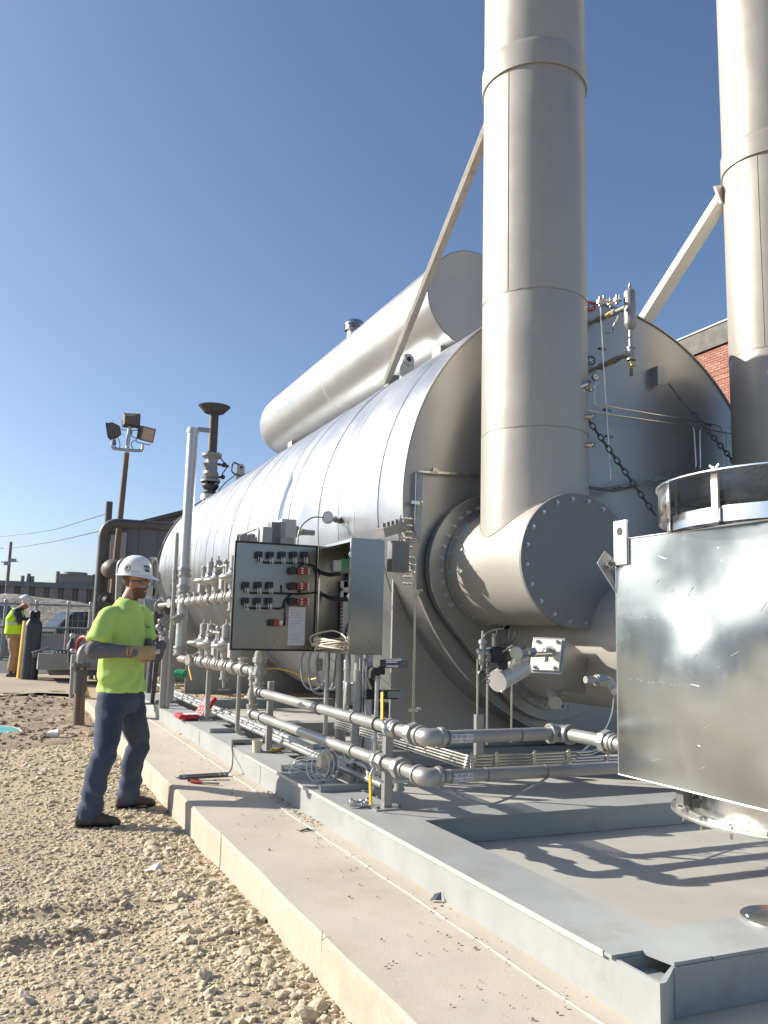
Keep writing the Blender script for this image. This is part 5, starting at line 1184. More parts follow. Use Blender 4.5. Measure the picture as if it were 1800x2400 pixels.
# bottom duct and flange
LZ = .618; LX, LY = 3.30, 2.70; lr = .622
duct = MB().lathe((LX, LY, LZ+.01), (0, 0, 1), [(0, .50), (AZ0-LZ-.012, .50)], 72).build('bottom_duct', 'aluminium', boxt, 60)
MB().lathe((LX, LY, LZ), (0, 0, 1), [(0, .49), (0, lr), (.01, lr), (.01, .49), (0, .49)], 80).build('bottom_flange', 'alu_plate', boxt, 40)
bm_ = MB().hexp((0, 0, .0101), (0, 0, .020), .010).cyl((0, 0, -.03), (0, 0, 0), .006, n=8).hexp((0, 0, -.012), (0, 0, -.001), .010).mesh('flange_bolt', m='tube_steel')
cl_ = MB().bar((-.045, 0, .016), (.045, 0, .016), .022, .010).bar((-.05, 0, .011), (-.05, 0, .022), .02, .016, (1, 0, 0)).bar((.05, 0, .011), (.05, 0, .022), .02, .016, (1, 0, 0)).mesh('clip', m='alu_plate')
for i in range(22):
    q = 2*math.pi*i/22+.1; link('flange_bolt', bm_, boxt, M4=Matrix.Translation((LX+.590*math.cos(q), LY+.590*math.sin(q), LZ)) @ Matrix.Rotation(q, 4, 'Z'))
    q += math.pi/22; link('clip', cl_, boxt, M4=Matrix.Translation((LX+.562*math.cos(q), LY+.562*math.sin(q), LZ)) @ Matrix.Rotation(q+math.pi/2, 4, 'Z'))
MB().box((LX+.565*math.cos(R(140)), LY+.565*math.sin(R(140)), (AZ0+LZ)/2+.003), (.05, .05, AZ0-LZ-.022)).build('gusset', 'dark_steel', boxt, bevel=.003)
MB().cyl((3.08, 3.22, AZ0-.03), (3.08, 3.22, AZ0-.001), .035, n=20).build('drain_boss', 'alu_plate', boxt)
MB().cyl((LX, LY, BAY_Z+.002), (LX, LY, LZ-.002), .10, n=24).build('support_leg', 'dark_steel', boxt)
# round base plate on the front beam
c = P(1800, 2165, Z=SK_Z); t = thing('round_base', 'shiny round base plate on the front beam at the right edge', 'base plate', (c.x+.08, c.y, SK_Z))
c = org(t).copy(); MB().lathe(c, (0, 0, 1), [(.0015, 0), (.0015, .150), (.012, .150), (.0135, .147), (.0135, .05), (.02, .045), (.10, .045), (.10, 0)], 56).build('disc', 'aluminium', t)
for q in (150, 60, 240, 330): MB().hexp(c+V(.125*math.cos(R(q)), .125*math.sin(R(q)), .013), c+V(.125*math.cos(R(q)), .125*math.sin(R(q)), .02), .010).build('bolt', 'tube_steel', t)
# ------------------------------------------------------------------ things at the far end and behind the worker
def gz(x, y): return float(ground_z(x, y))
# relief valve stack on the boiler
RY = 18.6
def ry(px, py): return P(px, py, Y=RY)
rv = thing('relief_valve', 'dark relief valve stack with wide drip pan on the far end of the boiler', 'relief valve', ry(490, 1165))
MB().cyl(ry(491, 1172), ry(492, 1160), .20, n=24).build('base_flange', 'lug_paint', rv)
MB().lathe(ry(492, 1160), ry(494, 1128)-ry(492, 1160), [(0, .20), (.05, .20), (.055, .12), (.1, .12), (.16, .17), (.2, .19), (.24, .17)], 20).build('lower_body', 'relief_paint', rv)
a, b_ = ry(493, 1130), ry(497, 1064); d = b_-a; L = d.length
MB().lathe(a, d, [(0, .15), (0, .22), (.05, .22), (.055, .13), (.10, .16), (.18, .18), (.26, .14), (L-.13, .13), (L-.11, .16), (L-.06, .22), (L, .22), (L, .1)], 22).build('valve_body', 'valve_grey', rv)
for i in range(10):
    q = 2*math.pi*i/10; x, y, z = basis(d)
    for t_ in (.025, L-.03): p = a+z*t_+x*(.19*math.cos(q))+y*(.19*math.sin(q)); MB().hexp(p-z*.05, p+z*.05, .022).build('bolt', 'relief_paint', rv)
MB().cyl(ry(497, 1066), ry(502, 968), .105, n=24).build('discharge_pipe', 'relief_paint', rv)
MB().lathe(ry(502, 970), (0, 0, 1), [(0, .12), (.02, .22), (.17, .36), (.172, .345), (.05, .18), (.05, .09)], 36).build('drip_pan', 'relief_paint', rv)
MB().tube([ry(510, 1088), ry(524, 1091), ry(536, 1093)], .03, 8).sph(ry(526, 1090), .06).tube([ry(527, 1086), ry(515, 1072)], .015, 6).tube([ry(533, 1094), ry(520, 1112)], .015, 6).sph(ry(522, 1118), .055).cyl(ry(510, 1119), ry(522, 1118), .025, n=8).build('pilot', 'relief_paint', rv)
MB().cyl(ry(489, 1092), ry(478, 1096), .11, n=16).build('side_boss', 'valve_grey', rv)
tag(MB().tube(smoothcurve([P(512, 1150, Y=18.6), P(530, 1130, Y=18.3), P(556, 1110, Y=18.1)], 6), .012, 6).build('guy_cable', 'dark_steel'), 'thin dark cable from the relief valve to the far lifting lug', 'cable')

# leaning lamp pole with three floodlights
LYY = 23.
def ly(px, py, dy=0): return P(px, py, Y=LYY+dy)
lp = thing('lamp_pole', 'leaning rusty pole carrying three floodlights on a forked bracket', 'lamp pole', ly(266, 1340))
MB().cyl(ly(263, 1400), ly(297, 1062), .085, .07, n=14).build('pole', 'rust_pole', lp)
MB().cyl(ly(297, 1064), ly(304, 1000), .05, n=12).build('pole_top', 'galv', lp)
MB().tube([ly(263, 1036), ly(263, 1051), ly(299, 1055), ly(334, 1057), ly(335, 1040)], .04, 10, bend=.3).build('fork', 'galv', lp)
def flood(px, py, yaw_, pit, label, glass):
    t_ = thing('floodlight', label, 'floodlight', ly(px, py), 'floodlights on the leaning pole')
    f = V(math.sin(yaw_)*math.cos(pit), math.cos(yaw_)*math.cos(pit), math.sin(pit)); x = V(math.cos(yaw_), -math.sin(yaw_), 0); u = x.cross(f); c = ly(px, py)
    def pt(a, b, e): return c+x*a+u*b+f*e
    w_, h_ = .21, .185
    MB().loft([[pt(-w_*.55, -h_*.6, -.2), pt(w_*.55, -h_*.6, -.2), pt(w_*.55, h_*.5, -.2), pt(-w_*.55, h_*.5, -.2)], [pt(-w_, -h_*.9, -.05), pt(w_, -h_*.9, -.05), pt(w_, h_, -.05), pt(-w_, h_, -.05)], [pt(-w_, -h_, .1), pt(w_, -h_, .1), pt(w_, h_, .1), pt(-w_, h_, .1)]]).build('housing', 'lamp_body', t_, 20, .008)
    MB().box(pt(0, 0, .115), (w_*2.1, h_*2.1, .025), (x, u, f)).build('door_frame', 'lamp_body', t_)
    MB().box(pt(0, 0, .129), (w_*1.75, h_*1.75, .006), (x, u, f)).build('lens', 'lamp_glass', t_)
    MB().tube([pt(-w_-.02, 0, 0), pt(-w_-.02, -h_-.08, 0), pt(w_+.02, -h_-.08, 0), pt(w_+.02, 0, 0)], .014, 6).build('yoke', 'dark_steel', t_)
    MB().cyl(pt(0, -h_-.07, 0), pt(0, -h_-.2, .0), .045, n=10).build('knuckle', 'dark_steel', t_)
    MB().tube(smoothcurve([pt(w_*.7, -h_, -.1), pt(w_*1.4, -h_*1.8, -.1), pt(w_*.9, -h_*2.6, -.05), pt(0, -h_*2.2, 0)], 5), .011, 6).build('lead', 'rubber', t_)
flood(264, 1010, R(-75), R(-12), 'left floodlight of the three on the leaning pole, turned away', 0)
flood(307, 985, R(20), R(8), 'topmost floodlight of the three, seen from behind', 0)
flood(340, 1017, R(150), R(-14), 'right floodlight of the three, its glass facing the camera', 1)

# dark pipe frame and thick insulated bend
PY = 20.6
def py_(px, py, dy=0): return P(px, py, Y=PY+dy)
pf = thing('dark_pipe_frame', 'dark vertical pipe bending into a level pipe behind the boiler, left of the shed', 'pipe', V(py_(243, 1400).x, PY, .1))
a = py_(244, 1224); e = py_(430, 1232)
MB().tube([V(a.x, PY, .1), V(a.x, PY, a.z), V(a.x+2.4, PY, a.z+.0)], .112, 20, bend=.35, seg=8).build('pipe', 'pipe_dark', pf)
MB().cyl(V(py_(256, 1300).x, PY+.5, .1), P(256, 1176, Y=PY+.5), .085, n=14).build('mast', 'pipe_dark', pf)
c = py_(250, 1408); MB().lathe(c+V(-.02, -.2, 0), (0, -1, 0), [(-.2, .1), (0, .1), (0, .19), (.05, .19), (.05, .1), (.12, .12), (.2, .05)], 16).build('flanged_valve', 'pipe_dark', pf)
MB().tube([py_(250, 1408, -.3), py_(287, 1390, -.3), py_(290, 1398, -.3), py_(290, 1440, -.3)], .06, 12, bend=.15).build('branch', 'insul_pipe', pf)
ib = thing('insulated_bend', 'thick brown insulated pipe bend behind the worker helmet', 'pipe', py_(262, 1335))
MB().tube([V(py_(264, 1330).x+.02, 22.5, py_(264, 1330).z), py_(262, 1333, -.6), py_(262, 1333, -.9), py_(300, 1345, -.9), py_(345, 1345, -.9)], .215, 24, bend=.3, seg=8).build('bend', 'insul_pipe', ib)
ep = thing('grey_drop_pipe', 'grey pipe dropping in an arch in front of the thick insulated bend', 'pipe', py_(279, 1440, -1.8))
MB().tube([V(py_(280, 1440, -1.9).x, PY-1.9, .1), py_(280, 1318, -1.9), py_(300, 1312, -1.9), py_(302, 1400, -1.9)], .062, 14, bend=.12, seg=7).build('pipe', 'valve_grey', ep)
MB().cyl(py_(279, 1343, -1.9), py_(279, 1336, -1.9), .067, n=14).build('blue_band', 'teal', ep)
wb = thing('meter_cabinet', 'pale grey meter cabinet with looped pipes behind the worker face', 'cabinet', P(334, 1470, Y=17.5))
c = P(332, 1432, Y=17.5); MB().box(c, (.34, .3, 1.0)).build('body', 'lug_paint', wb, bevel=.02); c2 = P(352, 1420, Y=17.8); MB().box(c2, (.22, .3, .8)).build('side_body', 'grey_box', wb, bevel=.01)
MB().box(P(352, 1385, Y=17.6), (.18, .02, .2)).build('window', 'black', wb); MB().bb(V(c.x-.1, 17.5, .05), V(c.x+.3, 17.6, c.z-.5)).build('stand', 'valve_grey', wb)
for k in range(3): MB().tube([P(341+6*k, 1392, Y=17.4), P(341+6*k, 1315, Y=17.4), P(350+6*k, 1308, Y=17.5), P(357+5*k, 1316, Y=17.6), P(357+5*k, 1380, Y=17.6)], .035, 8, bend=.12).build('loop', ('dark_steel', 'valve_grey', 'grey_box')[k], wb)
# inlet valve set beyond the vent pipe
iv = thing('inlet_valve_set', 'grey flanged inlet valves on upright pipes between the worker and the vent pipe', 'valve set', V(1.85, 13.4, .1))
IY = 13.2
def iy(px, py, dy=0): return P(px, py, Y=IY+dy)
MB().lathe(iy(404, 1420), (.8, -.6, 0), [(-.06, .05), (-.05, .16), (.0, .16), (.0, .06), (.1, .06)], 20).build('dark_flange', 'relief_paint', iv)
MB().lathe(iy(404, 1420), (-1, .3, 0), [(.04, .07), (.12, .07), (.16, .13), (.2, .13), (.22, .08), (.32, .1), (.36, .13), (.4, .13), (.42, .04)], 16).build('valve_body', 'valve_grey', iv)
MB().cyl(V(iy(393, 1600).x, IY, .1), iy(394, 1436), .062, n=16).lathe(iy(393, 1478), (0, 0, -1), [(0, .06), (0, .12), (.24, .12), (.26, .08), (.3, .14), (.34, .14), (.36, .06)], 14).build('upright_pipe', 'valve_grey', iv)
MB().cyl(V(iy(368, 1600).x, IY+.6, .1), iy(370, 1430, .6), .085, n=14).build('dark_upright', 'relief_paint', iv)
for k, (px, py) in enumerate(((378, 1455), (373, 1470), (384, 1462), (380, 1482))): MB().sph(iy(px, py, -.1), .055).cyl(iy(px, py-8, -.1), iy(px, py+10, -.1), .02, n=8).build('small_valve', 'silver' if k % 2 else 'valve_grey', iv)
MB().bb(P(360, 1490, Y=14.4), P(392, 1462, Y=14.8)).build('blue_motor', 'conduit_dark', iv, bevel=.05)
for k in range(3): x = P(388+5*k, 1500, Y=14.2).x; MB().cyl((x, 14.2, .05), P(388+5*k, 1500, Y=14.2), .028, n=10).build('leg', 'valve_grey', iv)
tag(MB().tube([P(352, 1478, Y=12.6), P(386, 1502, Y=12.6)], .012, 6).build('thin_rod', 'galv'), 'thin bright rod slanting in front of the inlet valves', 'rod')
t = thing('fuel_can', 'bright red plastic container on the ground behind the vent pipe', 'container', V(P(409, 1540, Y=20).x, 20, .2))
c = P(408, 1516, Y=20); MB().box(c, (.40, .42, .42)).build('body', 'red', t, bevel=.06); MB().cyl(c+V(.06, 0, .2), c+V(.08, 0, .3), .06, n=12).tube(smoothcurve([c+V(-.15, 0, .2), c+V(-.08, 0, .29), c+V(.02, 0, .2)], 5), .025, 8).build('handle', 'red_dull', t)
MB().bb(V(c.x-.25, 19.75, .1), V(c.x+.3, 20.3, c.z-.215)).build('pallet', 'wall_block', t)
t = thing('green_cap_post', 'short flat post with a bright green round cap beside the vent pipe foot', 'post', V(P(406, 1620, Y=12).x, 12, .35))
c = P(426, 1579, Y=11.9); MB().lathe(c, (.75, -.6, -.15), [(-.10, .035), (-.07, .04), (-.07, .055), (.045, .06), (.047, .055), (.047, 0)], 20).build('cap', 'green', t); x = P(405, 1580, Y=12).x; MB().bb((x-.03, 12, SK_Z), (x+.03, 12.02, P(405, 1558, Y=12).z)).build('post', 'skid_paint', t)
t = thing('dark_bar', 'dark upright bar standing on the skid end right behind the worker hands', 'bar', V(P(356, 1634, Y=11.8).x, 11.8, SK_Z))
MB().bar(V(P(357, 1634, Y=11.8).x, 11.8, SK_Z+.01), P(369, 1505, Y=11.8), .07, .05).box(V(P(357, 1634, Y=11.8).x, 11.8, SK_Z+.005), (.25, .2, .01)).build('bar', 'relief_paint', t)
# riser left of the worker
ryy = 12.2; rx = P(186, 1690, Y=ryy).x
rs_ = thing('pipe_riser', 'dark steel pipe riser with a flange and curved top, left of the worker', 'pipe', (rx, ryy, 0))
b_ = P(184, 1700, Y=ryy); b_.z = -.05; a = P(190, 1560, Y=ryy)
MB().cyl(b_, a, .078, .066, n=18).build('pipe', 'rust_pole', rs_); MB().cyl(b_.lerp(a, .6), a, .085, n=16).build('upper_pipe', 'pipe_dark', rs_)
MB().lathe(a, (0.03, 0, 1), [(-.02, .06), (-.02, .135), (.03, .135), (.03, .06)], 20).build('flange', 'pipe_dark', rs_)
for k in range(8): q = k*math.pi/4; p = a+V(.11*math.cos(q), .11*math.sin(q), 0); MB().hexp(p-V(0, 0, .05), p+V(0, 0, .06), .018).build('bolt', 'valve_grey', rs_)
MB().tube([a, P(191, 1522, Y=ryy), P(225, 1512, Y=ryy+.2)], .062, 16, bend=.25, seg=8).build('bend', 'valve_grey', rs_)
MB().tube(smoothcurve([P(196, 1590, Y=ryy-.1), P(191, 1640, Y=ryy-.1), P(188, 1690, Y=ryy-.1)], 5), .009, 6).build('ground_wire', 'rust_pole', rs_)
t = thing('hose_reel', 'red wheel on a dark stand, left of the worker elbow', 'hose reel', V(P(200, 1540, Y=16).x, 16, .1))
c = P(195, 1516, Y=16); MB().ring(c, (-.8, -.5, 0), .17, .035, 22, 8).build('wheel', 'red_dull', t); MB().box(c+V(.22, .1, .02), (.3, .25, .36)).bb(V(c.x-.02, 15.98, .1), V(c.x+.06, 16.06, c.z)).build('stand', 'dark_steel', t)
MB().box(P(180, 1552, Y=16), (.2, .2, .26)).cyl(V(P(170, 1590, Y=16).x, 16, 0), P(170, 1560, Y=16), .035, n=8).build('side_box', 'grey_box', t)
t = thing('small_hydrant', 'small dark hydrant with bright tops near the red wheel', 'hydrant', V(P(168, 1530, Y=17.4).x, 17.4, .2))
c = P(168, 1510, Y=17.4); MB().lathe(c-V(0, 0, .35), (0, 0, 1), [(0, .06), (.2, .06), (.25, .09), (.35, .08), (.42, .04), (.5, .03), (.52, 0)], 12).build('body', 'relief_paint', t); MB().sph(c+V(0, -.02, .16), .05).sph(c+V(.02, -.08, -.12), .05).build('caps', 'lug_paint', t)
for k, (px, py, lab) in enumerate(((24, 1627, 'broken stump of dirt left in the mud, at the left edge'), (137, 1623, 'broken stump of dirt in the mud left of the pipe riser'))):
    c = P(px, py, Z=.14); tag(MB().lathe((c.x, c.y, .0), (0.05, 0, 1), [(0, .11), (.06, .09), (.10, .12), (.14, .20), (.165, .19), (.17, 0)], 9).build('dirt_stump', 'mud', None, 20), lab, 'dirt clod')
# steel box with grating top
t = thing('grating_box', 'low grey steel box with a bright grating top beside the gas cylinders', 'box', V(P(140, 1580, Y=19).x, 19, .15))
a, b_ = P(87, 1570, Y=19), P(216, 1533, Y=19); 
MB().bb((a.x, 19, a.z), (b_.x+.4, 20.4, b_.z)).build('tank', 'wall_block', t, bevel=.01); MB().bb((a.x+.25, 19.2, a.z-.12), (b_.x+.4, 20.2, a.z-.002)).build('base', 'dark_steel', t)
gr = MB(); x = P(122, 1533, Y=19).x
while x < b_.x+.35: gr.bb((x, 19.05, b_.z+.002), (x+.03, 20.1, b_.z+.04)); x += .075
struct(gr.build('grating', 'lug_paint', t), 'stuff')
for px, w_, h_ in ((96, .35, .12), (112, .22, .08), (140, .2, .1), (150, .18, .09)): c = P(px, 1531, Y=19.3); MB().box(c+V(0, 0, .02), (w_, .2, h_), (V(.9, .1, .3 if px < 100 else 0).normalized(), V(0, 1, 0), V(-.3 if px < 100 else 0, 0, 1).normalized())).build('tool', 'dark_steel' if px != 112 else 'lug_paint', t, bevel=.01)
for k, (px, lab) in enumerate(((69, 'left dark gas cylinder beside the yellow bollard'), (82, 'right dark gas cylinder beside the grey steel box'))):
    x = P(px-5, 1560, Y=19.7).x; z0 = .18; t = thing('gas_cylinder', lab, 'gas cylinder', (x, 19.7, z0), 'gas cylinders by the bollard')
    H_ = P(px, 1431, Y=19.7).z-z0
    MB().lathe((x, 19.7, z0), (0.008, 0, 1), [(0, 0), (0, .115), (H_-.34, .118), (H_-.25, .10), (H_-.19, .055), (H_-.17, .05)], 20).build('cylinder', 'gas_cyl', t); MB().lathe((x+.008*H_, 19.7, z0+H_-.17), (0, 0, 1), [(0, .05), (.0, .06), (.13, .058), (.17, .03), (.17, 0)], 14).build('valve_cap', 'black', t)
x = P(53, 1576, Y=19.9).x; t = thing('bollard', 'yellow painted steel bollard beside the stooping worker', 'bollard', (x-.05, 19.9, .15))
MB().cyl((x-.015, 19.9, .1), (x+.02, 19.9, P(57, 1457, Y=19.9).z), .105, n=24).build('post', 'yellow_post', t); MB().cyl((x+.02, 19.9, P(57, 1457, Y=19.9).z), (x+.02, 19.9, P(57, 1457, Y=19.9).z+.02), .10, n=24).build('cap', 'yellow_post', t)
MB().cyl((x+.07, 19.8, P(60, 1483, Y=19.8).z), (x+.26, 19.75, P(60, 1483, Y=19.8).z), .018, n=8).build('hook', 'galv', t)
# fence
FYY = 28.; fz = .3
ft = thing('wire_fence', 'long wire mesh fence with round posts in front of the gravel bank', 'fence', (0, FYY, fz))
ztp = P(100, 1417, Y=FYY).z; zmd = P(100, 1471, Y=FYY).z; xa, xb = P(-60, 1470, Y=FYY).x, P(300, 1470, Y=FYY).x
for z in (ztp, zmd, fz+.06): MB().cyl((xa, FYY, z), (xb, FYY, z), .032, n=8).build('rail', 'fence_galv', ft)
for px in (-45, 9, 82, 157, 209, 268): x = P(px, 1465, Y=FYY).x; MB().cyl((x, FYY, fz-.2), (x, FYY, ztp+.06), .045, n=10).sph((x, FYY, ztp+.08), .055, 8, 5).build('post', 'fence_galv', ft)
wm = MB(); x = xa
while x < xb: wm.box((x, FYY-.04, (fz+zmd)/2), (.012, .012, zmd-fz)); x += .085
x = xa
while x < xb: wm.box((x, FYY-.04, (ztp+zmd)/2), (.008, .008, ztp-zmd)); x += .17
z = fz+.2
while z < ztp: wm.box(((xa+xb)/2, FYY-.05, z), (xb-xa, .008, .008)); z += .2
struct(wm.build('mesh_wires', 'fence_galv', ft, 0), 'stuff')
for k, (px0, px1, lab) in enumerate(((-40, 28, 'grey concrete barrier behind the stooping worker'), (88, 152, 'grey concrete barrier beyond the steel box'), (154, 232, 'grey concrete barrier in front of the parked car'))):
    x0, x1 = P(px0, 1510, Y=30).x, P(px1, 1510, Y=30).x; t = tag(MB().prism([(x0, 29.8, .2), (x0, 30.3, .2), (x0, 30.15, .5), (x0, 30.12, 1.05), (x0, 29.98, 1.05), (x0, 29.95, .5)], (x1-x0, 0, 0)).build('concrete_barrier', 'wall_block', bevel=.02), lab, 'barrier', 'concrete barriers behind the fence')
# parked vehicles behind the fence
def car(name, label, loc, paint, yaw_):
    t = thing(name, label, 'car', loc, 'vehicles behind the fence'); o = Vector(loc)
    Xd = V(math.cos(yaw_), math.sin(yaw_), 0); Yd = V(-math.sin(yaw_), math.cos(yaw_), 0)
    def q(x, y, z): return o+Xd*x+Yd*y+V(0, 0, z)
    def sec(x, hw, zb, zt, r=.12): return [q(x, -hw, zb), q(x, -hw, zt-r), q(x, -hw+r, zt), q(x, hw-r, zt), q(x, hw, zt-r), q(x, hw, zb)]
    MB().loft([sec(-2.45, .78, .5, .92), sec(-2.35, .9, .42, 1.02), sec(-1.0, .95, .38, 1.12), sec(.6, .95, .38, 1.10), sec(1.2, .94, .38, 1.06), sec(2.2, .90, .42, .98), sec(2.42, .78, .48, .86)]).build('body', paint, t, 50, .03)
    MB().loft([sec(-2.2, .78, 1.0, 1.05, .02), sec(-1.9, .74, 1.0, 1.72), sec(-.2, .74, 1.0, 1.80), sec(.5, .72, 1.0, 1.76), sec(1.25, .80, 1.0, 1.06, .02)]).build('cab', paint, t, 50, .03)
    gw = MB()
    for s_ in (-1, 1):
        for xa_, xb_ in ((-1.75, -.85), (-.78, .1), (.16, .80)): gw.add([q(xa_, s_*.79, 1.14), q(xb_, s_*.79, 1.12), q(xb_-(.28 if xb_ > .5 else .03), s_*.752, 1.62), q(xa_+.04, s_*.752, 1.62)], [(0, 1, 2, 3)])
    gw.build('side_glass', 'glass_dark', t)
    MB().add([q(1.20, -.66, 1.12), q(1.20, .66, 1.12), q(.62, .6, 1.70), q(.62, -.6, 1.70)], [(0, 1, 2, 3)]).build('windscreen', 'glass_dark', t)
    for s_ in (-1, 1):
        for xw in (-1.5, 1.45):
            c = q(xw, s_*.84, .36); wh = MB().lathe(c-Yd*s_*.11, Yd*s_, [(0, .2), (0, .36), (.04, .37), (.18, .37), (.22, .34), (.22, .22)], 24).build('wheel', 'rubber', t); MB().lathe(c, Yd*s_, [(.06, 0), (.06, .1), (.09, .12), (.08, .2), (.1, .23)], 14).build('rim', 'galv', wh)
        MB().box(q(2.38, s_*.62, .78), (.12, .28, .14), (Xd, Yd, V(0, 0, 1))).build('headlight', 'lamp_glass', t, bevel=.03); MB().box(q(1.0, s_*1.02, 1.12), (.1, .18, .14), (Xd, Yd, V(0, 0, 1))).build('mirror', paint, t, bevel=.03)
    MB().box(q(2.44, 0, .70), (.05, .9, .22), (Xd, Yd, V(0, 0, 1))).build('grille', 'black', t, bevel=.01); MB().box(q(2.45, 0, .48), (.10, 1.6, .18), (Xd, Yd, V(0, 0, 1))).build('bumper', 'dark_steel', t, bevel=.03)
    return t
c = P(232, 1500, Y=33.5); car('parked_car', 'silver topped parked car behind the fence, left of the main worker', (c.x+1.9, 33.6, .05), 'car_paint', R(205))
c = P(20, 1500, Y=34); car('parked_car', 'pale parked car at the left edge behind the stooping worker', (c.x-.9, 34, .3), 'white_steel', R(-30))
c = P(186, 1500, Y=33); car('parked_car', 'dark pickup nose half hidden behind the fence beside the silver topped car', (c.x+.1, 35.2, .1), 'car_dark', R(200))
# ------------------------------------------------------------------ people
def tapered(mb, pts, rad, n=14, sub=6, flat=None, ecap=1.):
    """limb: smooth chain of rings; rad holds (ru, rv) or r per point"""
    pts = [Vector(p) for p in pts]; m = len(pts); R2 = [(r, r) if not isinstance(r, tuple) else r for r in rad]
    cur = smoothcurve(pts, sub); rr = []
    for i in range(m-1):
        for k in range(sub):
            t = k/sub; t = t*t*(3-2*t); rr.append((R2[i][0]*(1-t)+R2[i+1][0]*t, R2[i][1]*(1-t)+R2[i+1][1]*t))
    rr.append(R2[-1]); rings = []; x = None
    for i, p in enumerate(cur):
        t = (cur[min(i+1, len(cur)-1)]-cur[max(i-1, 0)]).normalized()
        if x is None:
            x = Vector(flat) if flat else basis(t)[0]
        x = (x-t*x.dot(t)).normalized(); y = t.cross(x)
        rings.append([p+x*(rr[i][0]*math.cos(2*math.pi*k/n))+y*(rr[i][1]*math.sin(2*math.pi*k/n)) for k in range(n)])
    # round the ends
    def cap(ring, c, d, r):
        return [[c+(q-c)*math.cos(a)+d*(r*math.sin(a)) for q in ring] for a in (R(35), R(65), R(82))]
    e0 = cap(rings[0], cur[0], (cur[0]-cur[1]).normalized(), min(rr[0])); e1 = cap(rings[-1], cur[-1], (cur[-1]-cur[-2]).normalized(), min(rr[-1])*ecap)
    return mb.loft(e0[::-1]+rings+e1)
def remesh(mb, name, m, parent, voxel, smooth_it=4, fold=0., fscale=14, fseed=0, stretch=1., extra=None, clip=None):
    me = mb.mesh(name, org(parent), m, 0); o = bpy.data.objects.new('tmp', me); COL.objects.link(o)
    r = o.modifiers.new('r', 'REMESH'); r.mode = 'VOXEL'; r.voxel_size = voxel
    if smooth_it: s_ = o.modifiers.new('s', 'SMOOTH'); s_.factor = .5; s_.iterations = smooth_it
    bpy.context.view_layer.update(); ev = o.evaluated_get(bpy.context.evaluated_depsgraph_get())
    me2 = bpy.data.meshes.new_from_object(ev); bpy.data.objects.remove(o); bpy.data.meshes.remove(me)
    n = len(me2.vertices); co = np.zeros(n*3, np.float32); no = np.zeros(n*3, np.float32)
    me2.vertices.foreach_get('co', co); me2.vertices.foreach_get('normal', no); co = co.reshape(-1, 3); no = no.reshape(-1, 3)
    if fold:
        u = co[:, 0]+co[:, 1]*.7; v_ = co[:, 2]*stretch
        f = fbm(u*fscale+fseed*13.7, v_*fscale+fseed*3.1+u*fscale*.35, 3); rid = .5-np.abs(f)*2.4
        co = co+no*(fold*rid)[:, None]
    if extra is not None: co = extra(co, no)
    me2.vertices.foreach_set('co', co.astype(np.float32).ravel())
    me2.polygons.foreach_set('use_smooth', [True]*len(me2.polygons)); me2.materials.clear(); me2.materials.append(M[m]); me2.name = name; me2.update()
    if clip is not None:
        bm = bmesh.new(); bm.from_mesh(me2); oo = org(parent)
        for p, n_ in clip: bmesh.ops.bisect_plane(bm, geom=bm.verts[:]+bm.edges[:]+bm.faces[:], plane_co=Vector(p)-oo, plane_no=Vector(n_), clear_outer=True)
        bm.to_mesh(me2); bm.free()
    return link(name, me2, parent)

def head_geo(mb, c, f, u, s=1.):
    """c: centre of the skull; f: face direction, u: up of head"""
    f = Vector(f).normalized(); u = Vector(u).normalized(); r_ = f.cross(u).normalized(); u = r_.cross(f)
    def q(a, b, e): return Vector(c)+(f*a+r_*b+u*e)*s
    def ell(a, b, e, ra, rb, re, n=18, m=12):
        mb.loft([[q(a+ra*math.cos(2*math.pi*k/n)*math.sin(t), b+rb*math.sin(2*math.pi*k/n)*math.sin(t), e+re*math.cos(t)) for k in range(n)] for t in np.linspace(.08, math.pi-.08, m)])
    ell(-.012, 0, .035, .097, .078, .09)          # cranium
    ell(.018, 0, -.035, .074, .066, .085)         # face
    ell(.035, 0, -.088, .050, .048, .035)         # jaw and chin
    ell(.068, 0, -.102, .022, .024, .018)
    ell(.073, 0, .012, .024, .056, .014)          # brow
    for s_ in (-1, 1):
        ell(.058, s_*.042, -.028, .030, .020, .020)   # cheeks
        ell(-.006, s_*.076, -.022, .018, .010, .032)  # ears
        ell(.070, s_*.031, -.008, .012, .013, .010)   # eyelids
    mb.loft([[q(.078, -.012, .004), q(.086, 0, .006), q(.078, .012, .004), q(.06, 0, .004)], [q(.086, -.015, -.03), q(.112, 0, -.034), q(.086, .015, -.03), q(.06, 0, -.03)], [q(.080, -.018, -.045), q(.106, 0, -.045), q(.080, .018, -.045), q(.06, 0, -.045)]])
    ell(.084, 0, -.066, .013, .024, .006, 14, 8); ell(.083, 0, -.077, .012, .021, .006, 14, 8)
    return q, f, r_, u
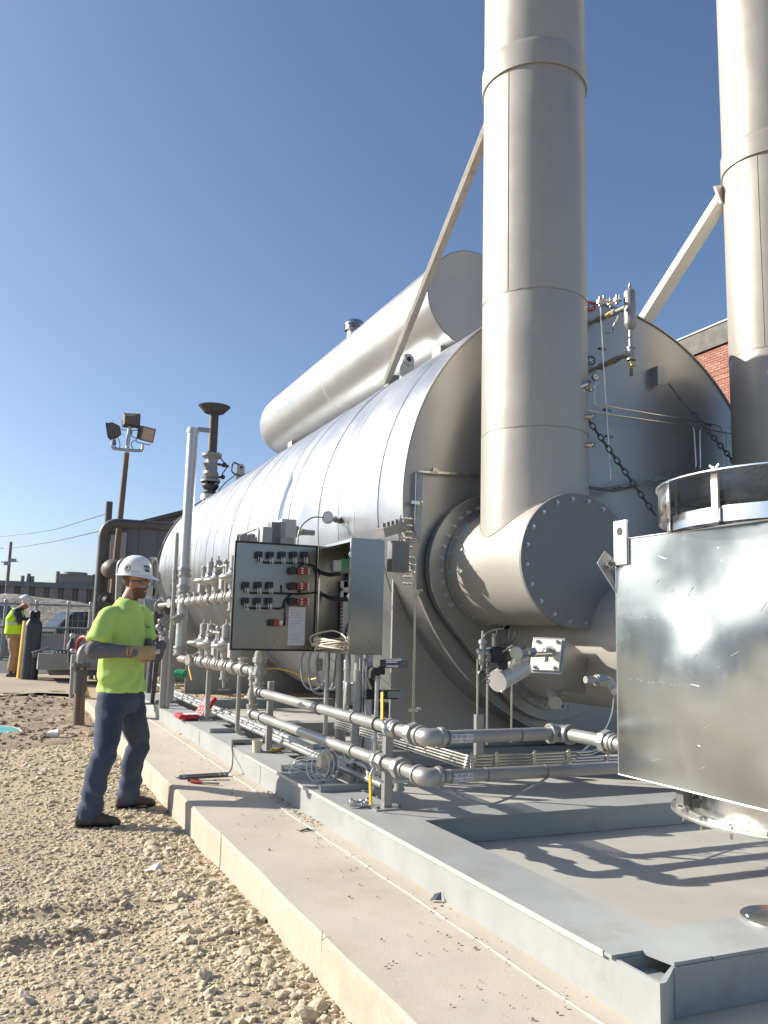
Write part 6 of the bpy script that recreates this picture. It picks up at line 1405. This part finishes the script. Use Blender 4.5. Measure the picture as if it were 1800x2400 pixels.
def glove(par, wrist, d, palm_n, mname, s=1., curl=1.0, thumb_side=1, name='glove'):
    """five-fingered hand: d along the forearm, palm_n out of the palm"""
    d = Vector(d).normalized(); n_ = Vector(palm_n); n_ = (n_-d*n_.dot(d)).normalized(); sd = d.cross(n_).normalized()*thumb_side
    w_ = Vector(wrist); mb = MB()
    def q(a, b, e): return w_+(d*a+sd*b+n_*e)*s
    tapered(mb, [q(-.03, 0, 0), q(.02, 0, 0), q(.06, 0, 0), q(.098, 0, .004)], [(.036*s, .028*s), (.038*s, .023*s), (.046*s, .019*s), (.044*s, .016*s)], 12, 4, flat=sd)
    for k, (b, L, r) in enumerate(((.034, .075, .0108), (.0115, .083, .0112), (-.0115, .077, .0108), (-.033, .060, .0098))):
        a0 = .097; cu = curl*(1+.12*k)
        p = [q(a0-.02, b, 0), q(a0, b, .003)]; ang = .35*cu; pos = (a0, .003)
        for frac in (.42, .33, .25):
            pos = (pos[0]+L*frac*math.cos(ang), pos[1]+L*frac*math.sin(ang)); p.append(q(pos[0], b, pos[1])); ang += .62*cu
        tapered(mb, p, [r*s*1.05, r*s*1.08, r*s*1.02, r*s*.94, r*s*.8], 8, 3)
    tapered(mb, [q(.025, .030, .008), q(.055, .055, .018), q(.085, .064, .032), q(.108, .058, .042)], [.017*s, .0145*s, .0125*s, .0105*s], 8, 3)
    return remesh(mb, name, mname, par, .0042*s, 2)

# ---- main worker
fy = 6.62
W = thing('person', 'worker in a white hard hat, lime green t-shirt and dark jeans standing beside the pad', 'person', (0.86, fy, 0))
face = V(math.cos(R(-22)), math.sin(R(-22)), -.06).normalized()
chest = V(math.cos(R(-30)), math.sin(R(-30)), 0); rt = V(chest.y, -chest.x, 0)      # his right, towards the camera
def wp(px, py, Y): return P(px, py, Y=Y)
pel = wp(281, 1628, 6.64); pel_z = pel.z
neck = wp(303, 1404, 6.62); ch = wp(286, 1475, 6.62); wa = wp(283, 1570, 6.63); sh0 = wp(296, 1428, 6.62)
hipR, hipL = wp(262, 1648, 6.56), wp(305, 1648, 6.74)
kneR, kneL = wp(243, 1762, 6.42), wp(322, 1742, 6.86)
ankR, ankL = wp(213, 1886, 6.38), wp(303, 1848, 6.92)
shR, shL = wp(252, 1447, 6.47), wp(334, 1447, 6.80)
elR, elL = wp(222, 1524, 6.40), wp(341, 1518, 6.76)
wrR, wrL = wp(316, 1528, 6.28), wp(362, 1524, 6.50)
gR, gL = gz(ankR.x, ankR.y), gz(ankL.x, ankL.y)
skull = wp(318, 1364, 6.62)
def ring_t(c, hw, hd, ax1=rt, ax2=chest, n=20, e=.85):
    out = []
    for k in range(n):
        q = 2*math.pi*k/n; cx, sx = math.cos(q), math.sin(q)
        out.append(c+ax1*(hw*math.copysign(abs(cx)**e, cx))+ax2*(hd*math.copysign(abs(sx)**e, sx)))
    return out
def lerp_rings(keys, per=5):
    out = []
    for (c0, w0, d0), (c1, w1, d1) in zip(keys[:-1], keys[1:]):
        for k in range(per): t = k/per; t = t*t*(3-2*t) if False else t; out.append(ring_t(c0.lerp(c1, t), w0*(1-t)+w1*t, d0*(1-t)+d1*t))
    out.append(ring_t(*keys[-1])); return out
body = MB()
body.loft(lerp_rings([(pel+V(0, 0, -.12), .12, .09), (pel, .165, .115), (wa, .150, .105), (ch, .175, .118), (sh0+V(0, 0, -.02), .135, .075), (sh0+V(.01, 0, .04), .07, .055)]))
tapered(body, [sh0, neck, skull+V(-.01, 0, -.06)], [.075, .058, .055])
head_geo(body, skull, face, V(.02, 0, 1))
for a, b_, c_, r in ((shR, elR, wrR, 1), (shL, elL, wrL, 1)): tapered(body, [a+V(0, 0, -.02), a.lerp(b_, .5), b_, b_.lerp(c_, .4), c_], [.046, .045, .040, .041, .027])
for a, b_, c_ in ((hipR, kneR, ankR), (hipL, kneL, ankL)): tapered(body, [a, a.lerp(b_, .4), b_, b_.lerp(c_, .35), c_], [.083, .074, .054, .054, .036])
bo = remesh(body, 'body', 'skin', W, .0068, 2)
# beard and hair areas
me = bo.data; me.materials.append(M['beard']); fr_ = face; ur_ = V(0, 0, 1); oo = org(W)
for p in me.polygons:
    q = p.center+oo-skull; a, b_, e = q.dot(fr_), abs(q.dot(fr_.cross(ur_))), q.z
    if e < -.045 and e > -.14 and a > -.005-.25*(e+.045) and not (abs(e+.070) < .008 and b_ < .024 and a > .07) and not (a > .06 and b_ < .018 and e > -.055): p.material_index = 1
    if e > -.045 and e < .06 and a < -.02: p.material_index = 1
    if e > -.065 and e < .03 and b_ > .062 and abs(a+.006) < .018 : p.material_index = 0
    if .003 < e < .016 and a > .06 and .012 < b_ < .045: p.material_index = 1
for s_ in (-1, 1):
    r_ = face.cross(V(0, 0, 1)).normalized(); c = skull+face*.078+r_*.031*s_+V(0, 0, -.010); ey = MB().sph(c, .0095, 12, 8).build('eye', 'white_plastic', bo); MB().sph(c+face*.0045, .0058, 10, 6).build('iris', 'black', ey)
# shirt
sh = MB(); hem = wp(284, 1622, 6.63)
sh.loft(lerp_rings([(hem+V(0, 0, -.0), .196, .158), (wa+V(0, 0, .0), .188, .146), (wa.lerp(ch, .55), .190, .144), (ch+V(0, 0, .03), .205, .140), (sh0+V(0, 0, -.03), .190, .108), (sh0+V(.005, 0, .028), .120, .082), (neck+V(-.005, 0, -.008), .075, .072)]))
for a, b_, k in ((shR, elR, .74), (shL, elL, .72)):
    e = a.lerp(b_, k); tapered(sh, [a.lerp(sh0, .35), a, a.lerp(b_, .4), e], [(.070, .070), (.072, .073), (.074, .072), (.084, .080)], 18, 6, ecap=.12)
dR = (elR-shR).normalized(); dL = (elL-shL).normalized()
def shirt_fix(co, no):
    z = co[:, 2]; k = np.clip((1.12-z)/.25, 0, 1)*(z > .8)
    co = co+no*(.013*k*np.sin(co[:, 0]*38+co[:, 1]*24+3*np.sin(z*16)))[:, None]; return co
shirt = remesh(sh, 'shirt', 'hivis', W, .0085, 2, .020, 6.5, 2, .45, shirt_fix, clip=[(hem+V(0, 0, .005), (0, 0, -1)), (neck+V(.03, 0, -.012), V(.25, 0, 1))])
for o_, a, b_, k in ((shirt, shR, elR, .74), (shirt, shL, elL, .72)):
    pass
MB().ring(neck+V(.003, 0, -.016), V(.25, -.05, 1), .073, .009, 28, 8).build('collar', 'hivis', shirt)
MB().lathe(neck+V(.003, 0, -.02), V(.22, 0, 1), [(-.03, .072), (.012, .069), (.02, .064)], 24).build('undershirt', 'black', shirt)
# chest print: small dark block and lines
lg = wp(343, 1464, 6.6)
ld = chest; lr = -rt
# sleeves of the undershirt
sl = MB()
tapered(sl, [shR.lerp(elR, .45), shR.lerp(elR, .75), elR+V(-.012, 0, -.005), elR.lerp(wrR, .35), elR.lerp(wrR, .7), wrR+V(-.01, 0, 0)], [.053, .055, .052, .049, .043, .037], 16, 6)
remesh(sl, 'sleeve', 'grey_sleeve', W, .007, 3, .009, 16, 5, .8)
sl = MB(); tapered(sl, [shL.lerp(elL, .5), elL, elL.lerp(wrL, .5), wrL], [.056, .056, .05, .04], 16, 6)
remesh(sl, 'sleeve', 'grey_sleeve', W, .008, 3, .007, 16, 6, .8)
MB().ring(wrR+V(-.03, .0, 0), (wrR-elR), .043, .004, 22, 6).build('wrist_band', 'red_dull', W)
# gloves and the small part in his hands
hd = (wp(362, 1532, 6.30)-wrR).normalized()
glove(W, wrR+hd*.0, hd, V(.1, .9, .25), 'tan_glove', 1.18, 1.15, -1)
hdL = (wp(345, 1540, 6.33)-wrL).normalized()
gl = glove(W, wp(379, 1515, 6.46), V(-.28, -.85, -.32), V(-.75, .2, -.3), 'grey_glove', 1.12, 1.0, 1)
t = tag(MB().box(wp(366, 1527, 6.32), (.05, .035, .035)).cyl(wp(362, 1530, 6.32), wp(372, 1524, 6.30), .012, n=10).build('small_part', 'lug_paint', bevel=.006), 'small pale fitting held between the gloved hands of the main worker', 'fitting')
# jeans
jn = MB()
jn.loft(lerp_rings([(pel+V(0, 0, -.13), .15, .115), (pel+V(0, 0, -.02), .182, .138), (wa+V(0, 0, -.06), .168, .130), (wa+V(0, 0, .0), .155, .12)]))
for hp_, kn, an, sgn in ((hipR, kneR, ankR, 1), (hipL, kneL, ankL, -1)):
    b0 = an+V(-.006, 0, -.055)
    tapered(jn, [hp_+V(0, 0, .04), hp_.lerp(kn, .35), kn+chest*.01, kn.lerp(an, .4)-chest*.01, kn.lerp(an, .8), b0], [(.105, .108), (.104, .100), (.083, .082), (.082, .080), (.078, .078), (.084, .082)], 18, 6)
def jean_fix(co, no):
    z = co[:, 2]
    for zc, am, fr in ((kneR.z, .006, 48), (ankR.z+.06, .009, 52), (pel_z-.10, .005, 45)):
        g = np.exp(-((z-zc)/.09)**2); co = co+no*(am*g*np.sin((z+.35*co[:, 0]-.25*co[:, 1])*fr+2*np.sin(co[:, 0]*25)))[:, None]
    return co
jeans = remesh(jn, 'jeans', 'denim', W, .0085, 4, .007, 12, 9, .7, jean_fix)
bl = wp(240, 1650, 6.46)
MB().tube(smoothcurve([wp(247, 1640, 6.44), wp(248, 1660, 6.42), wp(258, 1672, 6.42)], 5), .003, 5).build('pocket_seam', 'denim', jeans)
# boots
def boot(an, g, yaw_, par):
    f = V(math.cos(yaw_), math.sin(yaw_), 0); s_ = V(-f.y, f.x, 0); o_ = V(an.x, an.y, g); mb = MB()
    def sec(a, hw, z0, z1): return [o_+f*a+s_*(hw*math.cos(q))*(1 if math.sin(q) > 0 else 1.05)+V(0, 0, z0+(z1-z0)*(.5+.5*math.sin(q))) for q in np.linspace(0, 2*math.pi, 17)[:-1]]
    o_ = o_-V(0, 0, .012); mb.loft([sec(-.095, .03, .02, .09), sec(-.085, .040, .02, .13), sec(-.04, .046, .02, .16), sec(.02, .048, .02, .150), sec(.075, .050, .02, .105), (sec(.13, .054, .02, .085)), sec(.175, .050, .02, .075), sec(.200, .034, .022, .058), sec(.21, .015, .025, .04)])
    tapered(mb, [o_+V(0, 0, .08), o_+V(0, 0, .16), an+V(0, 0, .05)], [.047, .050, .055])
    b_ = remesh(mb, 'boot', 'boots', par, .007, 3)
    so = []
    for z in (0, .026):
        so.append([o_+f*(a)+s_*b__+V(0, 0, z-.004) for a, b__ in ((-.094, -.03), (-.07, -.040), (.0, -.041), (.08, -.049), (.15, -.052), (.195, -.033), (.209, 0), (.195, .033), (.15, .050), (.08, .047), (.0, .040), (-.07, .040), (-.094, .03), (-.101, 0))])
    MB().loft(so).build('sole', 'boot_sole', b_, 30, .003)
    for k in range(4): p = o_+f*(.03+.028*k)+V(0, 0, .155-.022*k); MB().tube([p-s_*.03, p+V(0, 0, .008), p+s_*.03], .003, 5).build('lace', 'rubber', b_)
boot(ankR, gR, R(-12), W); boot(ankL, gL, R(2), W)
# hard hat
def helmet(par, c, f, u, s=1., stick=True):
    f = Vector(f).normalized(); u = Vector(u).normalized(); r_ = f.cross(u).normalized(); u = r_.cross(f); rings = []
    def q(a, b, e): return Vector(c)+(f*a+r_*b+u*e)*s
    n = 40
    for t in np.linspace(0, 1, 13):
        e = .155*math.sin(t*math.pi/2); k = math.cos(t*math.pi/2)**.75; ring = []
        for i in range(n):
            a = 2*math.pi*i/n; ridge = .006*math.exp(-(math.sin(a)*.11*k/.016)**2)*(t > .1)
            ring.append(q(.132*k*math.cos(a)-.004, .112*k*math.sin(a), e+ridge))
        rings.append(ring)
    shell = MB().loft(rings); sh_ = shell.build('hard_hat', 'helmet', par, 50)
    br = []
    for off, dz in ((0, .012), (1, .0), (1, -.005), (0, .004)):
        br.append([q((.133+off*(.012+.046*max(0, math.cos(a))**1.5))*math.cos(a)-.004, (.113+off*(.012+.010*max(0, math.cos(a))))*math.sin(a), dz-off*.014*max(0, math.cos(a))**2) for a in np.linspace(0, 2*math.pi, n+1)[:-1]])
    MB().loft(br+[br[0]], caps=False).build('brim', 'helmet', sh_, 50)
    if stick:
        def onhat(az_, e): k = math.sqrt(max(0, 1-(e/.155)**2))**.75; return q(.1335*k*math.cos(az_)-.004, .1135*k*math.sin(az_), e), (f*math.cos(az_)+r_*math.sin(az_)*1.2+u*(e*5)).normalized()
        p, n_ = onhat(R(108), .055); MB().lathe(p, n_, [(-.004, .024), (.0015, .024), (.0016, 0)], 20).build('round_sticker', 'sticker_dark', sh_); MB().lathe(p, n_, [(.0016, .019), (.0022, .017), (.0022, .013), (.0016, .012)], 20).build('sticker_ring', 'reflective', sh_)
        p, n_ = onhat(R(38), .060); x = u.cross(n_).normalized(); y = n_.cross(x)
        MB().add([p+x*a+y*b+n_*.0025 for a, b in ((-.024, .026), (.028, .024), (.024, -.024), (-.012, -.024))], [(0, 1, 2, 3)]).build('square_sticker', 'sticker_dark', sh_)
        me = text_mesh('W&', .034); 
        for v in me.vertices: v.co = p+x*v.co.x+y*v.co.y+n_*.0040-org(par)
        me.materials.append(M['white_plastic']); link('lettering', me, sh_)
        for (aa, e0) in ((R(75), .028), (R(75), .028)):
            a1, n1 = onhat(R(92), .03); a2, n2 = onhat(R(62), .03); MB().tube([a1, a2], .004, 6).build('slot', 'helmet', sh_)
    return sh_
helmet(W, skull+V(-.004, 0, .045), face, V(-.06, 0, 1), .98)
# safety glasses
r_ = face.cross(V(0, 0, 1)).normalized()
def gq(a, b, e): return skull+face*a+r_*b+V(0, 0, e)
gl_ = MB()
for s_ in (-1, 1):
    vs = []; fs = []
    for i in range(7):
        t_ = i/6; b = s_*(.006+.064*t_); a = .103-.045*t_**2.2
        for e in (.012, -.032+.01*t_): vs.append(gq(a, b, e))
    fs = [(2*i, 2*i+1, 2*i+3, 2*i+2) for i in range(6)]; gl_.add(vs, fs)
lens = gl_.build('safety_glasses', 'clear_lens', W)
for s_ in (-1, 1): MB().bar(gq(.06, s_*.072, .006), gq(-.015, s_*.083, .004), .004, .008).build('temple', 'clear_lens' if s_ < 0 else 'sticker_dark', lens)
MB().tube([gq(.058, .07, .013), gq(.095, .045, .014), gq(.106, 0, .014), gq(.095, -.045, .014), gq(.058, -.07, .013)], .0022, 6).build('frame', 'sticker_dark', lens)
# printed chest mark
def on_shirt(px, py):
    d = (P(px, py, Y=6.6)-V(0, 0, CAM_H)).normalized(); dg = bpy.context.evaluated_depsgraph_get()
    bpy.context.view_layer.update(); ok, loc, nrm, i = shirt.ray_cast(shirt.matrix_world.inverted() @ V(0, 0, CAM_H), d); return shirt.matrix_world @ loc if ok else None, nrm
p, n_ = on_shirt(343, 1466)
if p is not None:
    x = V(0, 0, 1).cross(n_).normalized(); y = n_.cross(x); oo = org(W)
    MB().add([p+x*a+y*b+n_*.006 for a, b in ((-.030, .018), (-.012, .018), (-.012, -.014), (-.022, -.014))], [(0, 1, 2, 3)]).add([p+x*a+y*b+n_*.006 for a, b in ((-.008, -.018), (.034, -.018), (.034, -.013), (-.008, -.013))], [(0, 1, 2, 3)]).build('chest_mark', 'sticker_dark', shirt, 0)
    me = text_mesh('ware', .02)
    for v in me.vertices: v.co = p+x*(v.co.x+.016)+y*(v.co.y-.002)+n_*.0065-oo
    me.materials.append(M['sticker_dark']); link('lettering', me, shirt)

# ---- stooping worker in the distance
Yb = 20.5
def bp(px, py, dy=0): return P(px, py, Y=Yb+dy)
g0 = .17
B = thing('person', 'worker in a yellow vest and tan trousers stooping behind the yellow bollard', 'person', (bp(36, 1560).x, Yb, g0))
rt = V(0, -1, 0); chest = V(1, 0, 0)
pel, wa, ch, sh0, nk, sk = bp(33, 1490), bp(33, 1476), bp(34, 1450), bp(42, 1430), bp(50, 1424), bp(60, 1415)
hR, hL, kR, kL, aR, aL = bp(31, 1500, -.1), bp(37, 1500, .1), bp(32, 1535, -.12), bp(41, 1533, .12), bp(26, 1566, -.12), bp(38, 1566, .14)
sR, sL, eR, eL, wR_, wL_ = bp(40, 1434, -.2), bp(44, 1434, .2), bp(48, 1456, -.24), bp(55, 1456, .1), bp(68, 1452, -.15), bp(70, 1452, .05)
bd = MB()
bd.loft(lerp_rings([(pel, .16, .12), (wa, .15, .115), (ch, .18, .13), (sh0, .16, .09)])); tapered(bd, [sh0, nk, sk], [.07, .058, .055])
fdir = V(.72, -.1, -.62).normalized(); head_geo(bd, sk, fdir, V(.62, 0, .72))
for a, b_, c_ in ((sR, eR, wR_), (sL, eL, wL_)): tapered(bd, [a, b_, c_], [.05, .042, .03])
for a, b_, c_ in ((hR, kR, aR), (hL, kL, aL)): tapered(bd, [a, b_, c_], [.08, .056, .04])
remesh(bd, 'body', 'skin', B, .013, 2)
tr = MB(); tr.loft(lerp_rings([(pel+V(0, 0, -.10), .15, .12), (pel, .185, .15), (wa, .17, .135)]))
for a, b_, c_ in ((hR, kR, aR), (hL, kL, aL)): tapered(tr, [a, a.lerp(b_, .4), b_, b_.lerp(c_, .5), c_], [.11, .105, .085, .08, .08])
remesh(tr, 'trousers', 'khaki', B, .014, 2, .016, 9, 3)
jk = MB(); jk.loft(lerp_rings([(wa+V(0, 0, -.1), .17, .145), (ch, .19, .145), (sh0, .165, .10), (nk, .07, .07)]))
for a, b_, c_ in ((sR, eR, wR_), (sL, eL, wL_)): tapered(jk, [a, a.lerp(b_, .5), b_, b_.lerp(c_, .5), c_], [.085, .08, .068, .06, .045])
remesh(jk, 'jacket', 'navy', B, .013, 2, .01, 10, 4)
vs_ = MB(); vs_.loft(lerp_rings([(wa+V(-.01, 0, -.09), .195, .168), (wa+V(0, 0, .06), .195, .165), (ch, .205, .16), (sh0+V(-.01, 0, -.02), .165, .115), (sh0+V(0, 0, .04), .11, .085)]))
vest = remesh(vs_, 'vest', 'hivis_vest', B, .013, 2, .012, 8, 6)
zb = bp(36, 1461).z
MB().loft([ring_t(V(wa.x+.01, wa.y, zb+dz), .215, .18) for dz in (-.03, .03)], caps=False).build('reflective_band', 'reflective', vest)
for a, b_ in ((aR, gz(aR.x, aR.y)), (aL, gz(aL.x, aL.y))): boot(a, g0-.01, R(-5), B)
for p in (wR_, wL_): glove(B, p, V(.9, 0, -.2), V(0, 0, -1), 'grey_glove', 1.1, 1., 1)
helmet(B, sk+V(-.03, 0, .04), fdir, V(.62, 0, .72), 1.05, False)
# ------------------------------------------------------------------ small things left lying about
t = thing('tool_case', 'open red tool case with a red meter leaning on the post at the skid edge', 'tool case', P(462, 1672, Z=SK_Z))
c = P(437, 1678, Z=SK_Z+.04); MB().box(c, (.22, .30, .05)).build('case_lid', 'red', t, bevel=.012); MB().box(c+V(.05, -.05, .027), (.16, .18, .008)).build('lining', 'white_plastic', t, bevel=.003)
a = P(478, 1662, Z=SK_Z+.10); x, y, z = V(.55, .35, .75).normalized(), V(-.55, .83, 0).normalized(), V(0, 0, 1); z = x.cross(y).normalized()
MB().box(a, (.34, .17, .05), (x, y, z)).build('meter_body', 'red', t, bevel=.015); MB().box(a+z*.027+x*.08, (.10, .12, .006), (x, y, z)).build('display', 'dark_steel', t)
for k in range(9): MB().box(a+z*.028-x*(.02+.04*(k//3))+y*(.04*(k % 3-1)), (.022, .022, .006), (x, y, z)).build('key', 'grey_box', t)
t = thing('tube_tool', 'short shiny metal tube with a dark cord lying across the concrete pad', 'tool', P(480, 1812, Z=PAD_Z))
a, b_ = P(420, 1821, Z=PAD_Z+.017), P(534, 1814, Z=PAD_Z+.017)
MB().cyl(a, b_, .016, n=16).build('tube', 'stainless', t); MB().cyl(a.lerp(b_, .06), a.lerp(b_, .12), .02, n=16).cyl(a.lerp(b_, .80), a.lerp(b_, .84), .02, n=16).cyl(a.lerp(b_, .9), a.lerp(b_, .94), .02, n=16).build('collar', 'galv', t)
MB().tube([a+V(-.02, -.01, -.008), a+V(.0, 0, 0)], .006, 6).build('tip', 'dark_steel', t)
MB().tube(smoothcurve([b_, P(543, 1800, X=1.80), P(546, 1770, X=1.885), P(544, 1752, X=1.885), P(548, 1744, Z=SK_Z+.01), P(575, 1743, Z=SK_Z+.012)], 8), .0055, 7).build('cord', 'rubber', t)
for k, (a, b_, lab) in enumerate((((440, 1828), (492, 1829), 'screwdriver with black grip nearest the pad edge'), ((448, 1832), (500, 1836), 'pliers with red grips lying by the metal tube'))):
    a, b_ = P(*a, Z=PAD_Z+.014), P(*b_, Z=PAD_Z+.014); t = thing('hand_tool', lab, 'hand tool', (a.x, a.y, PAD_Z), 'hand tools on the pad')
    d = (b_-a); 
    MB().tube([a, a+d*.25, a+d*.5], [.011, .014, .010], 10).build('grip', 'rubber' if k == 0 else 'red_dull', t)
    if k == 1: MB().tube([a+V(0, .03, 0), a+d*.25+V(0, .025, 0), a+d*.55], [.010, .012, .009], 10).build('grip', 'red', t); MB().bar(a+d*.5, b_+d*.25, .02, .012).build('jaw', 'dark_steel', t, bevel=.003)
    else: MB().cyl(a+d*.5, b_+d*.3, .0035, n=8).build('shaft', 'dark_steel', t)
tag(MB().cyl(P(500, 1828, Z=PAD_Z+.008), P(540, 1828, Z=PAD_Z+.008), .004, n=8).build('thin_probe', 'red_dull'), 'thin red probe lying beside the pliers on the pad', 'tool')
# coil of white wire
c = P(735, 1806, Z=SK_Z+.02); t = thing('wire_coil', 'tangled coil of white wire lying on the skid beam', 'wire coil', (c.x, c.y, SK_Z))
m_ = MB()
for k in range(13):
    rx, ry_ = .16+random.uniform(-.03, .04), .15+random.uniform(-.03, .03); ox, oy, ph = random.uniform(-.02, .03), random.uniform(-.03, .03), random.uniform(0, 6)
    m_.tube([(c.x+ox+rx*math.cos(q), c.y+oy+ry_*math.sin(q), SK_Z+.012+.006*k+.012*math.sin(q*2+ph)) for q in np.linspace(0, 2*math.pi, 32)[:-1]], .0036, 6, closed=True)
m_.build('coil', 'white_wire', t)
m_ = MB()
for k in range(3):
    cc = P(745+14*k, 1795, Y=5.45); m_.tube([cc+V(.08*math.cos(q), .02*k, .10*math.sin(q)) for q in np.linspace(0, 2*math.pi, 28)[:-1]], .0036, 6, closed=True)
m_.build('upright_loop', 'white_wire', t)
MB().tube(smoothcurve([P(805, 1765, Y=5.5), P(815, 1785, Y=5.45), P(840, 1787, Y=5.4), P(857, 1800, Y=5.3), P(862, 1822, Y=5.2)], 6), .005, 6).build('loose_end', 'white_wire', t)
MB().bar(P(820, 1788, Y=5.43), P(829, 1778, Y=5.43), .012, .02).build('tag', 'paper', t)
t = thing('junction_block', 'cream wiring block tucked between the conduits and the white coil', 'block', P(765, 1783, Y=5.6)); MB().box(P(763, 1783, Y=5.6), (.10, .08, .09)).box(P(775, 1778, Y=5.6), (.05, .06, .05)).build('block', 'cream_wire', t, bevel=.01)
MB().tube(smoothcurve([P(783, 1770, Y=5.6), P(781, 1795, Y=5.55), P(772, 1808, Y=5.5), P(762, 1812, Y=5.5)], 5), .026, 10).build('flex_conduit', 'silver', t)
for pts in ([(883, 1803), (900, 1815), (914, 1826), (950, 1832), (975, 1822)], [(862, 1810), (880, 1822), (905, 1833), (938, 1834)]):
    tag(MB().tube(smoothcurve([P(x, y, Y=4.75) for x, y in pts], 6), .006, 6).build('stray_wire', 'white_wire'), 'stray pale wire drooping behind the lower yellow handle, %s of the two' % ('upper' if pts[0][0] == 883 else 'lower'), 'wire', 'stray wires by the lower valve')
# loose clamps
rs2 = random.Random(9)
for k in range(7):
    c = P(822+7.5*k, 1884+rs2.uniform(-5, 4), Z=SK_Z+.012); c.y += rs2.uniform(-.03, .03); a = rs2.uniform(0, 6); d = V(math.cos(a), math.sin(a), .25).normalized()
    o_ = MB().tube([c+V(.022*math.cos(q)*math.cos(a), .022*math.cos(q)*math.sin(a), .006+.022*math.sin(q)) for q in np.linspace(-.3, 3.5, 10)], .006, 6)
    o_.hexp(c+V(.03*math.cos(a), .03*math.sin(a), -.004), c+V(.03*math.cos(a), .03*math.sin(a), .018), .009); o_.bar(c+V(-.03, 0, 0), c+V(.03, .01, 0), .016, .005)
    tag(o_.build('pipe_clamp', 'stainless_clean' if k % 2 else 'galv'), 'loose shiny pipe clamp, %s in the row of the little heap below the lower yellow handle' % ('leftmost', 'second from left', 'third from left', 'middle', 'third from right', 'second from right', 'rightmost')[k] if False else '%s loose pipe clamp in the row below the lower yellow handle' % ('leftmost', 'second', 'third', 'middle', 'fifth', 'sixth', 'rightmost')[k], 'clamp', 'loose clamps on the skid beam')
c = P(602, 1763, Z=SK_Z); t = thing('paper_cup', 'upright white cup standing on the skid beam beside the support post', 'cup', c)
MB().lathe((c.x, c.y, SK_Z+.001), (0, 0, 1), [(0, 0), (0, .035), (.095, .045), (.097, .047), (.097, .043), (.01, .033), (.01, 0)], 24).build('cup', 'cream_wire', t)
c = P(641, 1758, Z=SK_Z+.02); tag(MB().box(c, (.05, .05, .035)).cyl(c, c+V(.1, .02, .01), .012, n=8).build('brass_fitting', 'brass', bevel=.005), 'small brass fitting lying beside the base of the support post', 'fitting')
c = P(752, 1833, Z=SK_Z); tag(MB().cyl(c, c+V(0, 0, .035), .022, n=16).build('steel_plug', 'valve_grey'), 'short grey plug standing on the skid beam below the wire coil', 'plug')
# debris on the pad
c = P(1023, 2110, Z=PAD_Z+.012); tag(MB().add([c+V(*q) for q in ((-.035, .0, 0), (-.015, -.012, .006), (.02, -.012, .0), (.03, .012, .03), (.0, .02, .022), (-.02, .016, .004))], [(0, 1, 4, 5), (1, 2, 3, 4), (0, 5, 4, 3, 2, 1)]).build('dark_scrap', 'conduit_dark', None, 20), 'crumpled dark scrap on the concrete near the camera', 'scrap')
c = P(712, 1945, Z=PAD_Z+.006); tag(MB().bar(c-V(.03, .02, 0), c+V(.035, .01, .004), .012, .006).bar(c+V(.01, -.01, .003), c+V(.05, -.03, .003), .008, .005).build('dark_scrap', 'black'), 'thin black scrap lying on the caulk line of the pad', 'scrap')
c = P(427, 1721, Z=PAD_Z+.008); tag(MB().bar(c-V(.03, 0, 0), c+V(.03, .02, .004), .01, .012).build('twig', 'mud'), 'small dark twig on the pad beside the worker', 'scrap')
# lid and cup on the gravel at left
c = P(8, 1716, Z=.03); c.z = gz(c.x, c.y)+.02; t = thing('bucket_lid', 'round teal and white bucket lid on the gravel at the left edge', 'lid', c)
MB().lathe(c, (.1, -.12, 1), [(0, 0), (0, .20), (.03, .215), (.038, .21), (.034, .185)], 40).build('rim', 'white_plastic', t); MB().lathe(c, (.1, -.12, 1), [(.034, .186), (.035, 0)], 40).build('disc', 'teal', t)
c = P(122, 1728, Z=.03); c.z = gz(c.x, c.y)+.045; t = thing('plastic_cup', 'crushed white plastic cup lying on the gravel left of the worker', 'cup', c)
d = V(1, -.25, .1).normalized(); MB().lathe(c-d*.05, d, [(0, 0), (.001, .04), (.05, .047), (.12, .058), (.125, .061), (.12, .055), (.05, .043), (.005, .036)], 22).build('cup', 'white_plastic', t)
c = P(362, 2030, Z=.03); c.z = gz(c.x, c.y)+.02; tag(MB().add([c+V(*q) for q in ((-.05, 0, 0), (0, -.03, .012), (.05, -.01, .0), (.03, .03, .03), (-.02, .03, .014))], [(0, 1, 4), (1, 3, 4), (1, 2, 3)]).build('plastic_scrap', 'canopy_white', None, 0), 'pale bluish plastic scrap among the gravel', 'scrap')
c = P(163, 1645, Z=.1); tag(MB().tube(smoothcurve([P(201, 1608, Y=12.9), P(205, 1618, Y=12.9), P(207, 1630, Y=12.9)], 4), .015, 6).build('yellow_ribbon', 'yellow'), 'yellow ribbon hanging near the riser at the worker back', 'ribbon')
